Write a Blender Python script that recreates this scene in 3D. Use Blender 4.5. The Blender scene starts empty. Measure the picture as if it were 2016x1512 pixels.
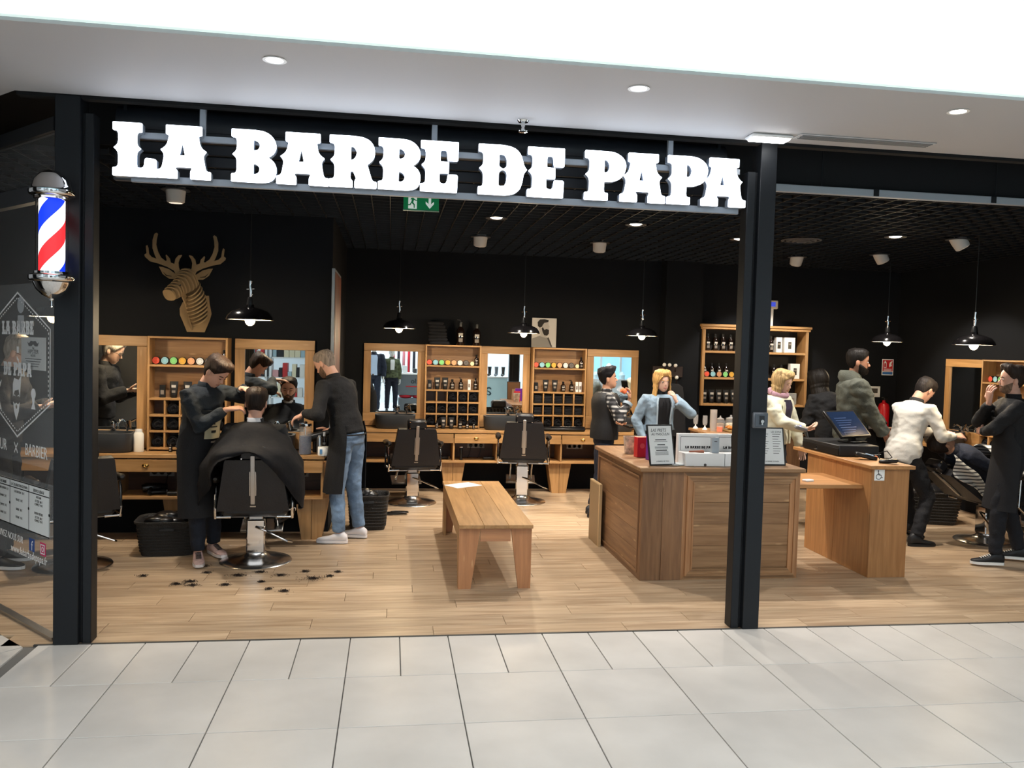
import bpy, bmesh, math, random
from mathutils import Vector, Matrix, noise
PI = math.pi
random.seed(7)
S = bpy.context.scene
COL = S.collection

# ------------------------------------------------------------------ camera
cam = bpy.data.cameras.new('camera'); cam.sensor_width = 36; cam.lens = 36*1621.2/2016
cam.clip_start = .05; cam.clip_end = 100
camo = bpy.data.objects.new('camera', cam); COL.objects.link(camo)
yaw, pitch, roll = .1464, -.0427, .0277
f_ = Vector((math.sin(yaw)*math.cos(pitch), math.cos(yaw)*math.cos(pitch), math.sin(pitch)))
r_ = Vector((math.cos(yaw), -math.sin(yaw), 0)); u_ = r_.cross(f_)
r2 = r_*math.cos(roll)+u_*math.sin(roll); u2 = -r_*math.sin(roll)+u_*math.cos(roll)
camo.matrix_world = Matrix(((r2.x, u2.x, -f_.x, -.1655), (r2.y, u2.y, -f_.y, -5.0959), (r2.z, u2.z, -f_.z, 1.811), (0, 0, 0, 1)))
S.camera = camo
# ------------------------------------------------------------------ world, exposure
wd = bpy.data.worlds.new('mall_ambient'); S.world = wd; wd.use_nodes = True
wd.node_tree.nodes['Background'].inputs[0].default_value = (.93, .97, 1, 1)
wd.node_tree.nodes['Background'].inputs[1].default_value = .3
S.view_settings.view_transform = 'Standard'; S.view_settings.look = 'None'
S.view_settings.exposure = 0.0; S.view_settings.gamma = 1
S.view_settings.use_curve_mapping = False

def area(name, loc, size, power, rot=(0, 0, 0), col=(1, 1, 1)):
    l = bpy.data.lights.new(name, 'AREA'); l.shape = 'RECTANGLE'; l.size, l.size_y = size; l.energy = power; l.color = col
    o = bpy.data.objects.new(name, l); COL.objects.link(o); o.location = loc; o.rotation_euler = rot
    return o
# unseen area lamp added to light the corridor and its floor
area('corridor_fill_light', (1.0, -4.4, 4.9), (18, 4.6), 335, col=(1, .985, .96))

# ------------------------------------------------------------------ materials
def lin(c):
    if isinstance(c, str):
        c = c.lstrip('#'); c = [int(c[i:i+2], 16)/255 for i in (0, 2, 4)]
    return tuple(x/12.92 if x <= .04045 else ((x+.055)/1.055)**2.4 for x in c)
MT = {}
def M(name, col='#808080', rough=.5, metal=0, emit=0, spec=.5, bump=0, bscale=40, trans=0, var=0, vscale=3, alpha=1, coat=0, ior=1.45, sheen=0):
    if name in MT: return MT[name]
    m = bpy.data.materials.new(name); m.use_nodes = True; nt = m.node_tree; b = nt.nodes['Principled BSDF']
    c = lin(col)
    b.inputs['Base Color'].default_value = (*c, 1); b.inputs['Roughness'].default_value = rough; b.inputs['Metallic'].default_value = metal
    b.inputs['Specular IOR Level'].default_value = spec; b.inputs['IOR'].default_value = ior
    b.inputs['Coat Weight'].default_value = coat; b.inputs['Sheen Weight'].default_value = sheen
    if emit:
        b.inputs['Emission Color'].default_value = (*c, 1); b.inputs['Emission Strength'].default_value = emit
    if trans: b.inputs['Transmission Weight'].default_value = trans
    if alpha < 1: b.inputs['Alpha'].default_value = alpha
    L = nt.links; N = nt.nodes.new
    if bump or var: tc = N('ShaderNodeTexCoord')
    if var:
        n = N('ShaderNodeTexNoise'); n.inputs['Scale'].default_value = vscale; n.inputs['Detail'].default_value = 5
        oi = N('ShaderNodeObjectInfo'); mo = N('ShaderNodeVectorMath'); mo.operation = 'MULTIPLY_ADD'; mo.inputs[1].default_value = (31, 17, 23); L.new(oi.outputs['Random'], mo.inputs[0]); L.new(tc.outputs['Object'], mo.inputs[2])
        L.new(mo.outputs[0], n.inputs['Vector'])
        r = N('ShaderNodeMapRange'); r.inputs[1].default_value = .3; r.inputs[2].default_value = .7; r.inputs[3].default_value = 1-var; r.inputs[4].default_value = 1+var
        L.new(n.outputs['Fac'], r.inputs[0])
        x = N('ShaderNodeMix'); x.data_type = 'RGBA'; x.blend_type = 'MULTIPLY'; x.inputs[0].default_value = 1
        x.inputs[6].default_value = (*c, 1); L.new(r.outputs[0], x.inputs[7]); L.new(x.outputs[2], b.inputs['Base Color'])
    if bump:
        n2 = N('ShaderNodeTexNoise'); n2.inputs['Scale'].default_value = bscale; n2.inputs['Detail'].default_value = 6
        L.new(tc.outputs['Object'], n2.inputs['Vector'])
        bp = N('ShaderNodeBump'); bp.inputs['Strength'].default_value = bump; bp.inputs['Distance'].default_value = .01
        L.new(n2.outputs['Fac'], bp.inputs['Height']); L.new(bp.outputs[0], b.inputs['Normal'])
    MT[name] = m; return m

def wood(name, c1, c2, axis='x', scale=1, rough=.45, rnd=.25, knots=.25):
    """grain stretched along one axis, tone shifted from piece to piece"""
    if name in MT: return MT[name]
    m = bpy.data.materials.new(name); m.use_nodes = True; nt = m.node_tree; b = nt.nodes['Principled BSDF']; L = nt.links; N = nt.nodes.new
    tc = N('ShaderNodeTexCoord'); oi = N('ShaderNodeObjectInfo'); mp = N('ShaderNodeMapping')
    sc = {'x': (1, 14, 14), 'y': (14, 1, 14), 'z': (14, 14, 1)}[axis]
    mp.inputs['Scale'].default_value = tuple(s*scale for s in sc)
    ad = N('ShaderNodeVectorMath'); ad.operation = 'ADD'
    ml = N('ShaderNodeMath'); ml.operation = 'MULTIPLY'; ml.inputs[1].default_value = 37
    L.new(oi.outputs['Random'], ml.inputs[0]); L.new(tc.outputs['Object'], ad.inputs[0]); L.new(ml.outputs[0], ad.inputs[1])
    L.new(ad.outputs[0], mp.inputs['Vector'])
    n = N('ShaderNodeTexNoise'); n.inputs['Scale'].default_value = 2.2; n.inputs['Detail'].default_value = 8; n.inputs['Distortion'].default_value = .6
    L.new(mp.outputs[0], n.inputs['Vector'])
    cr = N('ShaderNodeValToRGB'); cr.color_ramp.elements[0].position = .3; cr.color_ramp.elements[1].position = .72
    cr.color_ramp.elements[0].color = (*lin(c2), 1); cr.color_ramp.elements[1].color = (*lin(c1), 1)
    L.new(n.outputs['Fac'], cr.inputs[0])
    n3 = N('ShaderNodeTexNoise'); n3.inputs['Scale'].default_value = 1.6; n3.inputs['Detail'].default_value = 3; L.new(ad.outputs[0], n3.inputs['Vector'])
    a1 = N('ShaderNodeMath'); a1.operation = 'ADD'; L.new(n3.outputs['Fac'], a1.inputs[0]); L.new(oi.outputs['Random'], a1.inputs[1])
    r = N('ShaderNodeMapRange'); r.inputs[1].default_value = .2; r.inputs[2].default_value = 1.8; r.inputs[3].default_value = 1-rnd; r.inputs[4].default_value = 1+rnd
    L.new(a1.outputs[0], r.inputs[0])
    x = N('ShaderNodeMix'); x.data_type = 'RGBA'; x.blend_type = 'MULTIPLY'; x.inputs[0].default_value = 1
    L.new(cr.outputs[0], x.inputs[6]); L.new(r.outputs[0], x.inputs[7])
    # sparse pale flecks and knots
    mk = N('ShaderNodeMapping'); mk.inputs['Scale'].default_value = tuple(1 if s == 1 else 4 for s in sc); L.new(ad.outputs[0], mk.inputs['Vector'])
    v = N('ShaderNodeTexVoronoi'); v.inputs['Scale'].default_value = 3.2*scale; L.new(mk.outputs[0], v.inputs['Vector'])
    kr = N('ShaderNodeMapRange'); kr.inputs[1].default_value = .05; kr.inputs[2].default_value = .14; kr.inputs[3].default_value = knots; kr.inputs[4].default_value = 0
    L.new(v.outputs['Distance'], kr.inputs[0])
    x2 = N('ShaderNodeMix'); x2.data_type = 'RGBA'; L.new(kr.outputs[0], x2.inputs[0]); L.new(x.outputs[2], x2.inputs[6]); x2.inputs[7].default_value = (*lin('#e0b888'), 1)
    L.new(x2.outputs[2], b.inputs['Base Color'])
    b.inputs['Roughness'].default_value = rough
    bp = N('ShaderNodeBump'); bp.inputs['Strength'].default_value = .12; bp.inputs['Distance'].default_value = .004
    L.new(n.outputs['Fac'], bp.inputs['Height']); L.new(bp.outputs[0], b.inputs['Normal'])
    MT[name] = m; return m

def hairmat(c):
    n_ = 'hair_'+c[1:]
    if n_ in MT: return MT[n_]
    m = M(n_, c, .55, spec=.25); nt = m.node_tree; L = nt.links; N = nt.nodes.new; b = nt.nodes['Principled BSDF']
    tc = N('ShaderNodeTexCoord'); mp = N('ShaderNodeMapping'); mp.inputs['Scale'].default_value = (95, 95, 7); L.new(tc.outputs['Object'], mp.inputs['Vector'])
    n = N('ShaderNodeTexNoise'); n.inputs['Scale'].default_value = 1; n.inputs['Detail'].default_value = 4; L.new(mp.outputs[0], n.inputs['Vector'])
    r = N('ShaderNodeMapRange'); r.inputs[1].default_value = .3; r.inputs[2].default_value = .7; r.inputs[3].default_value = .45; r.inputs[4].default_value = 1.35; L.new(n.outputs['Fac'], r.inputs[0])
    x = N('ShaderNodeMix'); x.data_type = 'RGBA'; x.blend_type = 'MULTIPLY'; x.inputs[0].default_value = 1; x.inputs[6].default_value = (*lin(c), 1); L.new(r.outputs[0], x.inputs[7]); L.new(x.outputs[2], b.inputs['Base Color'])
    bp = N('ShaderNodeBump'); bp.inputs['Strength'].default_value = .8; bp.inputs['Distance'].default_value = .006; L.new(n.outputs['Fac'], bp.inputs['Height']); L.new(bp.outputs[0], b.inputs['Normal'])
    return m
def stripes(name, c1, c2, scale, axis=0, rough=.7, soft=.05, width=.5, c3=None, scale3=0, axis3=2):
    if name in MT: return MT[name]
    m = bpy.data.materials.new(name); m.use_nodes = True; nt = m.node_tree; b = nt.nodes['Principled BSDF']; L = nt.links; N = nt.nodes.new
    tc = N('ShaderNodeTexCoord'); sp = N('ShaderNodeSeparateXYZ'); L.new(tc.outputs['Object'], sp.inputs[0])
    def band(ax, sc, w):
        mm = N('ShaderNodeMath'); mm.operation = 'MULTIPLY'; mm.inputs[1].default_value = sc; L.new(sp.outputs[ax], mm.inputs[0])
        fr = N('ShaderNodeMath'); fr.operation = 'PINGPONG'; fr.inputs[1].default_value = 1; L.new(mm.outputs[0], fr.inputs[0])
        mr = N('ShaderNodeMapRange'); mr.inputs[1].default_value = w-soft; mr.inputs[2].default_value = w+soft; L.new(fr.outputs[0], mr.inputs[0])
        return mr.outputs[0]
    x = N('ShaderNodeMix'); x.data_type = 'RGBA'; x.inputs[6].default_value = (*lin(c1), 1); x.inputs[7].default_value = (*lin(c2), 1)
    L.new(band(axis, scale, width), x.inputs[0]); out = x.outputs[2]
    if c3:
        y = N('ShaderNodeMix'); y.data_type = 'RGBA'; y.blend_type = 'MULTIPLY'; y.inputs[7].default_value = (*lin(c3), 1)
        L.new(out, y.inputs[6]); L.new(band(axis3, scale3, width), y.inputs[0]); out = y.outputs[2]
    L.new(out, b.inputs['Base Color']); b.inputs['Roughness'].default_value = rough
    MT[name] = m; return m

# ------------------------------------------------------------------ mesh builder
class MB:
    def __init__(s): s.v = []; s.f = []; s.mi = []; s.cur = 0
    def add(s, vs, fs, T=None):
        o = len(s.v)
        s.v += [tuple(T @ Vector(p)) for p in vs] if T is not None else [tuple(p) for p in vs]
        s.f += [tuple(i+o for i in f) for f in fs]; s.mi += [s.cur]*len(fs); return s
    def box(s, c, d, bev=0, T=None, rz=0, R=None):
        hx, hy, hz = d[0]/2, d[1]/2, d[2]/2
        if rz: R = Matrix.Rotation(rz, 4, 'Z')
        TT = Matrix.Translation(c)
        if R is not None: TT = TT @ R
        if T is not None: TT = T @ TT
        if bev <= 0:
            vs = [(x, y, z) for x in (-hx, hx) for y in (-hy, hy) for z in (-hz, hz)]
            return s.add(vs, [(0, 1, 3, 2), (4, 6, 7, 5), (0, 4, 5, 1), (2, 3, 7, 6), (0, 2, 6, 4), (1, 5, 7, 3)], TT)
        b = min(bev, hx*.9, hy*.9, hz*.9); vs = []; ix = {}
        for sx in (-1, 1):
            for sy in (-1, 1):
                for sz in (-1, 1):
                    for a in range(3):
                        p = [sx*(hx-b), sy*(hy-b), sz*(hz-b)]; p[a] += (sx, sy, sz)[a]*b
                        ix[(sx, sy, sz, a)] = len(vs); vs.append(tuple(p))
        fs = []
        for a in range(3):
            b1, c1 = (a+1) % 3, (a+2) % 3
            for sg in (-1, 1):
                q = []
                for u, w in ((-1, -1), (1, -1), (1, 1), (-1, 1)):
                    k = [0, 0, 0]; k[a] = sg; k[b1] = u; k[c1] = w; q.append(ix[(*k, a)])
                fs.append(tuple(q if sg > 0 else q[::-1]))
            for u in (-1, 1):
                for w in (-1, 1):
                    k0 = [0, 0, 0]; k0[a] = -1; k0[b1] = u; k0[c1] = w; k1 = list(k0); k1[a] = 1
                    q = (ix[(*k0, b1)], ix[(*k1, b1)], ix[(*k1, c1)], ix[(*k0, c1)])
                    fs.append(q if u*w < 0 else q[::-1])
        for sx in (-1, 1):
            for sy in (-1, 1):
                for sz in (-1, 1):
                    q = tuple(ix[(sx, sy, sz, a)] for a in range(3)); fs.append(q if sx*sy*sz > 0 else q[::-1])
        return s.add(vs, fs, TT)
    def b2(s, x0, x1, y0, y1, z0, z1, bev=0, T=None):
        return s.box(((x0+x1)/2, (y0+y1)/2, (z0+z1)/2), (abs(x1-x0), abs(y1-y0), abs(z1-z0)), bev, T)
    def tube(s, pts, r, n=8, cap=True, T=None):
        pts = [Vector(p) for p in pts]; k = len(pts); rs = r if isinstance(r, (list, tuple)) else [r]*k
        vs = []; fs = []; up = None
        for i in range(k):
            t = (pts[min(i+1, k-1)]-pts[max(i-1, 0)]).normalized()
            if up is None: up = t.orthogonal().normalized()
            up = (up-t*up.dot(t)); up = up.normalized() if up.length > 1e-6 else t.orthogonal().normalized()
            w = t.cross(up)
            for j in range(n):
                a = 2*PI*j/n; vs.append(pts[i]+(up*math.cos(a)+w*math.sin(a))*rs[i])
        for i in range(k-1):
            for j in range(n): fs.append((i*n+j, i*n+(j+1) % n, (i+1)*n+(j+1) % n, (i+1)*n+j))
        if cap: fs += [tuple(range(n))[::-1], tuple(range((k-1)*n, k*n))]
        return s.add(vs, fs, T)
    def cyl(s, p0, p1, r, r1=None, n=16, T=None): return s.tube([p0, p1], [r, r if r1 is None else r1], n, True, T)
    def lathe(s, prof, n=24, c=(0, 0, 0), T=None, sx=1, sy=1, cap=True):
        vs = []; fs = []; k = len(prof)
        for r, z in prof:
            for j in range(n):
                a = 2*PI*j/n; vs.append((c[0]+r*math.cos(a)*sx, c[1]+r*math.sin(a)*sy, c[2]+z))
        for i in range(k-1):
            for j in range(n): fs.append((i*n+j, i*n+(j+1) % n, (i+1)*n+(j+1) % n, (i+1)*n+j))
        if cap and prof[0][0] > 1e-5: fs.append(tuple(range(n))[::-1])
        if cap and prof[-1][0] > 1e-5: fs.append(tuple(range((k-1)*n, k*n)))
        return s.add(vs, fs, T)
    def ell(s, c, r, n=16, m=10, T=None, R=None):
        vs = []; fs = []
        for i in range(m+1):
            p = PI*i/m
            for j in range(n):
                a = 2*PI*j/n; v = Vector((r[0]*math.sin(p)*math.cos(a), r[1]*math.sin(p)*math.sin(a), -r[2]*math.cos(p)))
                if R is not None: v = R @ v
                vs.append(v+Vector(c))
        for i in range(m):
            for j in range(n): fs.append((i*n+j, i*n+(j+1) % n, (i+1)*n+(j+1) % n, (i+1)*n+j))
        return s.add(vs, fs, T)
    def rings(s, rg, cap=True, T=None):
        n = len(rg[0]); vs = [p for r in rg for p in r]; fs = []
        for i in range(len(rg)-1):
            for j in range(n): fs.append((i*n+j, i*n+(j+1) % n, (i+1)*n+(j+1) % n, (i+1)*n+j))
        if cap: fs += [tuple(range(n))[::-1], tuple(range((len(rg)-1)*n, len(rg)*n))]
        return s.add(vs, fs, T)
    def prism(s, poly, d, T=None, off=0):
        """polygon in x,z extruded along y from off to off+d"""
        n = len(poly)
        ar = sum(poly[i][0]*poly[(i+1) % n][1]-poly[(i+1) % n][0]*poly[i][1] for i in range(n))
        if ar < 0: poly = poly[::-1]
        vs = [(x, off, z) for x, z in poly]+[(x, off+d, z) for x, z in poly]
        fs = [tuple(range(n)), tuple(range(n, 2*n))[::-1]]+[((i+1) % n, i, n+i, n+(i+1) % n) for i in range(n)]
        return s.add(vs, fs, T)
    def build(s, name, mat, parent=None, smooth=40, loc=None, rz=0):
        me = bpy.data.meshes.new(name); me.from_pydata(s.v, [], s.f)
        for m in (mat if isinstance(mat, (list, tuple)) else [mat]): me.materials.append(m)
        if any(s.mi): me.polygons.foreach_set('material_index', s.mi)
        bm = bmesh.new(); bm.from_mesh(me); bmesh.ops.remove_doubles(bm, verts=bm.verts, dist=1e-6); bmesh.ops.recalc_face_normals(bm, faces=bm.faces); bm.to_mesh(me); bm.free()
        if smooth:
            me.polygons.foreach_set('use_smooth', [True]*len(me.polygons)); me.set_sharp_from_angle(angle=math.radians(smooth))
        me.update(); return link(name, me, parent, loc, rz)
def link(name, me, parent=None, loc=None, rz=0):
    o = bpy.data.objects.new(name, me); COL.objects.link(o)
    if parent is not None: o.parent = parent
    if loc is not None: o.location = loc
    if rz: o.rotation_euler.z = rz
    return o
def tag(o, label=None, cat=None, group=None, kind=None):
    if label: o['label'] = label
    if cat: o['category'] = cat
    if group: o['group'] = group
    if kind: o['kind'] = kind
    return o
def thing(name, label, cat, loc=(0, 0, 0), rz=0, group=None):
    o = bpy.data.objects.new(name, None); COL.objects.link(o); o.location = loc; o.rotation_euler.z = rz; o.empty_display_size = .1
    return tag(o, label, cat, group)
def copy_tree(src, label=None, loc=None, rz=None, parent=None):
    c = src.copy(); COL.objects.link(c)
    if parent is not None: c.parent = parent
    if label: c['label'] = label
    if loc is not None: c.location = loc
    if rz is not None: c.rotation_euler.z = rz
    for ch in list(src.children): copy_tree(ch, parent=c)
    return c
def struct(o): o['kind'] = 'structure'; return o
TMP = bpy.data.scenes.new('convert')
def curve_mesh(loops, ext, name='m', bevel=0):
    cu = bpy.data.curves.new(name, 'CURVE'); cu.dimensions = '2D'; cu.fill_mode = 'BOTH'; cu.extrude = ext/2; cu.bevel_depth = bevel
    for lp in loops:
        sp = cu.splines.new('POLY'); sp.points.add(len(lp)-1)
        for p, q in zip(sp.points, lp): p.co = (q[0], q[1], 0, 1)
        sp.use_cyclic_u = True
    return _conv(cu, name)
def _conv(cu, name):
    o = bpy.data.objects.new(name, cu); TMP.collection.objects.link(o)
    vl = TMP.view_layers[0]; vl.update(); me = bpy.data.meshes.new_from_object(o.evaluated_get(vl.depsgraph)); me.name = name
    bpy.data.objects.remove(o); bpy.data.curves.remove(cu); return me
def text_mesh(t, size, ext=.001, align='CENTER', name='lettering', sx=1, shear=0):
    cu = bpy.data.curves.new(name, 'FONT'); cu.body = t; cu.size = size; cu.extrude = ext/2; cu.align_x = align; cu.shear = shear; cu.resolution_u = 2
    me = _conv(cu, name)
    if sx != 1: me.transform(Matrix.Diagonal((sx, 1, 1, 1)))
    return me
UP = Matrix.Rotation(PI/2, 4, 'X')     # flat xy drawing -> upright, facing -y
def flat(name, me, mat, parent, T):
    me.transform(T); me.materials.clear(); me.materials.append(mat); return link(name, me, parent)
def round_loop(lp, cut=.03):
    out = []; n = len(lp)
    for i in range(n):
        p = Vector(lp[i]); a = Vector(lp[i-1]); b = Vector(lp[(i+1) % n])
        u, w = (p-a), (b-p); turn = u.angle(w) if u.length > 1e-6 and w.length > 1e-6 else 0; sharp = .012 if turn > .75 else cut
        for q in (a, b):
            d = q-p; k = min(.3*d.length, sharp); out.append(tuple(p+d.normalized()*k) if d.length > 1e-6 else tuple(p))
    return out

# common materials
BLACK = M('black_paint', '#17191c', .45, bump=.05, bscale=200)
STEEL = M('black_steel', '#14171b', .5, .0, spec=.35)
CHROME = M('chrome', '#d4d4d4', .07, 1)
BRUSH = M('brushed_steel', '#b0b0b0', .32, 1)
LEATHER = M('black_leather', '#14151a', .38, bump=.15, bscale=90)
WHITE = M('white_plastic', '#e8e8e6', .4)
PAPER = M('paper', '#eef0ee', .8)
BRASS = M('brass', '#d8b06a', .22, 1)
GLASS = M('clear_glass', '#ffffff', .02, trans=1, ior=1.45)
MIRROR = M('mirror_glass', '#e6eaea', .01, 1)
DKGLASS = M('dark_bottle', '#180f0c', .12, coat=.5)
BLKPL = M('black_plastic', '#131313', .35)
INK = M('black_ink', '#1a1a1a', .8)
WPRINT = M('white_print', '#f2f2f2', .6)
W1 = wood('oak_horizontal', '#b98f5e', '#9c7547', 'x')
W1z = wood('oak_vertical', '#b88d5c', '#9b7446', 'z')
W1y = wood('oak_depth', '#b88d5c', '#9b7446', 'y')
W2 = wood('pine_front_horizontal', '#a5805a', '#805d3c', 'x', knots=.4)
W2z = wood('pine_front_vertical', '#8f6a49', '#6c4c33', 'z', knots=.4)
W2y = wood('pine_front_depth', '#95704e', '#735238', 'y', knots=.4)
WDK = wood('dark_back_panel', '#54382a', '#3e2a20', 'x', knots=0)
# ================================================================== SETTING
def slab(name, x0, x1, y0, y1, z0, z1, mat): return struct(MB().b2(x0, x1, y0, y1, z0, z1).build(name, mat, smooth=0))
WALLM = M('charcoal_wall_paint', '#131519', .8, spec=.2, bump=.04, bscale=150)
PLANK = wood('light_oak_plank', '#c8b092', '#9a7f63', 'x', scale=.8, rough=.34, rnd=.14, knots=0)
GROUT = M('grey_grout', '#6e6c68', .9)
TILE = M('pale_stone_tile', '#cbc7c1', .38, bump=.02, bscale=30, var=.1, vscale=2.2)
PLASTER = M('white_plaster', '#b6b5b6', .7)
# shop floor: planks laid along the shopfront, each a piece of its own
fl = slab('floor', -4.6, 7.4, .0, 5.6, -.06, -.012, M('floor_joint', '#7d6a4c', .9))
PW, PL, GAP = .186, 1.26, .0025
pm = MB().b2(-PL/2+GAP/2, PL/2-GAP/2, -PW/2+GAP/2, PW/2-GAP/2, -.012, 0, .0012).build('plank_proto', PLANK, smooth=0); pmesh = pm.data; bpy.data.objects.remove(pm)
for r in range(30):
    yc = PW*(r+.5)
    xl = max(-4.3, -2.29-yc) if yc < 2.0 else -4.3
    xr = 6.75
    if yc > 2.95: xl = -.72
    x = xl-((r*.47) % 1)*PL
    while x < xr:
        a, b = max(x, xl), min(x+PL, xr)
        if b-a > .05:
            if b-a > PL-.01: link('plank', pmesh, fl, ((a+b)/2, yc, 0))
            else:
                lo = -PW/2 if (a == xl and yc < 2.0) else 0
                mb = MB(); h = PW/2-GAP/2
                sk = PW/2 if (a == xl and yc < 2.0) else 0
                vs = [(a+sk+GAP/2, -h), (b-GAP/2, -h), (b-GAP/2, h), (a-sk+GAP/2, h)]
                mb.add([(p[0], p[1], z) for z in (-.012, 0) for p in vs], [(3, 2, 1, 0), (4, 5, 6, 7), (0, 1, 5, 4), (1, 2, 6, 5), (2, 3, 7, 6), (3, 0, 4, 7)])
                mb.build('plank', PLANK, fl, 0, (0, yc, 0))
        x += PL
# mall floor: square tiles, a course of half tiles along the threshold
mf = slab('floor_mall', -9, 11, -9.5, 0, -.07, -.010, GROUT)
slab('floor_mall_corner', -9, -2.0, 0, 2.6, -.075, -.065, GROUT)
TX, TS = -.9772, .6
def tile(x0, x1, y0, y1, parent=mf): return MB().b2(x0+.003, x1-.003, y0+.003, y1-.003, -.012, 0, .0015).build('tile', TILE, parent, 0)
t1 = tile(-.3, .3, -.3, .3); tmesh = t1.data; bpy.data.objects.remove(t1)
t2 = tile(-.15, .15, -.304, .304); hmesh = t2.data; bpy.data.objects.remove(t2)
for k in range(-12, 19):
    xc = TX+k*.3+.15
    if xc < -2.2: continue
    link('half_tile', hmesh, mf, (xc, -.304, 0))
for r in range(9):
    for k in range(-5, 12):
        link('tile', tmesh, mf, (TX+(k+.5)*TS, -.608-(r+.5)*TS, 0))
# the corner where the shopfront turns back at 45 degrees: cut tiles
def poly_tile(p):
    n = len(p); MB().add([(x, y, z) for z in (-.012, 0) for x, y in p], [tuple(range(n))[::-1], tuple(range(n, 2*n))]+[(i, (i+1) % n, n+(i+1) % n, n+i) for i in range(n)]).build('cut_tile', TILE, mf, 0)
poly_tile([(-2.245, -.604), (-2.245, -.03), (-2.6, -.39), (-2.8, -.604)])
poly_tile([(-2.252, -.02), (-2.56, .30), (-2.92, -.06), (-2.605, -.385)])
poly_tile([(-2.565, .305), (-2.98, .735), (-3.34, .375), (-2.925, -.055)])
poly_tile([(-2.61, -.392), (-2.925, -.065), (-3.5, -.604), (-2.81, -.604)])
slab('threshold_strip', -2.2, 6.8, -.004, .012, -.02, .004, M('threshold_metal', '#4a4844', .5, .4))
# walls of the shop
slab('wall_back', -.735, 6.9, 5.4, 5.55, -.05, 3.5, WALLM)
slab('wall_left_back', -4.6, -.735, 2.95, 3.1, -.05, 3.5, WALLM)
slab('wall_left_return', -.885, -.735, 3.1, 5.55, -.05, 3.5, WALLM)
slab('wall_right', 6.75, 6.9, 0.0, 5.4, -.05, 3.5, WALLM)
slab('wall_left', -4.6, -4.45, 1.2, 2.95, -.05, 3.5, WALLM)
slab('wall_added_screen', -6.2, -3.25, -1.0, -.8, 0, 3.19, WALLM)  # unseen dark slab, added so the left mirror reflects black
slab('trim_pilaster', 3.33, 3.83, 5.18, 5.4, 0, 3.4, WALLM)
slab('ceiling', -4.6, 6.9, -.0, 5.55, 3.5, 3.6, M('void_black', '#0c0d0f', .9))
# open black grid ceiling
gm = M('ceiling_grid_black', '#121316', .5)
mb = MB()
x = -4.4
while x < 6.75: mb.b2(x-.004, x+.004, .61, 5.4 if x > -.73 else 2.95, 3.0, 3.035); x += .15
y = .65
while y < 5.4: mb.b2(-.73 if y > 2.95 else -4.4, 6.75, y-.004, y+.004, 3.0, 3.035); y += .15
g = tag(mb.build('ceiling_grid', gm, None, 0), 'black open-cell grid ceiling hung over the shop', 'ceiling grid', kind='structure')
t = thing('ceiling_rail', 'pale steel rail edging the grid ceiling right of the door post', 'rail', (2.3, .56, 3.0)); 
rm = M('galvanised', '#a7adb3', .45, .3)
MB().b2(0, 4.4, -.02, .02, -.005, .05, .004).build('rail', rm, t)
for k in range(5): MB().b2(.05+k*.95, .09+k*.95, -.026, -.02, .0, .048).build('clip', STEEL, t)
for k in range(3): MB().cyl((.6+k*1.4, 0, .05), (.6+k*1.4, 0, .5), .003, n=6).build('hanger_wire', STEEL, t)
# soffit of the mall gallery and the luminous fascia above it
def soff(name, poly, z0, z1, mat):
    n = len(poly); return struct(MB().add([(x, y, z) for z in (z0, z1) for x, y in poly], [tuple(range(n))[::-1], tuple(range(n, 2*n))]+[(i, (i+1) % n, n+(i+1) % n, n+i) for i in range(n)]).build(name, mat, None, 0))
soff('ceiling_soffit', [(-2.30, -.02), (11, -.02), (11, -1.13), (-9, -1.13), (-9, 4), (-6.4, 4)], 3.19, 3.3, PLASTER)
struct(MB().b2(-9, 11, -1.13, -1.10, 3.30, 4.6).build('trim_fascia', PLASTER, None, 0))
lf = tag(MB().b2(-8.9, 10.9, -1.165, -1.135, 3.205, 4.45).build('luminous_fascia', None or M('backlit_membrane', '#dff4f2', .6, emit=.62), None, 0), 'backlit white membrane band running above the soffit', 'light band')
# black bulkhead above the opening
slab('trim_bulkhead', -2.3, 6.9, .0, .06, 3.175, 3.5, M('bulkhead_black', '#0a0b0d', .8))
slab('trim_bulkhead_inner', -2.3, 6.9, .585, .60, 3.05, 3.5, M('bulkhead_black'))
# rolled-up shutter behind the lettering
t = thing('roller_shutter', 'black rolled-up roller shutter behind the illuminated lettering', 'shutter', (.1, .3, 3.0))
sm = M('shutter_black', '#24272d', .5)
for k in range(5): MB().b2(-1.95, 1.95, -.06+.01*k, -.045+.01*k, -.2+k*.075, -.135+k*.075, .004).build('slat', sm, t)
MB().cyl((-1.95, .06, .14), (1.95, .06, .14), .1, n=24).build('roller', sm, t)
for x in (-1.9, 1.9): MB().b2(x-.01, x+.01, -.02, .14, .1, .499).build('bracket', STEEL, t)
MB().b2(-1.95, 1.95, -.075, -.03, -.235, -.2, .006).build('bottom_bar', M('shutter_bar', '#5a5f66', .4, .5), t)
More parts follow.
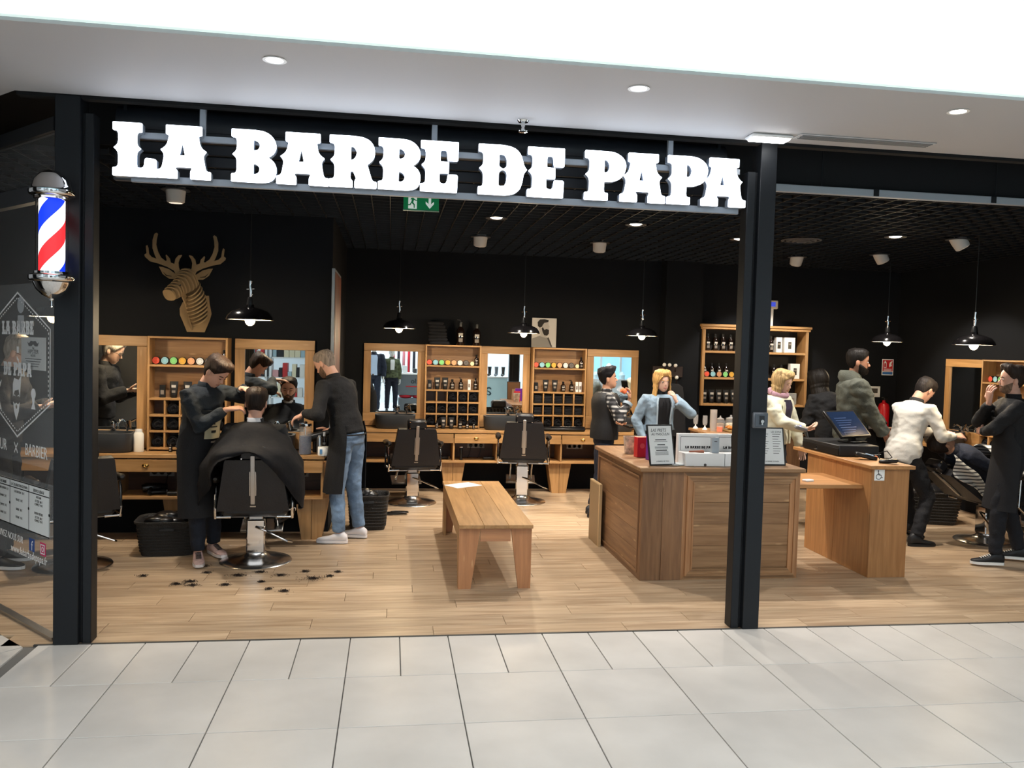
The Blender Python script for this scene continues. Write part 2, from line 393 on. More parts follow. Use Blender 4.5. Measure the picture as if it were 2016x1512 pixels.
# posts of the shopfront
t = thing('door_post', 'black steel post at the left of the opening, behind the barber pole', 'post', (-2.0, .0, 0))
MB().b2(-.092, .047, -.01, .12, 0, 3.19, .004).build('post', STEEL, t)
MB().b2(.047, .062, .03, .115, 0, 3.1).build('groove', BLACK, t)
MB().b2(.062, .112, .012, .115, 0, 3.1, .004).build('shutter_guide', STEEL, t)
t = thing('door_post', 'black steel post with the key switch, right of the opening', 'post', (2.2, .0, 0))
MB().b2(-.032, .08, -.01, .12, 0, 3.19, .004).build('post', STEEL, t)
MB().b2(-.05, -.032, .035, .115, 0, 3.0).build('groove', BLACK, t)
MB().b2(-.105, -.05, .015, .115, 0, 3.0, .004).build('shutter_guide', STEEL, t)
MB().b2(.08, .086, .02, .1, 0.05, 3.0).build('edge_strip', M('edge_highlight_metal', '#8c949b', .35, .8), t)  # added pale strip draws the highlight along the post's edge
t = thing('key_switch', 'grey metal key switch box on the right door post', 'key switch', (2.224, -.0101, 1.39))
MB().b2(-.052, .052, -.032, 0, -.052, .052, .008).build('housing', M('switch_grey', '#5b6066', .45, .3), t)
MB().b2(-.04, .04, -.036, -.032, -.04, .04, .003).build('cover', M('switch_face', '#4a4f55', .4, .3), t)
MB().b2(-.012, .022, -.038, -.036, -.026, .03).build('recess', BLACK, t)
MB().cyl((.006, -.044, -.006), (.006, -.036, -.006), .011, n=16).build('key_cylinder', CHROME, t)
MB().b2(.001, .011, -.043, -.037, -.03, -.008).build('key_slot', CHROME, t)
# ------------------------------------------------------------------ lettering
def stem(x0=0, i=.1): return [(x0, 0), (x0, .15), (x0+.7*i, .16), (x0+i, .2), (x0+i, .41), (x0+.75*i, .47), (x0+.15*i, .52), (x0+.75*i, .57), (x0+i, .63), (x0+i, .8), (x0+.7*i, .84), (x0, .85), (x0, 1)]
LET = {
 'L': (.79, [stem()+[(.525, 1), (.525, .83), (.45, .82), (.43, .77), (.43, .62), (.46, .56), (.51, .52), (.455, .48), (.43, .43), (.43, .2), (.45, .165), (.53, .165), (.565, .2), (.575, .33), (.6, .355), (.76, .345), (.785, .32), (.79, 0)]]),
 'A': (1.0, [[(0, 0), (0, .15), (.07, .17), (.10, .22), (.135, .42), (.11, .49), (.065, .53), (.13, .57), (.19, .64), (.225, .80), (.165, .83), (.165, 1), (.83, 1), (.83, .83), (.765, .815), (.79, .66), (.84, .58), (.92, .53), (.87, .48), (.86, .42), (.9, .2), (.93, .16), (1, .15), (1, 0), (.62, 0), (.62, .15), (.65, .19), (.63, .22), (.36, .22), (.34, .19), (.38, .15), (.38, 0)], [(.415, .44), (.52, .44), (.47, .68)]]),
 'B': (.845, [stem()+[(.45, 1), (.6, .985), (.72, .93), (.81, .83), (.84, .71), (.82, .61), (.76, .54), (.685, .49), (.78, .43), (.835, .34), (.845, .23), (.82, .11), (.74, .03), (.6, 0)], [(.41, .61), (.41, .81), (.47, .8), (.52, .75), (.53, .70), (.51, .64), (.46, .61)], [(.41, .16), (.41, .36), (.47, .35), (.52, .3), (.53, .25), (.51, .19), (.46, .16)]]),
 'R': (.92, [stem()+[(.5, 1), (.65, .985), (.78, .93), (.86, .83), (.885, .7), (.86, .58), (.8, .51), (.735, .46), (.83, .17), (.86, .14), (.92, .13), (.92, 0), (.49, 0), (.49, .14), (.52, .18), (.46, .32), (.41, .32), (.41, .18), (.44, .14), (.455, .13), (.455, 0)], [(.415, .53), (.415, .8), (.47, .79), (.52, .72), (.53, .66), (.5, .58), (.45, .54)]]),
 'E': (.76, [stem()+[(.75, 1), (.75, .65), (.735, .625), (.55, .62), (.535, .64), (.52, .8), (.495, .83), (.42, .83), (.395, .8), (.395, .605), (.565, .6), (.565, .375), (.38, .375), (.385, .2), (.42, .17), (.49, .17), (.525, .21), (.545, .355), (.72, .355), (.745, .33), (.735, 0)]]),
 'D': (.94, [stem()+[(.5, 1), (.65, .98), (.77, .93), (.86, .83), (.905, .7), (.93, .6), (.99, .53), (.93, .46), (.91, .38), (.9, .28), (.85, .13), (.74, .04), (.6, .005), (.5, 0)], [(.42, .58), (.42, .8), (.45, .82), (.53, .8), (.575, .72), (.58, .6), (.55, .55), (.5, .53), (.45, .55)], [(.45, .49), (.5, .51), (.55, .49), (.58, .44), (.575, .28), (.53, .19), (.44, .18), (.415, .2), (.415, .44)]]),
 'P': (.88, [stem()+[(.5, 1), (.65, .98), (.78, .91), (.855, .82), (.875, .7), (.84, .56), (.75, .45), (.6, .39), (.415, .38), (.41, .2), (.43, .16), (.5, .15), (.5, 0)], [(.41, .57), (.41, .83), (.47, .82), (.52, .75), (.525, .68), (.5, .6), (.45, .57)]])}
def letter_loops(ch, h, grow=0): return [[(x*h, y*h) for x, y in round_loop(lp)] for lp in LET[ch][1]]
def slab_text(s, h, ext, name='lettering', sp=.06, sx=1):
    """a line of slab letters as one flat print"""
    loops = []; x = 0
    for ch in s:
        if ch == ' ': x += .42*h; continue
        w = LET[ch][0]
        loops += [[(p[0]*sx+x*sx, p[1]) for p in lp] for lp in letter_loops(ch, h)]; x += (w+sp)*h
    loops = [[(p[0]-x*sx/2, p[1]) for p in lp] for lp in loops]
    return curve_mesh(loops, ext, name)
sign = thing('shop_sign', 'illuminated white slab lettering reading LA BARBE DE PAPA hung across the opening', 'sign', (0, .0, 2.75))
SGN = M('sign_acrylic_lit', '#e6f0ff', .4, emit=5); SRET = M('sign_return', '#8e97a3', .4, .2)
H = .307
for ch, x0, w in [('L', -1.782, .242), ('A', -1.54, .303), ('B', -1.122, .259), ('A', -.864, .305), ('R', -.557, .281), ('B', -.268, .256), ('E', -.014, .233), ('D', .339, .289), ('E', .646, .236), ('P', 1.009, .269), ('A', 1.239, .298), ('P', 1.548, .271), ('A', 1.776, .3)]:
    k = w/(LET[ch][0]*H); dz = (x0+1.78)*.0035
    me = curve_mesh(letter_loops(ch, H), .012, 'letter'); T = Matrix.Translation((x0, .002, dz)) @ UP @ Matrix.Diagonal((k, 1, 1, 1))
    lo = flat('letter', me, SGN, sign, T)
    me = curve_mesh(letter_loops(ch, H), .05, 'letter_return'); T = Matrix.Translation((x0, .034, dz)) @ UP @ Matrix.Diagonal((k, 1, 1, 1))
    flat('letter_return', me, SRET, lo, T)
RL = M('sign_rail_grey', '#9aa0a8', .45, .2)
for z0, z1 in ((.235, .272), (-.02, .022)):
    MB().b2(-1.7, 2.06, .062, .09, z0, z1, .003).build('rail', RL, sign)
for x in (-1.3, .07, 1.585): MB().b2(x-.018, x+.018, .062, .09, .272, .44, .003).build('hanger', RL, sign)
# ------------------------------------------------------------------ fixtures in the soffit
LED = M('led_white', '#ffffff', .5, emit=20)
def spot(name, loc, power, ang, parent, col=(1, .92, .83), blend=.5, rot=(0, 0, 0), size=.04):
    l = bpy.data.lights.new(name, 'SPOT'); l.energy = power; l.spot_size = ang; l.spot_blend = blend; l.color = col; l.shadow_soft_size = size
    o = bpy.data.objects.new(name, l); COL.objects.link(o); o.parent = parent; o.location = loc; o.rotation_euler = rot; return o
for x, y, d in ((-.76, -.875, 'above the left end of the lettering'), (1.085, -.865, 'above the middle of the opening'), (2.905, -.885, 'at the right above the ventilation grille')):
    t = thing('soffit_downlight', 'small round white downlight in the soffit '+d, 'downlight', (x, y, 3.19), group='soffit downlights')
    MB().lathe([(.055, -.001), (.058, -.004), (.043, -.004), (.04, .0)], 24, cap=False).build('trim_ring', WHITE, t)
    MB().lathe([(0.0, -.002), (.039, -.002), (.039, -.0005), (0, -.0005)], 20).build('lens', LED, t)
    spot('soffit_downlight_beam', (0, 0, -.02), 45, 1.9, t, (1, .97, .93))
t = thing('emergency_light', 'flat rectangular lit fitting in the soffit above the right door post', 'ceiling light', (2.15, -.15, 3.19))
MB().b2(-.135, .135, -.06, .06, -.022, -.001, .008).build('housing', WHITE, t); MB().b2(-.12, .12, -.048, .048, -.032, -.022, .006).build('diffuser', LED, t)
t = thing('vent_grille', 'long narrow grey ventilation grille in the white soffit', 'vent', (2.77, -.2, 3.19))
MB().b2(-.46, .46, -.055, .055, -.006, -.001, .002).build('frame', M('grille_frame', '#b9b9b9', .5), t)
for k in range(4): MB().b2(-.44, .44, -.04+k*.022, -.03+k*.022, -.012, -.006).build('slat', M('grille_slat', '#7d7d7d', .5), t)
t = thing('sprinkler', 'chrome fire sprinkler under the soffit above the lettering', 'sprinkler', (.592, -.12, 3.19))
MB().lathe([(.036, -.001), (.03, -.012), (.012, -.014), (.012, -.04), (.0, -.04)], 20).build('rosette', CHROME, t)
MB().lathe([(.0, -.07), (.028, -.07), (.03, -.064), (.012, -.06), (.008, -.04), (0, -.04)], 20).build('deflector', CHROME, t)
# ------------------------------------------------------------------ lamps in the shop ceiling
dl0 = None
for x, y, d in ((.755, 2.39, 'left of the three round glowing ceiling lights'), (2.055, 2.36, 'middle one of the three round glowing ceiling lights'), (4.63, 2.3, 'right one of the three round glowing ceiling lights, beyond the post'), (3.33, 2.95, 'small glowing ceiling light half hidden by the right post')):
    t = thing('downlight', 'recessed round white '+d, 'downlight', (x, y, 3.0), group='recessed downlights')
    MB().lathe([(.10, -.002), (.1, -.012), (.062, -.006), (.058, .03), (.1, .04)], 28, cap=False).build('trim_ring', M('downlight_ring', '#3a3b3e', .4), t)
    MB().lathe([(0, -.016), (.035, -.013), (.057, -.004), (.057, .02), (0, .02)], 24).build('lens', M('downlight_lens', '#fff3e0', .5, emit=7), t)
    MB().cyl((.05, -.02, -.02), (.05, -.02, -.005), .006, n=8).build('clip', STEEL, t)
    spot('downlight_beam', (0, 0, -.03), 205, 2.0, t)
def ceiling_spot(x, y, lab, tilt, rz, power):
    t = thing('ceiling_spot', lab, 'spotlight', (x, y, 3.0), rz, 'swivelling ceiling spots')
    MB().lathe([(.105, -.002), (.11, -.012), (.075, -.014), (.075, .0)], 28, cap=False).build('flange', M('spot_flange', '#3c3d40', .45), t)
    R = Matrix.Rotation(tilt, 4, 'X')
    MB().lathe([(0, -.10), (.02, -.112), (.055, -.11), (.068, -.1), (.074, -.02), (.072, .03), (0, .03)], 28, T=R).build('can', M('spot_can', '#c9c5bf', .45), t)
    MB().lathe([(0, -.1125), (.05, -.111), (.05, -.108), (0, -.108)], 24, T=R).build('lens', M('spot_lens', '#fff0d8', .5, emit=1.0), t)
    if power: spot('spot_beam', tuple(R @ Vector((0, 0, -.13))), power, 1.5, t, (1, .91, .8), .35, (tilt, 0, 0), .05)
ceiling_spot(-1.88, 1.8, 'white can spotlight below the first letters of the sign', .04, PI*.0, 150)
ceiling_spot(.75, 3.7, 'white can spotlight in front of the left double shelf', .3, .1, 185)
ceiling_spot(2.06, 3.72, 'white can spotlight in front of the second double shelf', .3, -.1, 185)
ceiling_spot(5.26, 2.26, 'large tilted white can spotlight at the far right', .55, -1.9, 140)
ceiling_spot(5.29, 3.6, 'tilted white can spotlight above the bearded man', .5, -1.6, 140)
ceiling_spot(4.58, 4.15, 'white can spotlight above the product shelf', .45, 0, 150)
t = thing('ceiling_speaker', 'large round dark air diffuser in the grid ceiling right of the post', 'air diffuser', (3.95, 2.85, 3.0))
for k, r in enumerate((.2, .15, .1, .05)): MB().lathe([(r, -.004-.006*k), (r-.02, -.012-.006*k), (r-.025, 0), (r, .002)], 32, cap=False).build('ring', M('diffuser_grey', '#4a4c50', .5), t)
# ------------------------------------------------------------------ exit sign
t = thing('exit_sign', 'green emergency exit sign with running figure and down arrow under the lettering', 'exit sign', (.04, 1.4, 2.93))
MB().b2(-.137, .137, -.008, .008, -.062, .07, .003).build('panel', M('exit_green', '#0f7a48', .4, emit=.25), t)
MB().b2(-.14, .14, -.012, .012, -.07, -.062, .002).build('lower_edge', M('exit_edge', '#7fa898', .4), t)
EW = M('exit_white', '#e8f4ee', .4, emit=.35)
MB().b2(-.1, -.034, -.0095, -.008, -.055, .062).build('door_shape', EW, t)
def pic(parent, name, loops, mat, y, ext=.0012):
    me = curve_mesh(loops, ext, name); return flat(name, me, mat, parent, Matrix.Translation((0, y, 0)) @ UP)
pic(t, 'arrow', [[(.066, -.05), (.098, -.012), (.098, .006), (.076, -.014), (.076, .055), (.056, .055), (.056, -.014), (.034, .006), (.034, -.012)]], EW, -.009)
g0 = M('exit_green')
circ = lambda x, z, r, n=14: [(x+r*math.cos(2*PI*k/n), z+r*math.sin(2*PI*k/n)) for k in range(n)]
pic(t, 'running_figure', [circ(-.058, .04, .008)], g0, -.0102)
pic(t, 'running_figure', [[(-.084, .016), (-.078, .028), (-.062, .03), (-.046, .016), (-.034, .012), (-.034, .006), (-.05, .008), (-.056, .014), (-.062, -.006), (-.05, -.02), (-.05, -.048), (-.058, -.048), (-.059, -.026), (-.074, -.012), (-.084, -.03), (-.108, -.03), (-.108, -.022), (-.09, -.022), (-.078, -.004), (-.072, .02), (-.078, .012)]], g0, -.0102)
# ------------------------------------------------------------------ barber pole
bp = thing('barber_pole', 'lit barber pole with blue, white and red stripes and chrome caps', 'barber pole', (-2.058, -.13, 2.02))
mbp = bpy.data.materials.new('barber_stripes'); mbp.use_nodes = True; nt = mbp.node_tree; N = nt.nodes.new; L = nt.links; b = nt.nodes['Principled BSDF']
tc = N('ShaderNodeTexCoord'); sp = N('ShaderNodeSeparateXYZ'); L.new(tc.outputs['Object'], sp.inputs[0])
at2 = N('ShaderNodeMath'); at2.operation = 'ARCTAN2'; L.new(sp.outputs[1], at2.inputs[0]); L.new(sp.outputs[0], at2.inputs[1])
m1 = N('ShaderNodeMath'); m1.operation = 'DIVIDE'; m1.inputs[1].default_value = 2*PI; L.new(at2.outputs[0], m1.inputs[0])
m2 = N('ShaderNodeMath'); m2.operation = 'MULTIPLY'; m2.inputs[1].default_value = -2.2; L.new(sp.outputs[2], m2.inputs[0])
m3 = N('ShaderNodeMath'); m3.operation = 'ADD'; L.new(m1.outputs[0], m3.inputs[0]); L.new(m2.outputs[0], m3.inputs[1])
m3b = N('ShaderNodeMath'); m3b.operation = 'ADD'; m3b.inputs[1].default_value = 11.196; L.new(m3.outputs[0], m3b.inputs[0])
m4 = N('ShaderNodeMath'); m4.operation = 'FRACT'; L.new(m3b.outputs[0], m4.inputs[0])
cr = N('ShaderNodeValToRGB'); cr.color_ramp.interpolation = 'CONSTANT'; e = cr.color_ramp.elements
e[0].position = 0; e[0].color = (1, 1, 1, 1); e[1].position = .25; e[1].color = (*lin('#e8262c'), 1)
for p, c in ((.5, (1, 1, 1, 1)), (.75, (*lin('#0b2fc9'), 1))):
    q = e.new(p); q.color = c
L.new(m4.outputs[0], cr.inputs[0]); L.new(cr.outputs[0], b.inputs['Base Color']); L.new(cr.outputs[0], b.inputs['Emission Color']); b.inputs['Emission Strength'].default_value = 1.6
MB().lathe([(.066, .12), (.066, .60)], 40, cap=False).build('striped_cylinder', mbp, bp)
MB().lathe([(.082, .125), (.082, .575), (.0795, .575), (.0795, .125), (.082, .125)], 40, cap=False).build('glass_tube', M('pole_glass', '#ffffff', .02, trans=1, ior=1.1), bp)
MB().lathe([(.0, -.012), (.012, -.008), (.014, 0), (.05, .018), (.08, .05), (.098, .092), (.112, .098), (.118, .108), (.118, .126), (.11, .134), (.09, .138), (.09, .15), (.084, .152)], 48).build('lower_cap', CHROME, bp)
MB().lathe([(.084, .548), (.092, .552), (.09, .565), (.112, .572), (.118, .58), (.118, .60), (.106, .608), (.1, .622), (.092, .655), (.068, .69), (.034, .71), (0, .714)], 48).build('upper_cap', CHROME, bp)
MB().tube([(0, 0, -.012), (0, 0, -.045)], .004, 8).build('pull_stud', CHROME, bp)
MB().b2(-.03, .03, .085, .121, .1, .16, .004).build('bracket', CHROME, bp); MB().b2(-.03, .03, .085, .121, .55, .61, .004).build('bracket', CHROME, bp)
# ------------------------------------------------------------------ glazing left of the post, turned back 45 degrees
GD = Vector((-.683, .73, 0)); G0 = Vector((-2.11, .075, 0))
gz = thing('glass_front', 'angled shop window left of the black post with printed films', 'shop window', G0, math.atan2(GD.y, GD.x)+PI)
gz['kind'] = 'structure'; gz.name = 'window_1'
# local x runs towards the post (x<0 away from it), faces -y
GP = M('window_glass', '#ffffff', .01, alpha=.04, spec=.6)
FILM = M('clear_film', '#dfe6ea', .15, alpha=.07)
MB().b2(-2.6, 0, 0, .01, .02, 3.0).build('pane', GP, gz)
MB().b2(-2.6, 0, -.02, .03, 3.0, 3.08).build('head_rail', STEEL, gz)
MB().b2(-2.6, 0, -.02, .03, -.01, .02).build('floor_rail', BRUSH, gz)
MB().b2(-2.6, 0, -.005, .05, 2.62, 2.72).build('transom', M('transom_black', '#3a3c3f', .5), gz)
print('shell ok', len(bpy.data.objects))
# ================================================================== FURNITURE
# stations: local x along the wall, wall at y=0, front towards -y
def TT(loc, rz=0): return Matrix.Translation(loc) @ Matrix.Rotation(rz, 4, 'Z')
def put(o, S_): # place a thing built in station coordinates
    o.location = S_ @ o.location; o.rotation_euler.z += S_.to_euler().z; return o
ST_L, ST_C, ST_R = TT((0, 2.95, 0)), TT((0, 5.4, 0)), TT((6.75, 3.6, 0), -PI/2)
def worktop(S_, x0, x1, lab):
    t = put(thing('worktop', lab, 'worktop', ((x0+x1)/2, 0, .755)), S_); w = (x1-x0)/2
    MB().b2(-w, w, -.42, -.002, 0, .035, .004).build('top_board', W1, t)
    return t
def cabinet(S_, x, lab, n=2, w=.55, leg=True, legx=0):
    t = put(thing('drawer_cabinet', lab, 'cabinet', (x, 0, 0), group='drawer cabinets under the worktops'), S_)
    hw = n*w/2
    b = MB(); b.b2(-hw, hw, -.40, -.004, .385, .41, .003); b.b2(-hw, hw, -.03, -.004, .41, .69)
    b.build('carcass', W1, t)
    MB().b2(-hw+.02, hw-.02, -.036, -.03, .41, .69).build('back_panel', WDK, t)
    for k in range(n+1):
        xx = -hw+k*w; xx = min(max(xx, -hw+.012), hw-.012); MB().b2(xx-.012, xx+.012, -.395, -.036, .41, .69, .002).build('upright', W1z, t)
    for k in range(n):
        xc = -hw+(k+.5)*w; d = MB().b2(xc-w/2+.006, xc+w/2-.006, -.415, -.40, .632, .745, .003).build('drawer', W1, t)
        # brass cup handle
        cu = MB(); cu.lathe([(0, 0), (.012, .006), (.026, .004), (.032, .0)], 20, T=Matrix.Translation((xc, -.415, .69)) @ Matrix.Rotation(PI/2, 4, 'X') @ Matrix.Diagonal((1, .65, 2.2, 1)))
        cu.build('handle', BRASS, d)
        MB().b2(xc-w/2+.02, xc+w/2-.02, -.398, -.05, .64, .70).build('drawer_box', W1, d)
    if leg:
        MB().prism([(legx-.09, 0), (legx-.002, 0), (legx-.002, .385), (legx-.15, .385)], .2, off=-.33).build('leg_board', W1z, t)
        MB().prism([(legx+.09, 0), (legx+.002, 0), (legx+.002, .385), (legx+.15, .385)], .2, off=-.33).build('leg_board', W1z, t)
    return t
def low_shelf(S_, x0, x1, lab):
    t = put(thing('under_shelf', lab, 'shelf', ((x0+x1)/2, 0, .385)), S_); w = (x1-x0)/2
    MB().b2(-w, w, -.40, -.004, 0, .025, .003).build('shelf_board', W1, t)
    MB().b2(-w, w, -.03, -.01, .025, .305).build('back_panel', WDK, t)
    MB().b2(-w, w, -.41, -.395, .255, .37).build('front_board', W1, t)
def mirror(S_, x, lab, w=.73, z0=.8, z1=1.835):
    t = put(thing('wall_mirror', lab, 'mirror', (x, 0, z0), group='wood-framed wall mirrors'), S_); h = z1-z0; k = w/2; sw = .09
    MB().b2(-k, k, -.045, -.005, h-.095, h, .003).build('top_rail', W1, t)
    MB().b2(-k, k, -.045, -.005, 0, .165, .003).build('bottom_rail', W1, t)
    for s in (-1, 1): MB().b2(s*k, s*(k-sw), -.045, -.005, .165, h-.095, .003).build('stile', W1z, t)
    MB().b2(-k+sw, k-sw, -.03, -.02, .165, h-.095).build('mirror_glass', MIRROR, t)
    return t
ROWZ = (.835, .975, 1.115, 1.258)
def shelf_unit(S_, x, lab, empty=()):
    t = put(thing('shelf_unit', lab, 'shelf', (x, 0, .792), group='product shelf units with towel cubbies'), S_)
    w, dp, th, H_ = .35, .19, .02, 1.045
    for s in (-1, 1): MB().b2(s*w, s*(w-th), -dp, -.005, 0, H_, .002).build('side', W1z, t)
    for z in (0, ROWZ[1]-.792-.1+.07, ): pass
    for z, n in ((H_-th, 'top'), (.768, 'shelf_board'), (.463, 'shelf_board'), (.313, 'shelf_board'), (.168, 'shelf_board'), (.012, 'shelf_board')):
        MB().b2(-w+th, w-th, -dp+.002, -.005, z, z+th, .002).build(n, W1, t)
    for c in range(1, 5):
        xx = -w+th+c*(2*w-2*th)/5
        for z0, z1 in ((.032, .168), (.188, .313), (.333, .463)): MB().b2(xx-.008, xx+.008, -dp+.006, -.03, z0, z1, .002).build('divider', W1z, t)
    MB().b2(-w+th, w-th, -.022, -.006, .463, H_-th).build('back_panel', W2, t)
    MB().b2(-w+th, w-th, -.022, -.006, .02, .463).build('cubby_back', WDK, t)
    return t
def towel(S_, x, z, lab, kind):
    b = MB(); rr = .052+random.uniform(-.004, .004)
    if kind == 0:       # roll seen end-on, with its spiral edge
        n = 26; pts = []
        for i in range(n*2+1):
            a = i/n*2*PI; r = rr*(1-.38*i/(2*n)); pts.append((r*math.cos(a)*1.05, r*math.sin(a)*.92))
        k = len(pts); vs = [(p[0], y, p[1]) for y in (-.14, .0) for p in pts]
        fs = [(i, i+1, k+i+1, k+i) for i in range(k-1)]
        b.add(vs, fs); b.cyl((0, -.132, 0), (0, 0, 0), rr*.97, n=20); b.tube([(rr*.6, -.14, .01), (rr*.2, -.146, .03), (-rr*.35, -.146, .012), (-rr*.2, -.145, -.02), (rr*.2, -.143, -.012)], .006, 6)
    else:               # folded towel, layers on the diagonal
        for i in range(5): b.box((0, -.07, -.04+i*.019), (.1, .135, .018), .008, R=Matrix.Rotation(random.uniform(-.04, .04), 4, 'Y'))
    o = b.build('towel', M('black_towel', '#15161c', .95, bump=.5, bscale=300), None, 60, (x, 0, z)); tag(o, lab, 'towel', 'black towels in the cubbies'); put(o, S_)
    return o
# ---------------------------------------------------------------- products
LABW = M('label_print_pale', '#b9b4ac', .6)
def bottle(S_, x, y, z, lab, h=.15, r=.03, pump=False, sq=False, mat=None, cap=None, label=True, grp='bottles and tubes on the shelves'):
    t = put(thing('bottle', lab, 'bottle', (x, y, z), group=grp), S_); m = mat or DKGLASS
    MB().lathe([(0, 0), (r*.95, 0), (r, .005), (r, h*.6), (r*.9, h*.68), (r*.42, h*.78), (r*.4, h*.84), (0, h*.84)], 20).build('body', m, t)
    MB().lathe([(r*.46, h*.8), (r*.48, h*.82), (r*.48, h), (0, h)], 16).build('cap', cap or BLKPL, t)
    if pump: MB().tube([(0, 0, h), (0, 0, h*1.08), (-r*.9, -r*.3, h*1.1)], .005, 6).build('pump', BLKPL, t)
    if label:
        MB().b2(-r*.55, r*.55, -r-.0008, -r*.75, h*.42, h*.52).build('label_print', LABW, t); MB().b2(-r*.5, r*.5, -r-.0008, -r*.75, h*.14, h*.3).build('label_print', M('label_print_dim', '#7b736b', .6), t)
    return t
def tube_(S_, x, y, z, lab, h=.15, w=.036, mat=None, grp='bottles and tubes on the shelves'):
    t = put(thing('tube', lab, 'tube', (x, y, z), group=grp), S_); m = mat or M('tube_black', '#1c1c1d', .3)
    rg = []
    for u, ax, ay in ((.16, .72, .6), (.3, .8, .55), (.7, .95, .3), (.97, 1, .05), (1, 1, .04)):
        rg.append([(w*ax*math.cos(2*PI*k/20), w*ay*math.sin(2*PI*k/20), h*u) for k in range(20)])
    MB().rings(rg).build('body', m, t)
    MB().lathe([(w*.66, 0), (w*.7, .004), (w*.7, h*.17), (0, h*.17)], 18).build('cap', BLKPL, t)
    MB().b2(-w*.5, w*.5, -w*.46, -w*.30, h*.62, h*.78).build('label_print', LABW, t); MB().b2(-w*.4, w*.4, -w*.56, -w*.42, h*.3, h*.45).build('label_print', M('label_print_dim'), t)
    return t
def pot(S_, x, y, z, lab, col, r=.036):
    t = put(thing('pomade_tin', lab, 'tin', (x, y, z+r), group='round pomade tins'), S_)
    R = Matrix.Rotation(PI/2, 4, 'X')
    MB().lathe([(0, -.02), (r*.97, -.02), (r, -.017), (r, .014), (r*.96, .017), (0, .017)], 28, T=R).build('tin', M('tin_dark', '#2a231e', .35, .2), t)
    MB().lathe([(0, .0195), (r*.86, .0195), (r*.88, .0165), (0, .0165)], 28, T=R).build('lid', M('lid_'+col[1:], col, .45), t)
    MB().lathe([(r*.55, .0202), (r*.6, .0202), (r*.6, .0192), (r*.55, .0192)], 28, T=R, cap=False).build('lid_ring', M('lid_ring', '#8a7f74', .5), t)
    return t
def carton(S_, x, y, z, lab, w=.035, h=.13, d=.03, mat=None):
    t = put(thing('carton', lab, 'box', (x, y, z), group='small cartons on the shelves'), S_)
    MB().b2(-w/2, w/2, -d/2, d/2, 0, h, .001).build('box', mat or WHITE, t)
    MB().b2(-w*.3, w*.3, -d/2-.0006, -d/2, h*.25, h*.6).build('label_print', M('label_print_dim'), t); return t
POTC = [('#f0583f', 'orange-red'), ('#8cc4d2', 'sky blue'), ('#7fcf7c', 'green'), ('#d8a53c', 'amber'), ('#e2a273', 'peach'), ('#d9ddd9', 'white'), ('#55504c', 'dark grey'), ('#f3e3b4', 'cream')]
def fill_unit(S_, x, where, npot, mid, empty, low, tk=0):
    z1, z2 = .792+.788, .792+.483
    for i in range(npot):
        c, n = POTC[i]; rr = .036 if i < 7 else .029
        pot(S_, x-.295+i*.077, -.1, z1, f'{n} pomade tin on the top shelf {where}', c, rr)
    bottle(S_, x+.30, -.09, z1, f'brown bottle ending the tin row {where}', .145, .027)
    for i, (k, xx, d) in enumerate(mid):
        lab = f'{d} on the middle shelf {where}'
        if k == 'b': bottle(S_, x+xx, -.09, z2, lab, .13, .032)
        elif k == 'p': bottle(S_, x+xx, -.09, z2, lab, .135, .03, pump=True)
        elif k == 't': tube_(S_, x+xx, -.09, z2, lab, .15, .038)
        elif k == 's': carton(S_, x+xx, -.09, z2, lab, .048, .115, .03, BLKPL)
        elif k == 'c': carton(S_, x+xx, -.09, z2, lab)
        elif k == 'n': bottle(S_, x+xx, -.09, z2, lab, .15, .026)
    rows = ('bottom', 'middle', 'top'); cols = ('first', 'second', 'third', 'fourth', 'last')
    for r in range(3):
        for c in range(5):
            if (r, c) in empty: continue
            zz = .792+(.032, .188, .333)[r]+.054; towel(S_, x-.264+c*.132, zz, f'black towel, {rows[r]} row, {cols[c]} cubby {where}', tk if not (tk and r == 0) else 0).location += (S_.to_3x3() @ Vector((0, -.03, 0)))
    for k, xx, d in low:
        lab = f'{d} before the cubbies {where}'
        if k == 't': tube_(S_, x+xx, -.235, .79, lab, .145, .036, M('tube_silver_cap', '#2a2827', .3))
        else: bottle(S_, x+xx, -.235, .79, lab, {'b': .135, 's': .085, 'm': .105}[k], {'b': .03, 's': .017, 'm': .022}[k])
WL, WA, WB, WR = 'in the unit left of the front barber', 'in the unit under two tall bottles', 'in the unit under the portrait print', 'in the unit at far right'
# ---- left run
worktop(ST_L, -3.5, -.745, 'oak worktop along the wall under the stag head')
cabinet(ST_L, -2.02, 'oak drawer cabinet beside the wicker basket, left of the front barber')
cabinet(ST_L, -1.0, 'oak drawer cabinet with clippers, behind the barber in jeans', 1, .49, True, .14)
low_shelf(ST_L, -1.46, -1.25, 'oak low shelf behind the seated customer'); low_shelf(ST_L, -3.45, -2.58, 'oak low shelf under the left basin')
mirror(ST_L, -2.755, 'wood-framed mirror next to the left door post, reflecting the reader')
mirror(ST_L, -1.248, 'wood-framed mirror facing the seated customer')
shelf_unit(ST_L, -2.0, 'oak shelf unit with towel cubbies below the stag head')
fill_unit(ST_L, -2.0, WL, 7, [('s', -.24, 'small black tube carton'), ('t', -.14, 'left black squeeze tube'), ('t', -.02, 'right black squeeze tube')], {(2, 0)}, [('s', -.13, 'tiny pale-labelled bottle'), ('m', -.045, 'small dark bottle')])
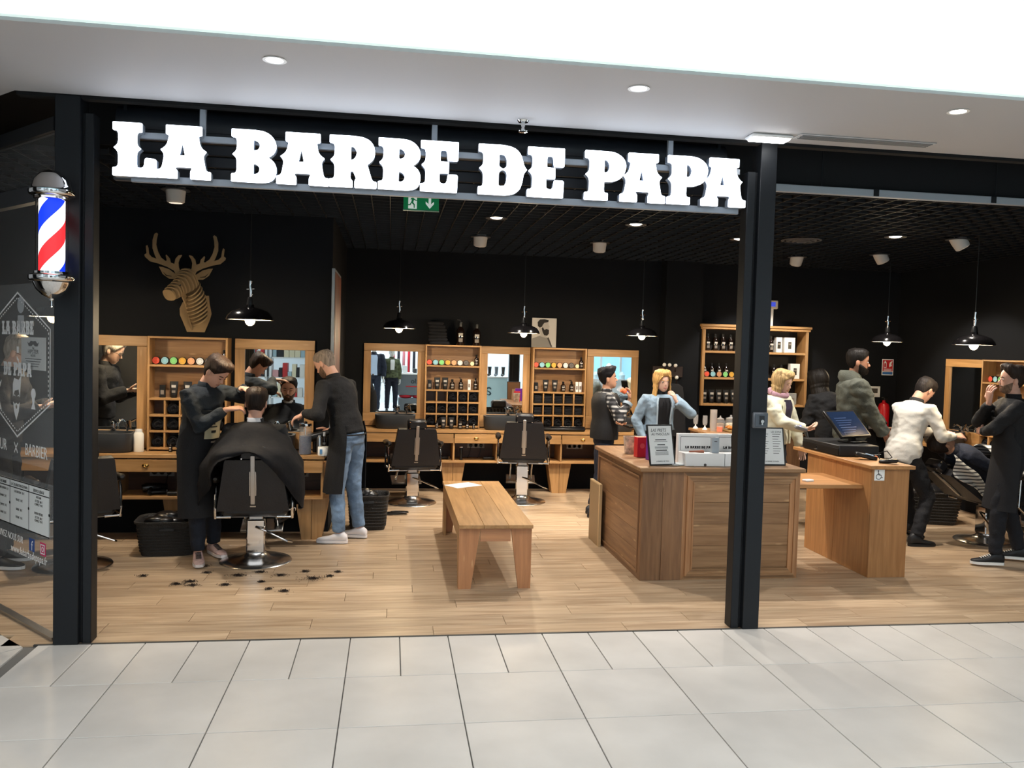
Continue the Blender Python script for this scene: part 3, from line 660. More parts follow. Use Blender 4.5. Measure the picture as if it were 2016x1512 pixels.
# ---- central run
worktop(ST_C, -.52, 3.05, 'long oak worktop along the back wall')
cabinet(ST_C, .62, 'oak drawer cabinet behind the bench, under the left central shelf')
cabinet(ST_C, 1.97, 'oak drawer cabinet left of the man in the plaid shirt')
low_shelf(ST_C, -.5, .06, 'oak low shelf behind the man in jeans'); low_shelf(ST_C, 1.18, 1.41, 'oak low shelf behind the right empty chair'); low_shelf(ST_C, 2.53, 3.03, 'oak low shelf behind the man in the plaid shirt')
mirror(ST_C, -.125, 'wood-framed mirror behind the left empty barber chair', .76)
mirror(ST_C, 1.285, 'wood-framed mirror between the two central shelves', .64)
mirror(ST_C, 2.70, 'wood-framed mirror behind the man in the plaid shirt', .69)
shelf_unit(ST_C, .605, 'oak shelf unit topped by two tall brown bottles'); shelf_unit(ST_C, 1.965, 'oak shelf unit topped by the portrait print')
fill_unit(ST_C, .605, WA, 8, [('s', -.285, 'small black tube carton'), ('t', -.19, 'wide black squeeze tube'), ('t', -.09, 'slim black squeeze tube'), ('b', .0, 'round brown bottle'), ('p', .11, 'brown pump bottle'), ('c', .215, 'slim white carton'), ('n', .295, 'tall brown bottle')], {(2, 0), (2, 1)}, [('m', -.19, 'leftmost small dark bottle'), ('t', -.11, 'silver-capped tube, left one'), ('t', -.01, 'silver-capped tube, right one'), ('b', .1, 'round brown bottle'), ('m', .19, 'small brown bottle'), ('s', .27, 'tiny pale-labelled bottle')])
fill_unit(ST_C, 1.965, WB, 8, [('s', -.285, 'small black tube carton'), ('t', -.16, 'wide black squeeze tube'), ('t', -.04, 'slim black squeeze tube'), ('b', .07, 'round brown bottle'), ('p', .18, 'brown pump bottle'), ('c', .25, 'slim white carton, left one'), ('c', .295, 'slim white carton, right one')], set(), [], 1)
# ---- right wall run, seen end-on
worktop(ST_R, -1.3, 1.7, 'oak worktop along the right wall')
cabinet(ST_R, .55, 'oak drawer cabinet along the right wall, behind the reclined chair')
mirror(ST_R, -.36, 'wood-framed mirror on the right wall beside the pendant lamp')
shelf_unit(ST_R, .45, 'oak shelf unit behind the head of the barber at far right')
fill_unit(ST_R, .45, WR, 3, [('t', -.16, 'black squeeze tube')], {(2, 0), (2, 1), (1, 0)}, [])
# ---------------------------------------------------------------- basins
def basin(S_, x, lab, fx=.1, y=-.22):
    t = put(thing('basin', lab, 'basin', (x, y, .79), group='black salon basins'), S_)
    def ring(w, d, z, n=36):
        out = []
        for k in range(n):
            a = 2*PI*k/n; c, s_ = math.cos(a), math.sin(a); p = 3.4
            out.append((w*math.copysign(abs(c)**(2/p), c), d*math.copysign(abs(s_)**(2/p), s_), z))
        return out
    MB().rings([ring(.225, .135, 0), ring(.24, .15, .02), ring(.25, .16, .16), ring(.25, .16, .172), ring(.225, .135, .172), ring(.21, .12, .06), ring(.16, .08, .04)]).build('bowl', M('basin_charcoal', '#33363a', .45), t)
    MB().lathe([(.02, .041), (.022, .044), (0, .046)], 16).build('drain', CHROME, t)
    f = MB().lathe([(.026, .172), (.026, .185), (.017, .19), (.017, .235), (0, .24)], 18, c=(fx, .148, 0)).build('tap', CHROME, t)
    MB().tube([(fx, .148, .215), (fx+.01, .10, .25), (fx+.02, .05, .255), (fx+.03, .02, .225)], [.012, .012, .011, .012], 10).build('spout', CHROME, f)
    MB().tube([(fx, .148, .235), (fx-.035, .15, .262)], [.009, .006], 8).build('lever', CHROME, f)
    h = MB(); h.tube([(fx+.12, .148, .172), (fx+.12, .148, .2), (fx+.11, .11, .24), (fx+.15, .09, .262), (fx+.16, .05, .2)], [.012, .012, .014, .016, .02], 10); h.build('hand_shower', CHROME, t)
    return t
basin(ST_L, -2.69, 'charcoal basin beside the white talc bottle', .02); basin(ST_L, -1.28, 'charcoal basin hidden behind the seated customer', .02)
basin(ST_C, -.10, 'charcoal basin behind the left empty barber chair', .02); basin(ST_C, 1.25, 'charcoal basin behind the right empty barber chair', .08); basin(ST_C, 2.68, 'charcoal basin behind the man in the plaid shirt', .1)
basin(ST_R, -.45, 'charcoal basin on the right wall above the reclined customer', .1)
# ---------------------------------------------------------------- barber chairs (face +y)
def barber_chair(loc, rz, lab, lift=0, recline=0, head=True):
    t = thing('barber_chair', lab, 'barber chair', loc, rz, 'black leather barber chairs')
    MB().lathe([(.285, 0), (.288, .008), (.28, .016), (.2, .03), (.12, .045), (.085, .07), (.08, .085), (0, .085)], 48).build('base', M('chrome_satin', '#dcdcdc', .24, 1), t)
    MB().b2(-.075, .075, -.065, .065, .08, .36+lift, .012).build('pump_column', CHROME, t)
    MB().b2(-.055, .055, -.05, .05, .34+lift, .41+lift, .006).build('column_head', BRUSH, t)
    MB().tube([(.0, -.07, .3), (.1, -.12, .27), (.26, -.16, .2), (.29, -.1, .18)], .009, 8).build('pump_lever', CHROME, t)
    for s in (-1, 1): MB().b2(s*.24, s*.06, -.05, .05, .375+lift, .405+lift, .004).build('seat_bracket', BRUSH, t)
    z = .41+lift
    s_ = MB(); s_.b2(-.26, .26, -.23, .28, z, z+.13, .035); s_.build('seat', LEATHER, t)
    for k in range(7): pass
    # backrest leans away from the sitter
    R = Matrix.Translation((0, -.235, z+.07)) @ Matrix.Rotation(.16+recline, 4, 'X')
    bk = MB(); pl = [(-.275, 0), (.275, 0), (.215, .40), (.205, .42), (-.205, .42), (-.215, .40)]
    bk.prism(pl, .075, R, -.05); bo = bk.build('backrest', LEATHER, t)
    for k in range(9):
        x = -.2+k*.05; MB().tube([(x*1.2, .022, .03), (x, .028, .2), (x*.95, .022, .39)], [.024, .026, .024], 8, T=R).build('pleat', LEATHER, bo)
    MB().b2(-.018, .018, -.064, -.05, .06, .46, .003, R).build('headrest_bar', BRUSH, bo)
    MB().b2(-.028, .028, -.06, -.05, .13, .33, .002, R).build('bar_guide', BRUSH, bo)
    MB().b2(-.022, .022, -.053, -.05, .035, .045, 0, R).build('maker_plate', BRUSH, bo)
    if head:
        hb = MB().b2(-.105, .105, -.045, .06, .41, .52, .02, R).build('headrest', LEATHER, t)
        for sx in (-1, 1):
            for zz in (.43, .5): MB().cyl(R @ Vector((sx*.085, -.05, zz)), R @ Vector((sx*.085, -.044, zz)), .006, n=10).build('stud', CHROME, hb)
    for s in (-1, 1):
        x = s*.295
        MB().tube([(x, -.2, z-.01), (x, -.22, z+.05), (x, -.2, z+.22), (x, -.17, z+.265)], .011, 8).build('arm_post', CHROME, t)
        MB().tube([(x, .1, z-.01), (x, .11, z+.26)], .011, 8).build('arm_post', CHROME, t)
        MB().tube([(x*.6, -.2, z), (x, -.2, z), (x, .1, z), (x*.6, .1, z)], .01, 8).build('arm_frame', CHROME, t)
        rg = []
        for y, w, h, dz in ((-.24, .015, .012, .02), (-.22, .03, .028, .015), (-.1, .036, .032, 0), (.1, .034, .03, 0), (.17, .028, .024, -.005), (.19, .01, .01, -.01)):
            rg.append([(x+w*math.cos(2*PI*k/14), y, z+.29+dz+h*math.sin(2*PI*k/14)) for k in range(14)])
        MB().rings(rg).build('armrest', M('arm_leather', '#2a2522', .3), t)
    MB().tube([(-.13, .2, z), (-.13, .42, z-.18), (-.13, .46, .2)], .012, 8).build('footrest_strut', CHROME, t)
    MB().tube([(.13, .2, z), (.13, .42, z-.18), (.13, .46, .2)], .012, 8).build('footrest_strut', CHROME, t)
    MB().box((0, .5, .19), (.36, .2, .022), .006, R=Matrix.Rotation(.35, 4, 'X')).build('footrest', BRUSH, t)
    return t
barber_chair((-1.235, 1.87, 0), .05, 'black barber chair holding the customer in the cape')
barber_chair((.10, 4.42, 0), .12, 'empty black barber chair between the man in jeans and the bench')
barber_chair((1.40, 4.5, 0), -.12, 'empty black barber chair behind the far end of the bench', .08)
barber_chair((-2.62, 1.78, 0), .55, 'black barber chair half hidden by the left door post')
# ---------------------------------------------------------------- bench
t = thing('bench', 'low oak bench with splayed board legs in the middle of the shop', 'bench', (.64, 0, 0))
MB().prism([(-.275, .47), (.275, .47), (.275, .495), (-.275, .495)], .01, off=0) 
bx = MB(); 
for k in range(3): MB().b2(-.28+k*.1867, -.28+(k+1)*.1867-.001, .95, 2.98, .465, .492, .002).build('seat_board', W1y, t)
for y in (.99, 2.9):
    for s in (-1, 1): MB().prism([(s*.275, 0), (s*.18, 0), (s*.115, .465), (s*.275, .465)], .028, off=y).build('leg', wood('bench_leg', '#bb8459', '#9c6a45', 'z', knots=.5), t)
    MB().b2(-.115, .115, y+.002, y+.026, .36, .465).build('end_rail', wood('bench_rail', '#b8845a', '#98694a', 'x', knots=.4), t)
for s in (-1, 1):
    for y0, y1 in ((1.018, 1.16), (2.76, 2.9)): MB().add([(s*.275, y, z) for y, z in ((y0, 0), (y0+.05 if y0 < 2 else y1, 0), (y1 if y0 < 2 else y1, .36), (y0, .36))]+[(s*.25, y, z) for y, z in ((y0, 0), (y0+.05 if y0 < 2 else y1, 0), (y1, .36), (y0, .36))], [(0, 1, 2, 3), (7, 6, 5, 4), (0, 4, 5, 1), (1, 5, 6, 2), (2, 6, 7, 3), (3, 7, 4, 0)]).build('leg_side', W1z, t)
    MB().b2(s*.25, s*.275, 1.018, 2.9, .36, .465, .002).build('side_rail', W1y, t)
tag(MB().box((0, 0, .0015), (.21, .3, .003), 0, R=Matrix.Rotation(.12, 4, 'Z')).build('leaflet', PAPER, None, 0, (.54, 2.72, .492), -1.1), 'white leaflet lying on the far end of the bench', 'leaflet')
# ---------------------------------------------------------------- reception counter
t = thing('reception_counter', 'L-shaped reception counter with framed pine panels behind the right door post', 'counter', (1.82, 1.15, 0))
TOPZ = .905
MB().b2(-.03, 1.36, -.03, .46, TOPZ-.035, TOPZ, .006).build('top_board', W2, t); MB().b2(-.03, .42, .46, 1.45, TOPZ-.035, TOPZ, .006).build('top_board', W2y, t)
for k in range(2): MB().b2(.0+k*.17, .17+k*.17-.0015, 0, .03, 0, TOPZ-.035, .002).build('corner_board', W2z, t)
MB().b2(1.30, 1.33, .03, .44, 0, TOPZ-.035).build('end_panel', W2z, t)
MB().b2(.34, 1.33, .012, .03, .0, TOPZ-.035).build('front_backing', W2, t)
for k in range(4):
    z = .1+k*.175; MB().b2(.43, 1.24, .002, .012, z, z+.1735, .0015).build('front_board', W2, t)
def frame(pts, prof, name, mat, par, T):
    """mitred moulding round a rectangle (x0,z0,x1,z1) with widths/depths prof"""
    x0, z0, x1, z1 = pts; a = 0
    for w, d in prof:
        X0, Z0, X1, Z1 = x0+a, z0+a, x1-a, z1-a
        for nm, q in (('l', [(X0, Z0), (X0+w, Z0+w), (X0+w, Z1-w), (X0, Z1)]), ('r', [(X1, Z0), (X1-w, Z0+w), (X1-w, Z1-w), (X1, Z1)]), ('b', [(X0, Z0), (X1, Z0), (X1-w, Z0+w), (X0+w, Z0+w)]), ('t', [(X0, Z1), (X1, Z1), (X1-w, Z1-w), (X0+w, Z1-w)])):
            MB().prism(q, d, T, -d).build(name, mat[0] if nm in 'bt' else mat[1], par)
        a += w
frame((.34, .0, 1.33, TOPZ-.035), ((.03, .006), (.018, .024), (.03, .012), (.012, .02)), 'moulding', (W2, wood('pine_mould_v', '#b98a60', '#9a6c44', 'z')), t, Matrix.Translation((0, .012, 0)))
# left return: panelled side
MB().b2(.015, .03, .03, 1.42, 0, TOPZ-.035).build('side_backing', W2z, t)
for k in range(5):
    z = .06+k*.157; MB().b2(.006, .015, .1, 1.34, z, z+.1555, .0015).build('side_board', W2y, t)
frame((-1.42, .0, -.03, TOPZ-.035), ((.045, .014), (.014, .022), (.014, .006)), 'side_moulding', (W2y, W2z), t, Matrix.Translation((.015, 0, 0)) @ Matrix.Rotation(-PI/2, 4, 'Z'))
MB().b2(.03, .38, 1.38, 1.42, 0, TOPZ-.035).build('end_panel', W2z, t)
# ---------------------------------------------------------------- cash counter with its low flap
t = thing('cash_counter', 'narrow oak cash counter carrying the till, with accessibility sticker', 'counter', (3.77, 1.14, 0))
WC = wood('oak_veneer_v', '#b3814f', '#97683c', 'z', knots=.1); WCh = wood('oak_veneer_h', '#b98753', '#9d6f42', 'x', knots=.1); WCy = wood('oak_veneer_d', '#b98753', '#9d6f42', 'y', knots=.1)
CT = .935
MB().b2(-.03, .37, -.03, 1.3, CT-.03, CT, .004).build('top_board', WCy, t)
MB().b2(0, .335, 0, .022, 0, CT-.03, .002).build('front_panel', WC, t)
for y0, y1 in ((.022, .56), (.562, 1.06)): MB().b2(0, .022, y0, y1, 0 if y0 < .5 else 0, CT-.03, .002).build('side_panel', WC, t)
MB().b2(.313, .335, .022, 1.26, 0, CT-.03, .002).build('side_panel', WC, t)
MB().b2(.022, .313, 1.02, 1.06, 0, CT-.03).build('back_panel', WC, t)
t = thing('low_flap', 'lower oak shelf bridging the two counters', 'shelf', (3.48, 1.14, .72))
MB().b2(-.329, .289, .12, .78, 0, .035, .004).build('board', WCh, t)
MB().b2(-.3, -.27, .14, .76, -.12, 0).build('cleat', WCy, t)
tag(MB().box((0, 0, .008), (.085, .055, .016), .003).build('card_stack', PAPER, None, 0, (3.36, 1.42, .755), .3), 'small stack of white cards on the low flap', 'cards')
# ---------------------------------------------------------------- wall shelf behind the counter
t = thing('product_shelf', 'oak wall shelf with three rows of bottles behind the right post', 'shelf', (3.85, 5.4, 1.14))
x1 = 1.43; dp = .26
for x in (0, x1): MB().b2(x-.02, x+.02, -dp, -.004, 0, 1.03, .003).build('side', W1z, t)
for z in (.0, .345, .69): MB().b2(.02, x1-.02, -dp+.004, -.004, z, z+.03, .003).build('shelf_board', W1, t)
MB().b2(-.05, x1+.05, -dp-.03, -.004, 1.03, 1.065, .006).build('cornice', W1, t); MB().b2(-.035, x1+.035, -dp-.015, -.004, 1.0, 1.03, .004).build('cornice', W1, t)
MB().b2(.02, x1-.02, -.012, -.004, .03, 1.03).build('back_panel', M('shelf_back_black', '#1a1512', .7), t)
I4 = Matrix.Identity(4); ordn = ('first', 'second', 'third', 'fourth', 'fifth', 'sixth', 'seventh', 'eighth', 'ninth', 'tenth')
ZS = (1.171, 1.516, 1.861)
for i in range(7): bottle(I4, 3.94+i*.105, 5.25, ZS[2], f'{ordn[i]} dark bottle from the left on the top row of the product shelf', .22, .036, grp='bottles on the product shelf')
for i in range(2): bottle(I4, 4.72+i*.1, 5.25, ZS[2], f'{("left","right")[i]} dark bottle beside the white cartons on the top row of the product shelf', .22, .036, grp='bottles on the product shelf')
def clipper_box(x, z, lab, w=.12, h=.2):
    t = thing('clipper_box', lab, 'box', (x, 5.25, z), group='white clipper boxes')
    MB().b2(-w/2, w/2, -.04, .04, 0, h, .002).build('carton', WHITE, t); MB().b2(-.022, .022, -.0415, -.04, h*.25, h*.7, .0005).build('picture', BLKPL, t)
    MB().b2(-.016, .016, -.0425, -.0415, h*.5, h*.62).build('picture_detail', M('label_print_dim'), t)
clipper_box(4.92, ZS[2], 'narrow white clipper box on the top row of the product shelf', .08); clipper_box(5.07, ZS[2], 'wide white clipper box on the top row of the product shelf', .15)
for i, c in enumerate(('#f0583f', '#8cc4d2', '#c98d64', '#7fcf7c', '#d8a53c', '#d9ddd9')):
    pot(I4, 3.92+i*.085, 5.2, ZS[1], f'{("red","sky blue","brown","green","amber","white")[i]} tin in the middle row of the product shelf', c, .038)
for i in range(4): bottle(I4, 3.92+i*.1, 5.28, ZS[1], f'{ordn[i]} dark bottle behind the tins of the product shelf', .18, .032, grp='bottles on the product shelf')
for i in range(3): tube_(I4, 4.58+i*.09, 5.25, ZS[1], f'{ordn[i]} silver-ended tube in the middle row of the product shelf', .17, .04, M('tube_grey', '#5c5f62', .3))
for i in range(2): bottle(I4, 4.88+i*.1, 5.25, ZS[1], f'{("left","right")[i]} brown bottle beside the lone white box, middle row of the product shelf', .18, .036, grp='bottles on the product shelf')
clipper_box(5.16, ZS[1], 'lone white clipper box in the middle row of the product shelf', .13, .2)
for i in range(6): tube_(I4, 3.92+i*.1, 5.25, ZS[0], f'{ordn[i]} black tube in the bottom row of the product shelf', .18, .044, grp='tubes on the product shelf')
bottle(I4, 4.95, 5.25, ZS[0], 'round dark bottle in the bottom row of the product shelf', .2, .045, grp='bottles on the product shelf')
carton(I4, 5.12, 5.25, ZS[0], 'grey box in the bottom row of the product shelf', .15, .15, .08, M('grey_card', '#8d8f8f', .6))
t = thing('alarm_keypad', 'white alarm keypad with blue screen on a pole above the product shelf', 'keypad', (4.86, 5.35, 2.205))
MB().b2(-.02, .02, -.02, .02, 0, .24, .003).build('pole', WHITE, t); MB().b2(-.06, .075, -.04, .02, .235, .35, .01).build('housing', M('keypad_ivory', '#d9d2c4', .5), t)
MB().b2(-.03, .035, -.0415, -.04, .265, .325).build('screen', M('keypad_screen', '#4152d8', .3, emit=.7), t)
# ---------------------------------------------------------------- pendants
BULB = M('bulb_warm', '#ffe2b0', .4, emit=28)
def pendant(x, y, zb, lab, power=22, D=.185):
    t = thing('pendant_lamp', lab, 'pendant lamp', (x, y, zb), group='black enamel pendant lamps'); k = D/.185
    MB().lathe([(.185*k, .018), (.187*k, .022), (.175*k, .05), (.15*k, .082), (.10*k, .105), (.05*k, .118), (.034, .122), (.03, .14), (.0, .14), (0, .13), (.03, .115), (.1*k, .1), (.148*k, .077), (.172*k, .046), (.183*k, .018)], 48, cap=False).build('shade', M('enamel_black', '#100f10', .14, coat=.8), t)
    MB().lathe([(.181*k, .021), (.171*k, .044), (.146*k, .075), (.1*k, .097), (.03, .112)], 48, cap=False).build('shade_lining', M('enamel_white', '#f4efe6', .35), t)
    MB().lathe([(0, .2), (.018, .2), (.024, .185), (.03, .13), (.03, .122)], 20).build('socket', BLKPL, t)
    MB().tube([(0, 0, .2), (.004, 0, .25), (-.004, 0, .29), (0, 0, .33)], [.01, .016, .012, .016], 10).build('swivel', CHROME, t)
    MB().cyl((0, 0, .33), (0, 0, 3.04-zb), .004, n=6).build('cord', BLKPL, t)
    MB().tube([(.03, 0, .27), (-.03, 0, .265)], .007, 8).build('clamp_screw', CHROME, t)
    MB().ell((0, 0, .018), (.04, .04, .046), 20, 14).build('bulb', BULB, t)
    l = bpy.data.lights.new('pendant_glow', 'POINT'); l.energy = power; l.color = (1, .78, .5); l.shadow_soft_size = .045
    o = bpy.data.objects.new('pendant_glow', l); COL.objects.link(o); o.parent = t; o.location = (0, 0, -.055)
pendant(-1.29, 1.75, 1.965, 'black pendant lamp below the stag head, above the seated customer')
pendant(-.085, 4.3, 1.985, 'black pendant lamp above the left empty barber chair')
pendant(1.34, 4.3, 1.975, 'black pendant lamp beside the portrait print')
pendant(2.75, 4.3, 1.985, 'black pendant lamp above the mirror behind the plaid shirt')
pendant(5.75, 4.1, 2.0, 'black pendant lamp beside the red fire safety notice')
pendant(5.33, 2.05, 1.95, 'large-looking black pendant lamp above the reclined customer')
pendant(-2.86, 2.0, 1.945, 'black pendant lamp seen through the angled shop window')
# ---------------------------------------------------------------- baskets
def basket(loc, rz, lab, sx=.3, sy=.2, h=.3):
    t = thing('wicker_basket', lab, 'basket', loc, rz, 'dark plastic wicker baskets')
    def ring(k, z, n=40):
        out = []
        for i in range(n):
            a = 2*PI*i/n; c, s_ = math.cos(a), math.sin(a); p = 5
            out.append((sx*k*math.copysign(abs(c)**(2/p), c), sy*k*math.copysign(abs(s_)**(2/p), s_), z))
        return out
    wm = M('wicker_dark', '#2a2826', .55, bump=1, bscale=120)
    MB().rings([ring(.82, 0), ring(.84, .01), ring(.98, h-.02), ring(1.03, h-.015), ring(1.04, h), ring(1.0, h+.004), ring(.94, h-.01), ring(.8, .03)]).build('basket', wm, t)
    for k in range(9):
        z = .03+k*(h-.07)/9; kk = .845+.135*z/h
        pts = ring(kk+.012, z+.01); MB().tube(pts+[pts[0]], .006, 6, False).build('weave_band', wm, t)
    for s in (-1, 1): MB().b2(-.06, .06, s*sy*.97, s*(sy*.97+.012), h-.075, h-.05, .004).build('handle_slot', BLACK, t)
    b = MB(); 
    for k in range(7): b.ell((random.uniform(-.45, .45)*sx, random.uniform(-.3, .3)*sy, h-.03+random.uniform(0, .04)), (.4*sx, .4*sy, .05), 12, 8, R=Matrix.Rotation(random.uniform(-.6, .6), 3, 'X'))
    o = b.build('laundry', M('black_nylon', '#0f0f11', .3, bump=.6, bscale=14), None, 60, loc, rz); tag(o, 'used black capes heaped in the '+lab, 'laundry')
    return t
basket((-2.0, 2.22, 0), .1, 'dark wicker basket left of the front barber', .26, .2, .29)
basket((-.36, 3.13, 0), .0, 'dark wicker basket behind the white shoes', .2, .17, .34)
basket((5.75, 3.35, 0), -.25, 'dark wicker basket behind the reclined chair', .42, .24, .36)
print('furn ok', len(bpy.data.objects))
# ================================================================== PROPS
# ---- prints on the angled window
def gprint(name, loops, mat=WPRINT, ext=.0006, y=-.0035, par=None):
    me = curve_mesh(loops, ext, name); return flat(name, me, mat, par or gz, Matrix.Translation((0, y, 0)) @ UP)
def gtext(s, size, x, z, mat=WPRINT, sx=1, shear=0, y=-.0035, par=None, align='CENTER'):
    me = text_mesh(s, size, .0006, align, sx=sx, shear=shear); return flat('lettering', me, mat, par or gz, Matrix.Translation((x, y, z)) @ UP)
fu = MB().b2(-1.3, -.02, -.0025, -.001, 1.015, 2.13).build('upper_film', FILM, gz); fd = MB().b2(-1.3, -.025, -.0025, -.001, .405, .925).build('lower_film', FILM, gz)
def ring2(o, i): return [o, i[::-1]]
def hexa(k): return [(-.55, 2.083-k*1.35), (-.07-k, 1.852-k*.5), (-.07-k, 1.40+k*.5), (-.55, 1.166+k*1.35), (-1.03+k, 1.40+k*.5), (-1.03+k, 1.852-k*.5)]
gprint('diamond_line', [hexa(0), hexa(.009)], par=fu)
hx = hexa(.028); dots = []
for i in range(6):
    a, b = Vector(hx[i]), Vector(hx[(i+1) % 6]); n = int((b-a).length/.028); d = (b-a).normalized(); w = Vector((-d.y, d.x))*.004
    for k in range(n):
        p = a+(b-a)*(k+.25)/n; q = a+(b-a)*(k+.75)/n; dots.append([tuple(p+w), tuple(q+w), tuple(q-w), tuple(p-w)])
gprint('dotted_line', dots, par=fu)
def gslab(s, h, x, z, sx): flat('lettering', slab_text(s, h, .0006, sx=sx), WPRINT, fu, Matrix.Translation((x, -.0035, z)) @ UP)
gslab('LA BARBE', .085, -.55, 1.815, .82); gslab('DE PAPA', .085, -.55, 1.555, .82)
gprint('barber_figure', [circ(-.50, 2.0, .052, 20)], M('print_grey', '#c9ced2', .6, alpha=.6), par=fu)
gprint('barber_figure', [[(-.545, 1.935), (-.455, 1.935), (-.45, 1.88), (-.475, 1.84), (-.5, 1.815), (-.525, 1.84), (-.55, 1.88)]], M('print_grey'), par=fu)
gprint('face_hair', [[(-.62, 1.42), (-.62, 1.5), (-.60, 1.54), (-.53, 1.53), (-.49, 1.56), (-.50, 1.50), (-.51, 1.42), (-.53, 1.47), (-.59, 1.46)]], par=fu)
gprint('face_beard', [[(-.615, 1.39), (-.6, 1.33), (-.565, 1.275), (-.53, 1.33), (-.515, 1.39), (-.54, 1.375), (-.565, 1.385), (-.59, 1.375)], circ(-.565, 1.36, .014)], par=fu)
for s in (-1, 1): gprint('face_brow', [[(-.565+s*.01, 1.425), (-.565+s*.035, 1.437), (-.565+s*.045, 1.425), (-.565+s*.035, 1.43)]], par=fu)
gprint('shaving_brush', [circ(-.31, 1.455, .033, 18), [(-.33, 1.425), (-.29, 1.425), (-.298, 1.395), (-.28, 1.36), (-.34, 1.36), (-.322, 1.395)]], par=fu)
gprint('razor', [[(-.83, 1.50), (-.80, 1.52), (-.86, 1.42), (-.80, 1.33), (-.82, 1.325), (-.885, 1.42)]], par=fu)
gprint('pole_drawing', [[(-.56, 1.70), (-.53, 1.70), (-.53, 1.74), (-.56, 1.74)], [(-.56, 1.66), (-.53, 1.64), (-.53, 1.66), (-.56, 1.68)], [(-.56, 1.62), (-.53, 1.60), (-.53, 1.62), (-.56, 1.64)]], par=fu)
gtext('BARBIER', .105, -.27, 1.07, sx=.82, par=fu); gtext('COIFFEUR', .105, -.91, 1.07, sx=.82, par=fu)
for s in (-1, 1): gprint('cross', [[(-.60, 1.1+s*.03), (-.594, 1.1+s*.034), (-.54, 1.1-s*.03), (-.546, 1.1-s*.034)]], par=fu)
nt_ = MB().b2(-.53, -.17, .011, .0125, 1.60, 1.80).build('notice', PAPER, gz)
GRY = M('print_dark_grey', '#4d4a48', .7)
def mou(x, z, k): return [[(x-.5*k, z+.06*k), (x-.38*k, z-.1*k), (x-.15*k, z-.1*k), (x, z-.02*k), (x+.15*k, z-.1*k), (x+.38*k, z-.1*k), (x+.5*k, z+.06*k), (x+.36*k, z-.0*k), (x+.2*k, z+.1*k), (x, z+.08*k), (x-.2*k, z+.1*k), (x-.36*k, z)]]
gprint('moustache', mou(-.35, 1.762, .17), GRY, y=.010, par=nt_); gtext('The', .02, -.35, 1.728, GRY, y=.010, par=nt_); gtext('HIPSTER', .036, -.35, 1.70, GRY, y=.010, sx=1.2, par=nt_); gtext('HOUSE', .022, -.35, 1.68, GRY, y=.010, par=nt_)
for k in range(4): MB().b2(-.35-.12+k*.015, -.35+.12-k*.015, .0098, .0105, 1.665-k*.015, 1.669-k*.015).build('text_line', GRY, nt_)
# price board
pb = MB().b2(-1.2, -.07, -.0045, -.003, .60, .895).build('price_board', PAPER, fd)
for z0, z1 in ((.60, .607), (.888, .895), (.842, .848)): MB().b2(-1.2, -.07, -.0052, -.0045, z0, z1).build('board_line', INK, pb)
for x in (-.075, -.37, -.66, -.95): MB().b2(x-.002, x+.003, -.0052, -.0045, .60, .895).build('board_line', INK, pb); gprint('board_dot', [circ(x, .74, .01)], INK, y=-.0055, par=pb)
for i, (s, x) in enumerate((('SERVICE LISSAGE', -.225), ('LA COLORATION DE PAPA', -.515), ('TAILLES DE BARBE', -.80))): gtext(s, .026, x, .856, INK, sx=.8, y=-.0055, par=pb)
for cx, rows in ((-.225, (('AFRICAIN', .82), ('1/2 TETE  80 €', .795), ('COMPLET  90 €', .775), ('INDIEN METISSE', .72), ('1/2 TETE  80 €', .695), ('COMPLET  90 €', .675))), (-.515, (('COLORATION   35 €', .815), ('TRACES   18 €', .765), ('BARBE   20 €', .705), ('PATINE   15 €', .655))), (-.80, (('TAILLE DE BARBE EXPRESS  15 €', .815), ('TAILLE DE BARBE  22 €', .765), ('RASAGE COMPLET  25 €', .705), ('RASAGE CRANE  25 €', .655)))):
    for s, z in rows: gtext(s, .021, cx, z, GRY, sx=.8, y=-.0055, par=pb)
gtext('SUIVEZ NOUS SUR', .062, -.46, .505, sx=.8, align='RIGHT', shear=.15, par=fd); gtext('www.labarbedepapa.fr', .07, -.11, .43, sx=.85, align='RIGHT', shear=.15, par=fd)
b_ = MB().b2(-.365, -.285, -.0045, -.003, .48, .56, .0006).build('blue_icon', M('icon_blue', '#3b5998', .5), fd); gtext('f', .085, -.32, .488, y=-.0055, par=fd)
MB().b2(-.205, -.125, -.0045, -.003, .48, .56, .0006).build('pink_icon', M('icon_pink', '#d6336c', .5), fd)
gprint('camera_icon', [[(-.195, .49), (-.135, .49), (-.135, .55), (-.195, .55)], [(-.188, .497), (-.188, .543), (-.142, .543), (-.142, .497)], circ(-.165, .52, .016), circ(-.165, .52, .010)[::-1]], y=-.0055, par=fd)
# ---- stag head
sg = thing('stag_head', 'cardboard stag head trophy of stacked slices on the dark wall', 'wall trophy', (-2.03, 2.95, 2.40))
CB = M('cardboard', '#937a58', .85, var=.12, vscale=8)
q = .000668
def cp(L_): return [((x-650)*q, (640-y)*q) for x, y in L_]
MB().prism(cp([(520, 1090), (560, 1000), (840, 900), (905, 900), (915, 1000), (943, 1150), (920, 1240), (855, 1410), (620, 1410), (560, 1260), (525, 1180)]), .014, off=-.016).build('shield', CB, sg)
ant = cp([(597, 625), (565, 540), (560, 480), (575, 430), (603, 385), (600, 374), (560, 382), (522, 430), (508, 500), (462, 482), (450, 430), (405, 378), (396, 390), (410, 455), (395, 466), (335, 420), (295, 340), (272, 250), (278, 170), (293, 105), (275, 90), (248, 108), (225, 190), (225, 300), (255, 390), (278, 440), (215, 418), (182, 380), (172, 300), (158, 260), (140, 275), (150, 370), (122, 392), (130, 420), (195, 478), (300, 502), (420, 545), (505, 592), (530, 645), (560, 700), (600, 700)])
ear = cp([(300, 540), (350, 545), (430, 570), (520, 635), (540, 700), (430, 697), (350, 640)])
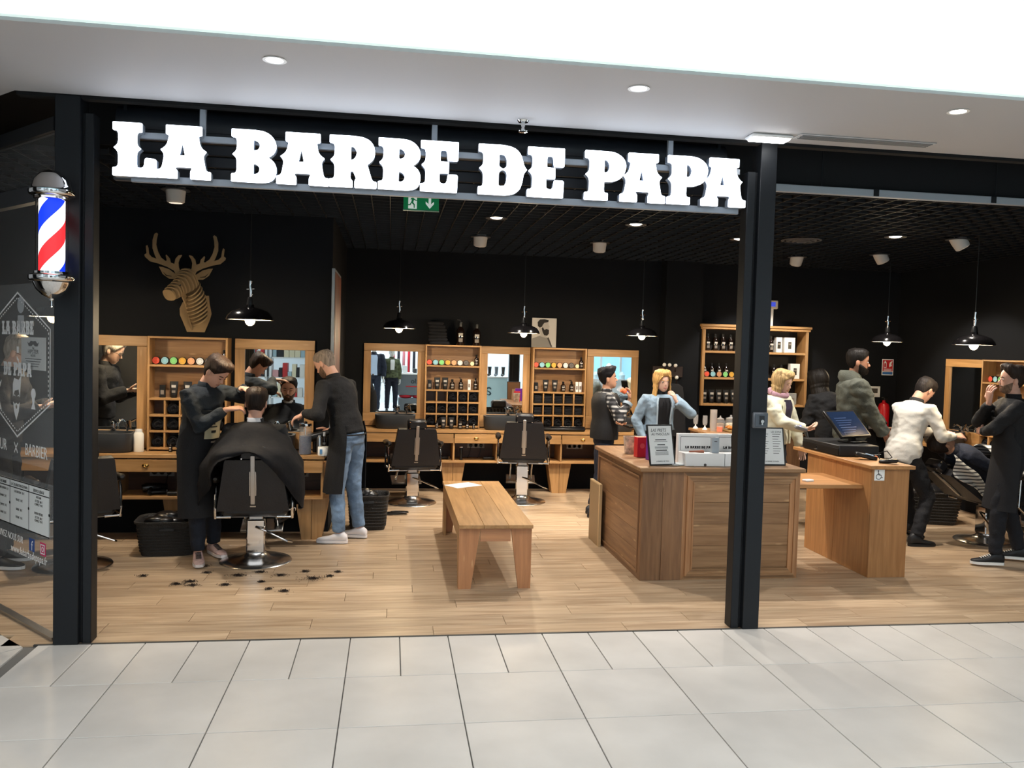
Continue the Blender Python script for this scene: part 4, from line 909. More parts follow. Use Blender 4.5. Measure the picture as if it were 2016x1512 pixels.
sl = cp([(345, 600), (400, 650), (465, 662), (465, 670), (395, 665)])
for s in (-1, 1):
    sh = .0 if s < 0 else .005
    f = lambda L_: [(-s*x, z) for x, z in L_]
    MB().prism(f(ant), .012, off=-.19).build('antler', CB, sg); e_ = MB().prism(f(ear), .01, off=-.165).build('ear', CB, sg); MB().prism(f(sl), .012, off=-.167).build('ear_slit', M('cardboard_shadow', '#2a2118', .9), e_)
for i in range(9):   # head: plates stacked towards the muzzle
    u = i/8; c = Vector((.035-.125*u**1.1, -.17-.17*u, -.03-.16*u)); w = .088-.03*u+.012*math.sin(u*9); h = .105-.05*u
    d = Vector((-.45, -.8, -.55)).normalized(); Q = d.to_track_quat('Y', 'Z').to_matrix().to_4x4()
    pl = [(w*math.copysign(abs(math.cos(a))**.75, math.cos(a)), h*math.copysign(abs(math.sin(a))**.75, math.sin(a))) for a in [2*PI*k/16 for k in range(16)]]
    MB().prism(pl, .016, Matrix.Translation(c) @ Q).build('head_slice', CB, sg)
for i in range(9):   # neck: tilted plates along the spine
    u = i/8; c = Vector((.07+.05*u, -.17+.06*u, -.13-.28*u)); Q = Matrix.Rotation(.75-.25*u, 4, 'X') @ Matrix.Rotation(-.5, 4, 'Y')
    pl = [(( .075+.03*math.sin(u*3))*math.cos(a), (.10-.02*u)*math.sin(a)) for a in [2*PI*k/18 for k in range(18)]]
    MB().prism([(x, z) for x, z in pl], .013, Matrix.Translation(c) @ Q @ Matrix.Rotation(PI/2, 4, 'X')).build('neck_slice', CB, sg)
MB().add([(.02, -.02, -.5), (.04, -.02, -.12), (.02, -.2, -.05), (-.02, -.24, -.2), (0, -.14, -.3), (.032, -.02, -.5), (.052, -.02, -.12), (.032, -.2, -.05), (-.008, -.24, -.2), (.012, -.14, -.3)], [(0, 1, 2, 3, 4), (9, 8, 7, 6, 5), (0, 5, 6, 1), (1, 6, 7, 2), (2, 7, 8, 3), (3, 8, 9, 4), (4, 9, 5, 0)]).build('spine_board', CB, sg)
MB().ell((-.008, -.325, -.105), (.009, .009, .009), 10, 8).build('eye', BLACK, sg)
# ---- portrait print, generic bearded profile
t = thing('portrait_print', 'grey portrait print of a bearded man in profile standing on the shelf unit', 'picture', (1.775, 5.36, 1.842))
MB().b2(-.16, .16, -.008, .008, 0, .375, .002).build('board', M('print_ground', '#c9c6c3', .7), t)
def pp(name, L_, m): pic(t, name, [L_], m, -.009, .001)
pp('jacket', [(-.158, .002), (.11, .002), (.09, .06), (.05, .12), (.0, .15), (-.04, .155), (-.1, .13), (-.155, .11)], M('print_jacket', '#8d8a88', .8)); 
pic(t, 'shirt', [[(.04, .12), (.06, .13), (.11, .01), (.09, .01)]], M('print_shirt', '#4a4846', .8), -.0098, .001)
pic(t, 'neck', [[(-.05, .14), (.03, .12), (.03, .2), (-.05, .22)]], M('print_skin', '#b4afab', .8), -.0098, .001)
pic(t, 'face', [[(-.06, .2), (-.03, .16), (.02, .17), (.05, .2), (.062, .235), (.055, .25), (.07, .262), (.056, .29), (.05, .33), (-.04, .34), (-.075, .29)]], M('print_skin'), -.0104, .001)
pic(t, 'beard', [[(-.035, .24), (-.02, .19), (.0, .155), (.04, .15), (.06, .175), (.062, .225), (.03, .235), (.0, .225), (-.02, .26)]], M('print_beard', '#2a2725', .8), -.011, .001)
pic(t, 'hair', [[(-.085, .27), (-.09, .32), (-.06, .355), (.0, .36), (.055, .35), (.05, .325), (.0, .315), (-.02, .29), (-.03, .265), (-.06, .25)]], M('print_beard'), -.011, .001)
# ---- tall framed picture on the return wall
t = thing('tall_poster', 'tall framed poster on the side wall behind the barber in jeans', 'poster', (-.733, 3.2, .8))
MB().b2(0, .03, -.37, .55, 0, 1.72, .003).build('frame', M('poster_edge', '#8a8f94', .4, .3), t)
MB().b2(.03, .034, -.34, .52, .03, 1.69).build('print', M('poster_print', '#6a3f31', .6, var=.5, vscale=4), t)
# ---- things standing on the shelf tops
bottle(I4, .69, 5.27, 1.838, 'tall brown pump bottle on top of the shelf, left of the pair', .29, .05, pump=True); bottle(I4, .895, 5.27, 1.838, 'tall brown bottle on top of the shelf, right of the pair', .27, .05)
t = thing('towel_pile', 'pile of folded black towels on top of the shelf unit', 'towels', (.42, 5.27, 1.838))
for k in range(7): MB().box((random.uniform(-.01, .01)-(k*.006), 0, .02+k*.041), (.25-.008*k, .16, .04), .016, R=Matrix.Rotation(random.uniform(-.06, .06), 4, 'Y')).build('towel', M('black_towel'), t)
# ---- left worktop
t = thing('talc_bottle', 'white plastic talc bottle beside the left basin', 'bottle', (-2.40, 2.70, .791))
MB().lathe([(0, 0), (.042, 0), (.045, .006), (.045, .16), (.034, .178), (.028, .18), (.028, .2), (0, .2)], 24, sx=1, sy=.7).build('body', M('talc_white', '#e9e4d8', .45), t); MB().lathe([(.03, .18), (.03, .205), (0, .205)], 20, sx=1, sy=.8).build('cap', WHITE, t)
t = thing('barbicide_jar', 'tall clear jar of blue disinfectant beside the seated customer', 'jar', (-.93, 2.62, .791))
MB().lathe([(0, 0), (.055, 0), (.058, .005), (.058, .24), (.05, .26), (.048, .26), (.054, .24), (.054, .006), (0, .006)], 28).build('jar', M('thin_glass', '#ffffff', .03, alpha=.09, spec=.8), t); MB().lathe([(0, .007), (.053, .007), (.053, .17), (0, .17)], 28).build('liquid', M('blue_liquid', '#06264f', .3, spec=.2), t)
MB().lathe([(.056, .26), (.058, .265), (.056, .285), (.02, .29), (.016, .3), (.0, .31)], 28).build('lid', CHROME, t); MB().cyl((0, 0, .05), (0, 0, .28), .004, n=8).build('basket_rod', CHROME, t)
t = thing('spray_can', 'slim silver spray can beside the blue disinfectant jar', 'can', (-.80, 2.60, .791)); MB().lathe([(0, 0), (.024, 0), (.025, .004), (.025, .15), (.02, .165), (.0, .165)], 20).build('can', BRUSH, t); MB().lathe([(.012, .165), (.012, .18), (0, .18)], 14).build('nozzle', WHITE, t)
t = thing('neck_strips', 'white roll of neck strips with blue print on the worktop edge', 'roll', (-.695-.06, 2.575, .791)); MB().lathe([(.015, 0), (.055, 0), (.057, .004), (.057, .075), (.055, .078), (.015, .078), (.015, 0)], 28, cap=False).build('roll', PAPER, t); MB().b2(-.035, -.012, -.0585, -.05, .018, .06).build('blue_print', M('blue_print', '#5d8fc0', .6), t)
bottle(I4, -.765, 2.70, .791, 'slender bottle with pale cap behind the neck strip roll', .2, .022, cap=WHITE)
for x, l in ((-1.62, 'dark pump bottle right of the left shelf unit, first'), (-1.55, 'dark pump bottle right of the left shelf unit, second')): bottle(I4, x, 2.66, .791, l, .14, .028, pump=True)
t = thing('hair_dryer', 'black hair dryer with cord behind the barber in jeans', 'hair dryer', (-.86, 2.80, .791)); MB().tube([(-.06, 0, .13), (.0, 0, .14), (.09, 0, .17), (.13, 0, .185)], [.04, .045, .035, .028], 14).build('barrel', BLKPL, t); MB().tube([(.0, 0, .13), (.0, .0, .0)], [.02, .018], 10).build('handle', BLKPL, t)
# ---- sockets, clippers and dryers in the open bays
def socket(x, y, z, lab, plugs=(1,), n=3):
    t = thing('socket_panel', lab, 'socket', (x, y, z), group='triple wall sockets')
    MB().b2(-.033*n-.01, .033*n+.01, -.012, 0, -.036, .036, .003).build('plate', M('socket_grey', '#9a9a98', .5), t)
    for k in range(n):
        xx = (k-(n-1)/2)*.066; MB().lathe([(.022, 0), (.024, .003), (.02, .003), (.018, -.004), (0, -.004)], 20, T=Matrix.Translation((xx, -.012, 0)) @ Matrix.Rotation(PI/2, 4, 'X')).build('socket', M('socket_dark', '#6d6d6c', .5), t)
        if k in plugs:
            p = MB().lathe([(.018, 0), (.02, .02), (.012, .035), (0, .035)], 14, T=Matrix.Translation((xx, -.014, 0)) @ Matrix.Rotation(PI/2, 4, 'X')).build('plug', BLKPL, t)
            MB().tube([(xx, -.045, 0), (xx-.005, -.06, -.03), (xx-.02, -.055, -.1), (xx-.05, -.07, -.155)], .004, 6).build('plug_cord', BLKPL, p)
socket(-2.25, 2.914, .575, 'grey triple socket under the drawer left of the front barber', (2,)); socket(-1.03, 2.914, .575, 'grey triple socket beside the cape of the customer', (0, 2))
socket(.93, 5.364, .565, 'grey triple socket with two plugs behind the bench', (0, 2)); socket(.27, 5.364, .565, 'grey triple socket behind the left empty chair', (0,)); socket(2.22, 5.364, .565, 'empty grey triple socket left of the plaid shirt man', ()); socket(1.62, 5.364, .565, 'grey triple socket behind the right empty chair', ())
def clipper(x, y, z, lab, rz=0, up=False):
    t = thing('clipper', lab, 'clipper', (x, y, z), rz, 'hair clippers under the worktops')
    T = Matrix.Identity(4) if up else Matrix.Translation((0, 0, .02)) @ Matrix.Rotation(PI/2, 4, 'Y')
    MB().tube([(0, 0, .0), (0, 0, .06), (0, 0, .13), (0, 0, .15)], [.02, .02, .023, .018], 12, T=T).build('body', BLKPL, t); MB().box((0, 0, .158), (.04, .012, .018), .002, T).build('blade', CHROME, t)
clipper(-2.3, 2.65, .411, 'black clipper lying left under the drawer beside the basket', .3); clipper(-2.12, 2.60, .411, 'black clipper tray item under the drawer beside the basket', .05); clipper(.72, 5.1, .411, 'black clipper standing upright behind the bench', 0, True); clipper(1.0, 5.12, .411, 'black clipper lying behind the bench', .1); clipper(.42, 5.12, .411, 'black clipper lying beside the left empty chair', .2)
t = thing('leather_case', 'black leather tool roll with white lettering on the central worktop', 'tool roll', (2.0, 5.05, .7915), .03)
MB().b2(-.26, .28, -.06, .07, 0, .05, .02).build('roll', LEATHER, t); MB().box((.05, 0, .054), (.44, .1, .008), .003).build('flap', LEATHER, t)
for k in range(6): MB().b2(-.04+k*.035, -.02+k*.035, -.02, .0, .058, .0588).build('lettering', WPRINT, t)
for x in (-.2, 0): pass
bottle(I4, 1.53, 5.08, .791, 'black pump dispenser right of the second central mirror, first', .14, .03, pump=True); bottle(I4, 3.0, 5.1, .791, 'black pump bottle by the mirror behind the plaid shirt', .17, .035, pump=True)
t = thing('hair_dryer', 'black hair dryer lying under the drawer left of the front barber', 'hair dryer', (-2.28, 2.72, .411), .4); MB().tube([(-.09, 0, .05), (-.05, 0, .055), (.05, 0, .055), (.12, 0, .05)], [.035, .045, .04, .03], 14).build('barrel', M('black_gloss', '#101012', .2), t); MB().tube([(-.02, -.02, .05), (-.05, -.14, .03)], [.02, .018], 10).build('handle', M('black_gloss'), t)
b = MB(); b.tube([(.14*(1-.3*k/40)*math.cos(k*.55)+.002*k, .05*math.sin(k*.55), .006+.0006*k) for k in range(45)], .006, 6); tag(b.build('cable', BLKPL, None, 60, (-.12, 3.75, .001)), 'coil of black cable on the floor beside the left empty chair', 'cable')
# ---- on the reception counter
def frame_stand(loc, rz, lab, w, h, tilt=.25):
    t = thing('menu_frame', lab, 'menu', loc, rz); R = Matrix.Rotation(-tilt, 4, 'X')
    MB().b2(-w/2, w/2, 0, .012, 0, h, .002, R).build('frame', BLKPL, t); MB().b2(-w/2+.012, w/2-.012, -.001, 0, .012, h-.012, 0, R).build('sheet', PAPER, t)
    MB().b2(-w/2+.01, w/2-.01, .012, .014, .01, h-.01, 0, R).build('backing', M('mdf_brown', '#7a5637', .8), t)
    top = R @ Vector((0, .014, h*.6)); MB().add([(-.03, top.y, top.z), (.03, top.y, top.z), (.03, top.y+.1, .003), (-.03, top.y+.1, .003), (-.03, top.y+.006, top.z), (.03, top.y+.006, top.z), (.03, top.y+.106, .003), (-.03, top.y+.106, .003)], [(0, 1, 2, 3), (7, 6, 5, 4), (0, 4, 5, 1), (2, 6, 7, 3), (1, 5, 6, 2), (0, 3, 7, 4)]).build('easel_leg', M('mdf_brown'), t)
    return t, R
def sheet_text(t, R, s, size, x, z, mat=INK, sx=1, shear=0): flat('lettering', text_mesh(s, size, .0006, 'CENTER', sx=sx, shear=shear), mat, t, R @ Matrix.Translation((x, -.0015, z)) @ UP)
t, R = frame_stand((2.02, 1.26, TOPZ), .2, 'tilted black-framed card with handwritten title at the counter corner', .235, .335)
sheet_text(t, R, 'LAS PRETS', .036, -.015, .275, shear=.3, sx=.85); sheet_text(t, R, 'AU MASCULIN', .03, 0, .245, shear=.3, sx=.85)
for z, w in ((.205, .05), (.165, .035), (.12, .05)): MB().b2(-w, w, -.0018, -.001, z, z+.007, 0, R).build('text_line', INK, t)
for z in (.192, .15, .142, .134, .108, .1, .092, .084): MB().b2(-.06, .06, -.0018, -.001, z, z+.003, 0, R).build('text_line', GRY, t)
gprint2 = sheet_text(t, R, 'LA BARBE DE PAPA', .014, 0, .03)
t, R = frame_stand((2.975, 1.30, TOPZ), -.03, 'black-framed price list right of the post on the counter', .235, .32)
for cx in (-.05, .055):
    for k in range(9): MB().b2(cx-.04, cx+.03-.01*(k % 3), -.0018, -.001, .26-k*.02, .264-k*.02, 0, R).build('text_line', GRY if k else INK, t)
sheet_text(t, R, 'LES SOINS', .02, .05, .275); sheet_text(t, R, 'LA BARBE DE PAPA', .014, 0, .03)
def gift(x, lab):
    t = thing('gift_box', lab, 'gift box', (x, 1.26, TOPZ), group='open white gift boxes')
    MB().b2(-.17, .17, -.04, .13, 0, .105, .003).build('tray', WHITE, t)
    MB().b2(-.17, .17, .135, .19, .0, .245, .003).build('lid', WHITE, t)
    for z0, z1, x0, x1 in ((.22, .223, -.15, .15), (.11, .223, -.15, -.147), (.11, .223, .147, .15)): MB().b2(x0, x1, .1335, .135, z0, z1).build('lid_line', GRY, t)
    flat('lettering', slab_text('LA BARBE DE PAPA', .02, .0008, sx=.95), INK, t, Matrix.Translation((.02, .1335, .125)) @ UP)
    MB().lathe([(.012, 0), (.012, .0012), (0, .0012)], 14, T=Matrix.Translation((.0, -.04, .012)) @ Matrix.Rotation(PI/2, 4, 'X')).build('thumb_notch', GRY, t)
gift(2.36, 'open white gift box left of the door post on the counter'); gift(2.69, 'open white gift box hidden mostly by the door post')
BRWN = M('brush_wood', '#9a5b43', .45)
t = thing('beard_comb', 'brown wooden comb lying on the left gift box', 'comb', (2.30, 1.27, TOPZ+.106)); MB().tube([(-.06, 0, .008), (-.01, .0, .01), (.05, 0, .01), (.065, 0, .008)], [.006, .007, .013, .009], 10).build('comb', BRWN, t)
t = thing('aftershave_carton', 'grey carton standing on the left gift box', 'box', (2.455, 1.27, TOPZ+.106)); MB().b2(-.03, .03, -.02, .02, 0, .125, .001).build('carton', M('carton_grey', '#9fa5aa', .4, .3), t); MB().b2(-.012, .012, -.0208, -.02, .09, .098).build('label_print', GRY, t)
tube_(I4, 2.62, 1.26, TOPZ+.106, 'black tube standing on the hidden gift box', .145, .032)
t = thing('beard_brush', 'dark-bristled brown brush standing beside the black tube', 'brush', (2.71, 1.27, TOPZ+.106)); MB().tube([(0, 0, 0), (0, 0, .06), (0, 0, .08), (.0, 0, .13)], [.008, .007, .013, .011], 10).build('handle', BRWN, t); MB().ell((0, -.008, .1), (.013, .012, .032), 12, 8).build('bristles', M('bristles', '#2a1a14', .9, bump=1, bscale=200), t)
t = thing('magazines', 'loose magazines lying behind the tilted card', 'magazines', (2.18, 1.30, TOPZ)); 
for k in range(3): MB().box((.02*k, .01*k, .002+.004*k), (.2, .14, .0035), 0, R=Matrix.Rotation(-.2+.25*k, 4, 'Z')).build('magazine', (M('mag_a', '#8a7b60', .4, var=.4, vscale=20), PAPER, M('mag_b', '#b7c0c4', .4, var=.3, vscale=20))[k], t)
t = thing('popcorn_cup', 'pale striped cup at the back of the counter corner', 'cup', (1.96, 2.0, TOPZ)); MB().lathe([(0, 0), (.042, 0), (.045, .005), (.06, .155), (.058, .155), (.04, .01), (0, .01)], 24).build('cup', M('cup_pale', '#c7b3a3', .5, var=.5, vscale=30), t)
t = thing('red_box', 'red cardboard sweet box left of the purple one', 'box', (2.0, 1.78, TOPZ), .1); MB().b2(-.055, .055, -.04, .04, 0, .175, .002).build('carton', M('red_card', '#c2242b', .4), t); MB().b2(.025, .045, -.0412, -.04, .01, .035).build('label_print', WPRINT, t); pic(t, 'red_swirl', [circ(-.01, .1, .022)], M('red_pale', '#de5a55', .5), -.041)
t = thing('purple_box', 'purple chocolate box with white lettering on the counter', 'box', (2.06, 1.6, TOPZ), .1); MB().b2(-.065, .065, -.04, .04, 0, .215, .002).build('carton', M('purple_card', '#6b2a8c', .35), t)
flat('lettering', text_mesh('Quality', .035, .001), WPRINT, t, Matrix.Translation((0.0, -.0408, .15)) @ UP); flat('lettering', text_mesh('Street', .035, .001), WPRINT, t, Matrix.Translation((0.0, -.0408, .12)) @ UP)
for k, c in enumerate(('#e08a2e', '#c2242b', '#d0b13c')): pic(t, 'sweet', [circ(-.03+.03*k, .05+.012*(k % 2), .016)], M('sweet_'+str(k), c, .4), -.041)
t = thing('leaning_board', 'plain plywood board leaning against the left side of the counter', 'board', (1.765, 2.45, 0)); MB().b2(0, .028, -.16, .18, 0, .57, .002).build('board', M('plywood_face', '#9b8260', .6), t); MB().b2(.0, .028, -.185, -.16, 0, .58, .002).build('edge_strip', M('plywood_edge', '#cdb185', .6), t); MB().b2(0, .028, -.16, .18, .57, .58).build('edge_strip', M('plywood_edge'), t)
# ---- on the cash counter
t = thing('cash_box', 'wide black metal cash box with hanging keys under the till screen', 'cash box', (3.97, 2.0, CT), .0)
MB().b2(-.19, .19, -.33, .33, .004, .1, .006).build('body', M('till_black', '#191a1c', .45, bump=.1, bscale=300), t); MB().b2(-.196, -.19, -.32, .32, .012, .07).build('drawer_front', BLKPL, t)
MB().cyl((-.2, .05, .045), (-.194, .05, .045), .01, n=12).build('lock', CHROME, t); MB().lathe([(.012, -.002), (.014, 0), (.012, .002), (.009, 0), (.012, -.002)], 14, cap=False, c=(-.205, .05, .025)).build('key', CHROME, t)
t = thing('till_screen', 'black tilted touch-screen till on the cash box', 'till', (4.06, 1.92, CT+.1005), .42)
MB().b2(-.1, .1, -.08, .1, 0, .02, .006).build('stand_base', BLKPL, t); MB().box((0, .03, .07), (.07, .04, .12), .006, R=Matrix.Rotation(-.4, 4, 'X')).build('stand_neck', BLKPL, t)
R = Matrix.Translation((0, -.04, .06)) @ Matrix.Rotation(-.75, 4, 'X')
MB().b2(-.22, .22, 0, .03, 0, .31, .006, R).build('screen_housing', BLKPL, t); MB().b2(-.2, .2, -.0012, 0, .02, .29, 0, R).build('display', M('till_display', '#1d2b45', .15, emit=.25), t)
for k in range(7): MB().b2(-.15, .02+.03*(k % 3), -.002, -.001, .05+k*.027, .056+k*.027, 0, R).build('display_line', M('till_text', '#3d5278', .3, emit=.25), t)
t = thing('barcode_scanner', 'grey hand scanner with blue light behind the cash box', 'scanner', (3.84, 2.41, CT)); MB().lathe([(0, 0), (.04, 0), (.03, .012), (.0, .012)], 18).build('foot', BLKPL, t); MB().tube([(.06, 0, .0), (.03, 0, .09), (.0, 0, .17)], [.012, .012, .018], 10).build('handle', M('scanner_grey', '#5a5c5e', .4), t); MB().box((-.04, 0, .18), (.13, .05, .04), .012, R=Matrix.Rotation(.3, 4, 'Y')).build('head', M('scanner_light', '#8a8c8e', .4), t); MB().ell((-.05, -.01, .205), (.007, .007, .005), 8, 6).build('indicator', M('blue_led', '#2a40ff', .3, emit=6), t)
t = thing('card_terminal', 'black card terminal with lit display lying on the cash counter', 'card terminal', (3.93, 1.50, CT), 1.2); MB().box((0, 0, .03), (.08, .18, .035), .01, R=Matrix.Rotation(.22, 4, 'X')).build('body', BLKPL, t); MB().box((0, -.03, .045), (.06, .06, .004), 0, R=Matrix.Rotation(.22, 4, 'X')).build('display', M('terminal_display', '#8fa6c4', .3, emit=.3), t); MB().box((0, -.085, .03), (.06, .015, .012), .002).build('card', M('card_orange', '#d0764a', .5), t)
t = thing('phone_cradle', 'small black payment reader with curled cord at the front of the cash counter', 'card terminal', (3.99, 1.26, CT), .9); MB().box((0, 0, .02), (.07, .15, .03), .01, R=Matrix.Rotation(-.12, 4, 'X')).build('body', BLKPL, t); MB().box((0, -.03, .036), (.055, .06, .003), 0).build('keypad', M('keypad_grey', '#6b7078', .4), t); MB().tube([(0, .07, .03), (.02, .08, .08), (.04, .02, .1), (.05, -.02, .05), (.05, .03, .015)], .005, 6).build('cord', BLKPL, t)
tag(MB().box((0, 0, .0015), (.1, .2, .003), 0, R=Matrix.Rotation(-.1, 4, 'X')).build('receipt_pad', PAPER, None, 0, (4.10, 1.75, CT+.012), .5), 'white paper sheet sticking out behind the till', 'paper')
t = thing('accessibility_sticker', 'white wheelchair sticker on the front of the cash counter', 'sticker', (3.835, 1.1395, .855)); MB().b2(-.045, .045, -.0012, 0, -.045, .045).build('label', PAPER, t)
arc = [(-.008+.024*math.cos(a), -.014+.024*math.sin(a)) for a in [PI*.6+k*PI*1.35/16 for k in range(17)]]; arci = [(-.008+.019*math.cos(a), -.014+.019*math.sin(a)) for a in [PI*.6+k*PI*1.35/16 for k in range(17)]][::-1]
pic(t, 'wheel', [arc+arci], INK, -.002); pic(t, 'figure', [circ(-.012, .034, .006), [(-.016, .026), (-.009, .026), (-.008, .012), (.006, .011), (.006, .006), (-.007, .006), (-.006, -.002), (.012, -.003), (.02, -.026), (.03, -.022), (.028, -.018), (.022, -.02), (.015, .003), (-.012, .004)]], INK, -.002)
# ---- food table behind the counter
FT = .92
t = thing('buffet_table', 'oak buffet table with food under the product shelf', 'table', (3.42, 3.8, 0)); MB().b2(-.02, 1.15, -.02, .6, FT-.03, FT, .004).build('top_board', W2, t)
for k in range(4): MB().b2(.0, .02, .02+k*.14, .16+k*.14-.0015, 0, FT-.03).build('side_board', W2z, t)
for k in range(7): MB().b2(.02+k*.157, .02+(k+1)*.157-.0015, 0, .02, 0, FT-.03).build('front_board', W2z, t)
MB().b2(1.1, 1.12, .02, .58, 0, FT-.03).build('side_panel', W2z, t)
THIN = M('thin_glass')
def flute(x, y, lab):
    t = thing('flute_glass', lab, 'glass', (x, y, FT), group='plastic flutes'); MB().lathe([(.024, .05), (.03, .09), (.028, .165), (.026, .165), (.028, .09), (.02, .055)], 18).build('bowl', THIN, t); MB().lathe([(0, 0), (.032, 0), (.03, .006), (.008, .03), (.006, .05), (.0, .05)], 18).build('foot', M('flute_foot', '#e8dfd2', .4), t)
flute(3.46, 4.32, 'clear flute glass with white foot, leftmost on the buffet'); flute(3.53, 4.2, 'clear flute glass with white foot beside the cup tower')
t = thing('cup_tower', 'tall stack of clear plastic cups on the buffet corner', 'cups', (3.56, 4.02, FT)); 
for k in range(9): MB().lathe([(.034, 0), (.042, .09), (.04, .09), (.032, .003)], 18, c=(0, 0, .02*k)).build('cup', M('cup_plastic', '#d8cfc6', .2, alpha=.3), t)
t = thing('juice_cup', 'small cup of orange juice at the buffet edge', 'cup', (3.59, 3.9, FT)); MB().lathe([(.033, 0), (.038, .07), (.036, .07), (.031, .004), (0, .004)], 18).build('cup', THIN, t); MB().lathe([(0, .005), (.031, .005), (.035, .06), (0, .06)], 18).build('juice', M('orange_juice', '#f06a14', .25), t)
def jar(x, y, lab, fillc, r=.06, h=.13):
    t = thing('glass_jar', lab, 'jar', (x, y, FT), group='glass jars on the buffet'); MB().lathe([(0, 0), (r, 0), (r*1.04, .006), (r*1.04, h*.8), (r*.8, h), (r*.77, h), (r*.98, h*.8), (r*.98, .008), (0, .008)], 24).build('jar', THIN, t); MB().lathe([(0, .009), (r*.94, .009), (r*.94, h*.55), (r*.6, h*.62), (0, h*.64)], 20).build('contents', M('jar_'+fillc[1:], fillc, .7, bump=1, bscale=60, var=.3, vscale=40), t); MB().lathe([(r*.84, h), (r*.86, h*1.05), (r*.3, h*1.16), (r*.12, h*1.2), (r*.2, h*1.3), (0, h*1.36)], 20).build('lid', M('jar_lid', '#d8d8d8', .08, .6), t)
jar(3.74, 4.25, 'glass jar of brown biscuits at the back of the buffet', '#8a6a48', .055, .12); jar(3.86, 4.22, 'glass jar of cream sweets beside the green bottle', '#d8d0b4', .07, .13); jar(4.62-.16, 4.2, 'tall lidded glass jar behind the oranges', '#b9a98c', .06, .15)
t = thing('syrup_bottle', 'dark bottle with yellow cap and yellow-green label on the buffet', 'bottle', (4.03, 4.18, FT)); MB().lathe([(0, 0), (.05, 0), (.052, .006), (.052, .14), (.04, .18), (.024, .2), (.024, .215), (0, .215)], 24).build('body', M('bottle_dark_green', '#1a2416', .12), t); MB().lathe([(.0525, .02), (.0525, .12)], 24, cap=False).build('label', M('label_yellow', '#b9b52e', .5), t); MB().lathe([(.027, .215), (.027, .245), (0, .245)], 16).build('cap', M('cap_yellow', '#d9c21f', .4), t)
t = thing('pastry_tray', 'flat basket tray of golden croissants on the buffet', 'tray', (3.9, 3.95, FT)); MB().b2(-.22, .22, -.1, .1, 0, .025, .008).build('tray', M('tray_wicker', '#9a7c4a', .7, bump=1, bscale=150), t); tray = t
CRO = M('croissant', '#c8803a', .5, var=.35, vscale=30)
for k in range(9):
    x, y = 3.9-.17+(k % 5)*.085, 3.9+(k//5)*.085; b = MB(); pts = [(math.cos(a)*.035, math.sin(a)*.03-.015, .0) for a in [-.3+i*(PI+.6)/8 for i in range(9)]]; b.tube(pts, [.006, .012, .018, .022, .024, .022, .018, .012, .006], 10)
    tag(b.build('croissant', CRO, None, 60, (x, y, FT+.049), random.uniform(0, 6)), f'golden croissant, {ordn[k % 5]} from the left in the {("front", "back")[k//5]} row of the tray', 'croissant', 'croissants on the tray')
ORG = M('orange_skin', '#e08a3a', .5, bump=.3, bscale=200)
t = thing('fruit_platter', 'dark platter at the right end of the buffet', 'platter', (4.42, 3.98, FT)); MB().lathe([(0, 0), (.1, 0), (.13, .015), (.127, .017), (.1, .004), (0, .004)], 28).build('platter', BLKPL, t)
for k, (dx, dy, dz) in enumerate(((-.06, -.03, 0), (.02, -.05, 0), (.06, .02, 0), (-.02, .04, 0), (0, -.005, .055))): tag(MB().ell((0, 0, .038), (.036, .036, .034), 16, 10).build('orange', ORG, None, 60, (4.42+dx, 3.98+dy, FT+.005+dz)), f'{("left", "front", "right", "rear", "topmost")[k]} orange mandarin on the dark platter beside the cream jacket', 'orange', 'mandarins on the platter')
# ---- wall bits
t = thing('fire_notice', 'red and white fire extinguisher notice on the right back wall', 'sign', (6.61, 5.395, 1.70)); MB().b2(-.085, .085, -.004, 0, -.11, .11).build('plate', WPRINT, t); MB().b2(-.075, .075, -.005, -.004, -.055, .1).build('red_field', M('sign_red', '#c4262d', .5), t); MB().b2(-.075, .075, -.005, -.004, -.1, -.065).build('blue_field', M('sign_blue', '#3a6fb0', .5), t)
pic(t, 'extinguisher_symbol', [[(-.06, -.01), (-.02, -.01), (-.02, .06), (-.03, .075), (-.03, .088), (-.05, .088), (-.05, .075), (-.06, .06)], [(-.053, .0), (-.053, .055), (-.027, .055), (-.027, .0)]], WPRINT, -.0055); pic(t, 'flame_symbol', [[(.02, .0), (.06, .02), (.05, .045), (.068, .09), (.03, .07), (.02, .04)]], WPRINT, -.0055)
for k in range(2): MB().b2(-.06, .06, -.0056, -.005, -.03-.018*k, -.022-.018*k).build('text_line', WPRINT, t)
t = thing('thermostat', 'white wall switch frame behind the bearded man', 'switch', (6.42, 5.395, 1.36)); MB().b2(-.09, .09, -.012, 0, -.075, .075, .003).build('frame', WHITE, t); MB().b2(-.06, .05, -.014, -.012, -.02, .045).build('insert', M('switch_insert', '#4a4640', .5), t)
t = thing('fire_extinguisher', 'red fire extinguisher on the back wall behind the white shirt', 'extinguisher', (6.52, 5.3, .75)); MB().lathe([(0, 0), (.07, 0), (.075, .02), (.075, .4), (.06, .45), (.02, .47), (.02, .5), (0, .5)], 24).build('cylinder', M('extinguisher_red', '#b8141c', .3), t); MB().b2(-.03, .03, -.05, .02, .5, .54, .006).build('valve', BLKPL, t); MB().b2(-.03, .03, .07, .1, .2, .3).build('wall_bracket', STEEL, t)
t = thing('coat_rack', 'dark coat rack with white knobs and hanging clothes behind the blonde woman', 'coat rack', (3.36, 5.18, 0))
MB().b2(-.18, .22, -.03, -.002, 1.5, 1.64, .004).build('rail', M('rack_dark', '#2a1d19', .5), t)
for x, z in ((-.05, 1.66), (.02, 1.66), (.1, 1.655), (.12, 1.5)): MB().tube([(x+.02, -.03, z-.08), (x, -.08, z-.02)], .008, 6).build('peg', M('rack_dark'), t); MB().ell((x, -.085, z), (.024, .024, .024), 14, 10).build('knob', WHITE, t)
rg = []
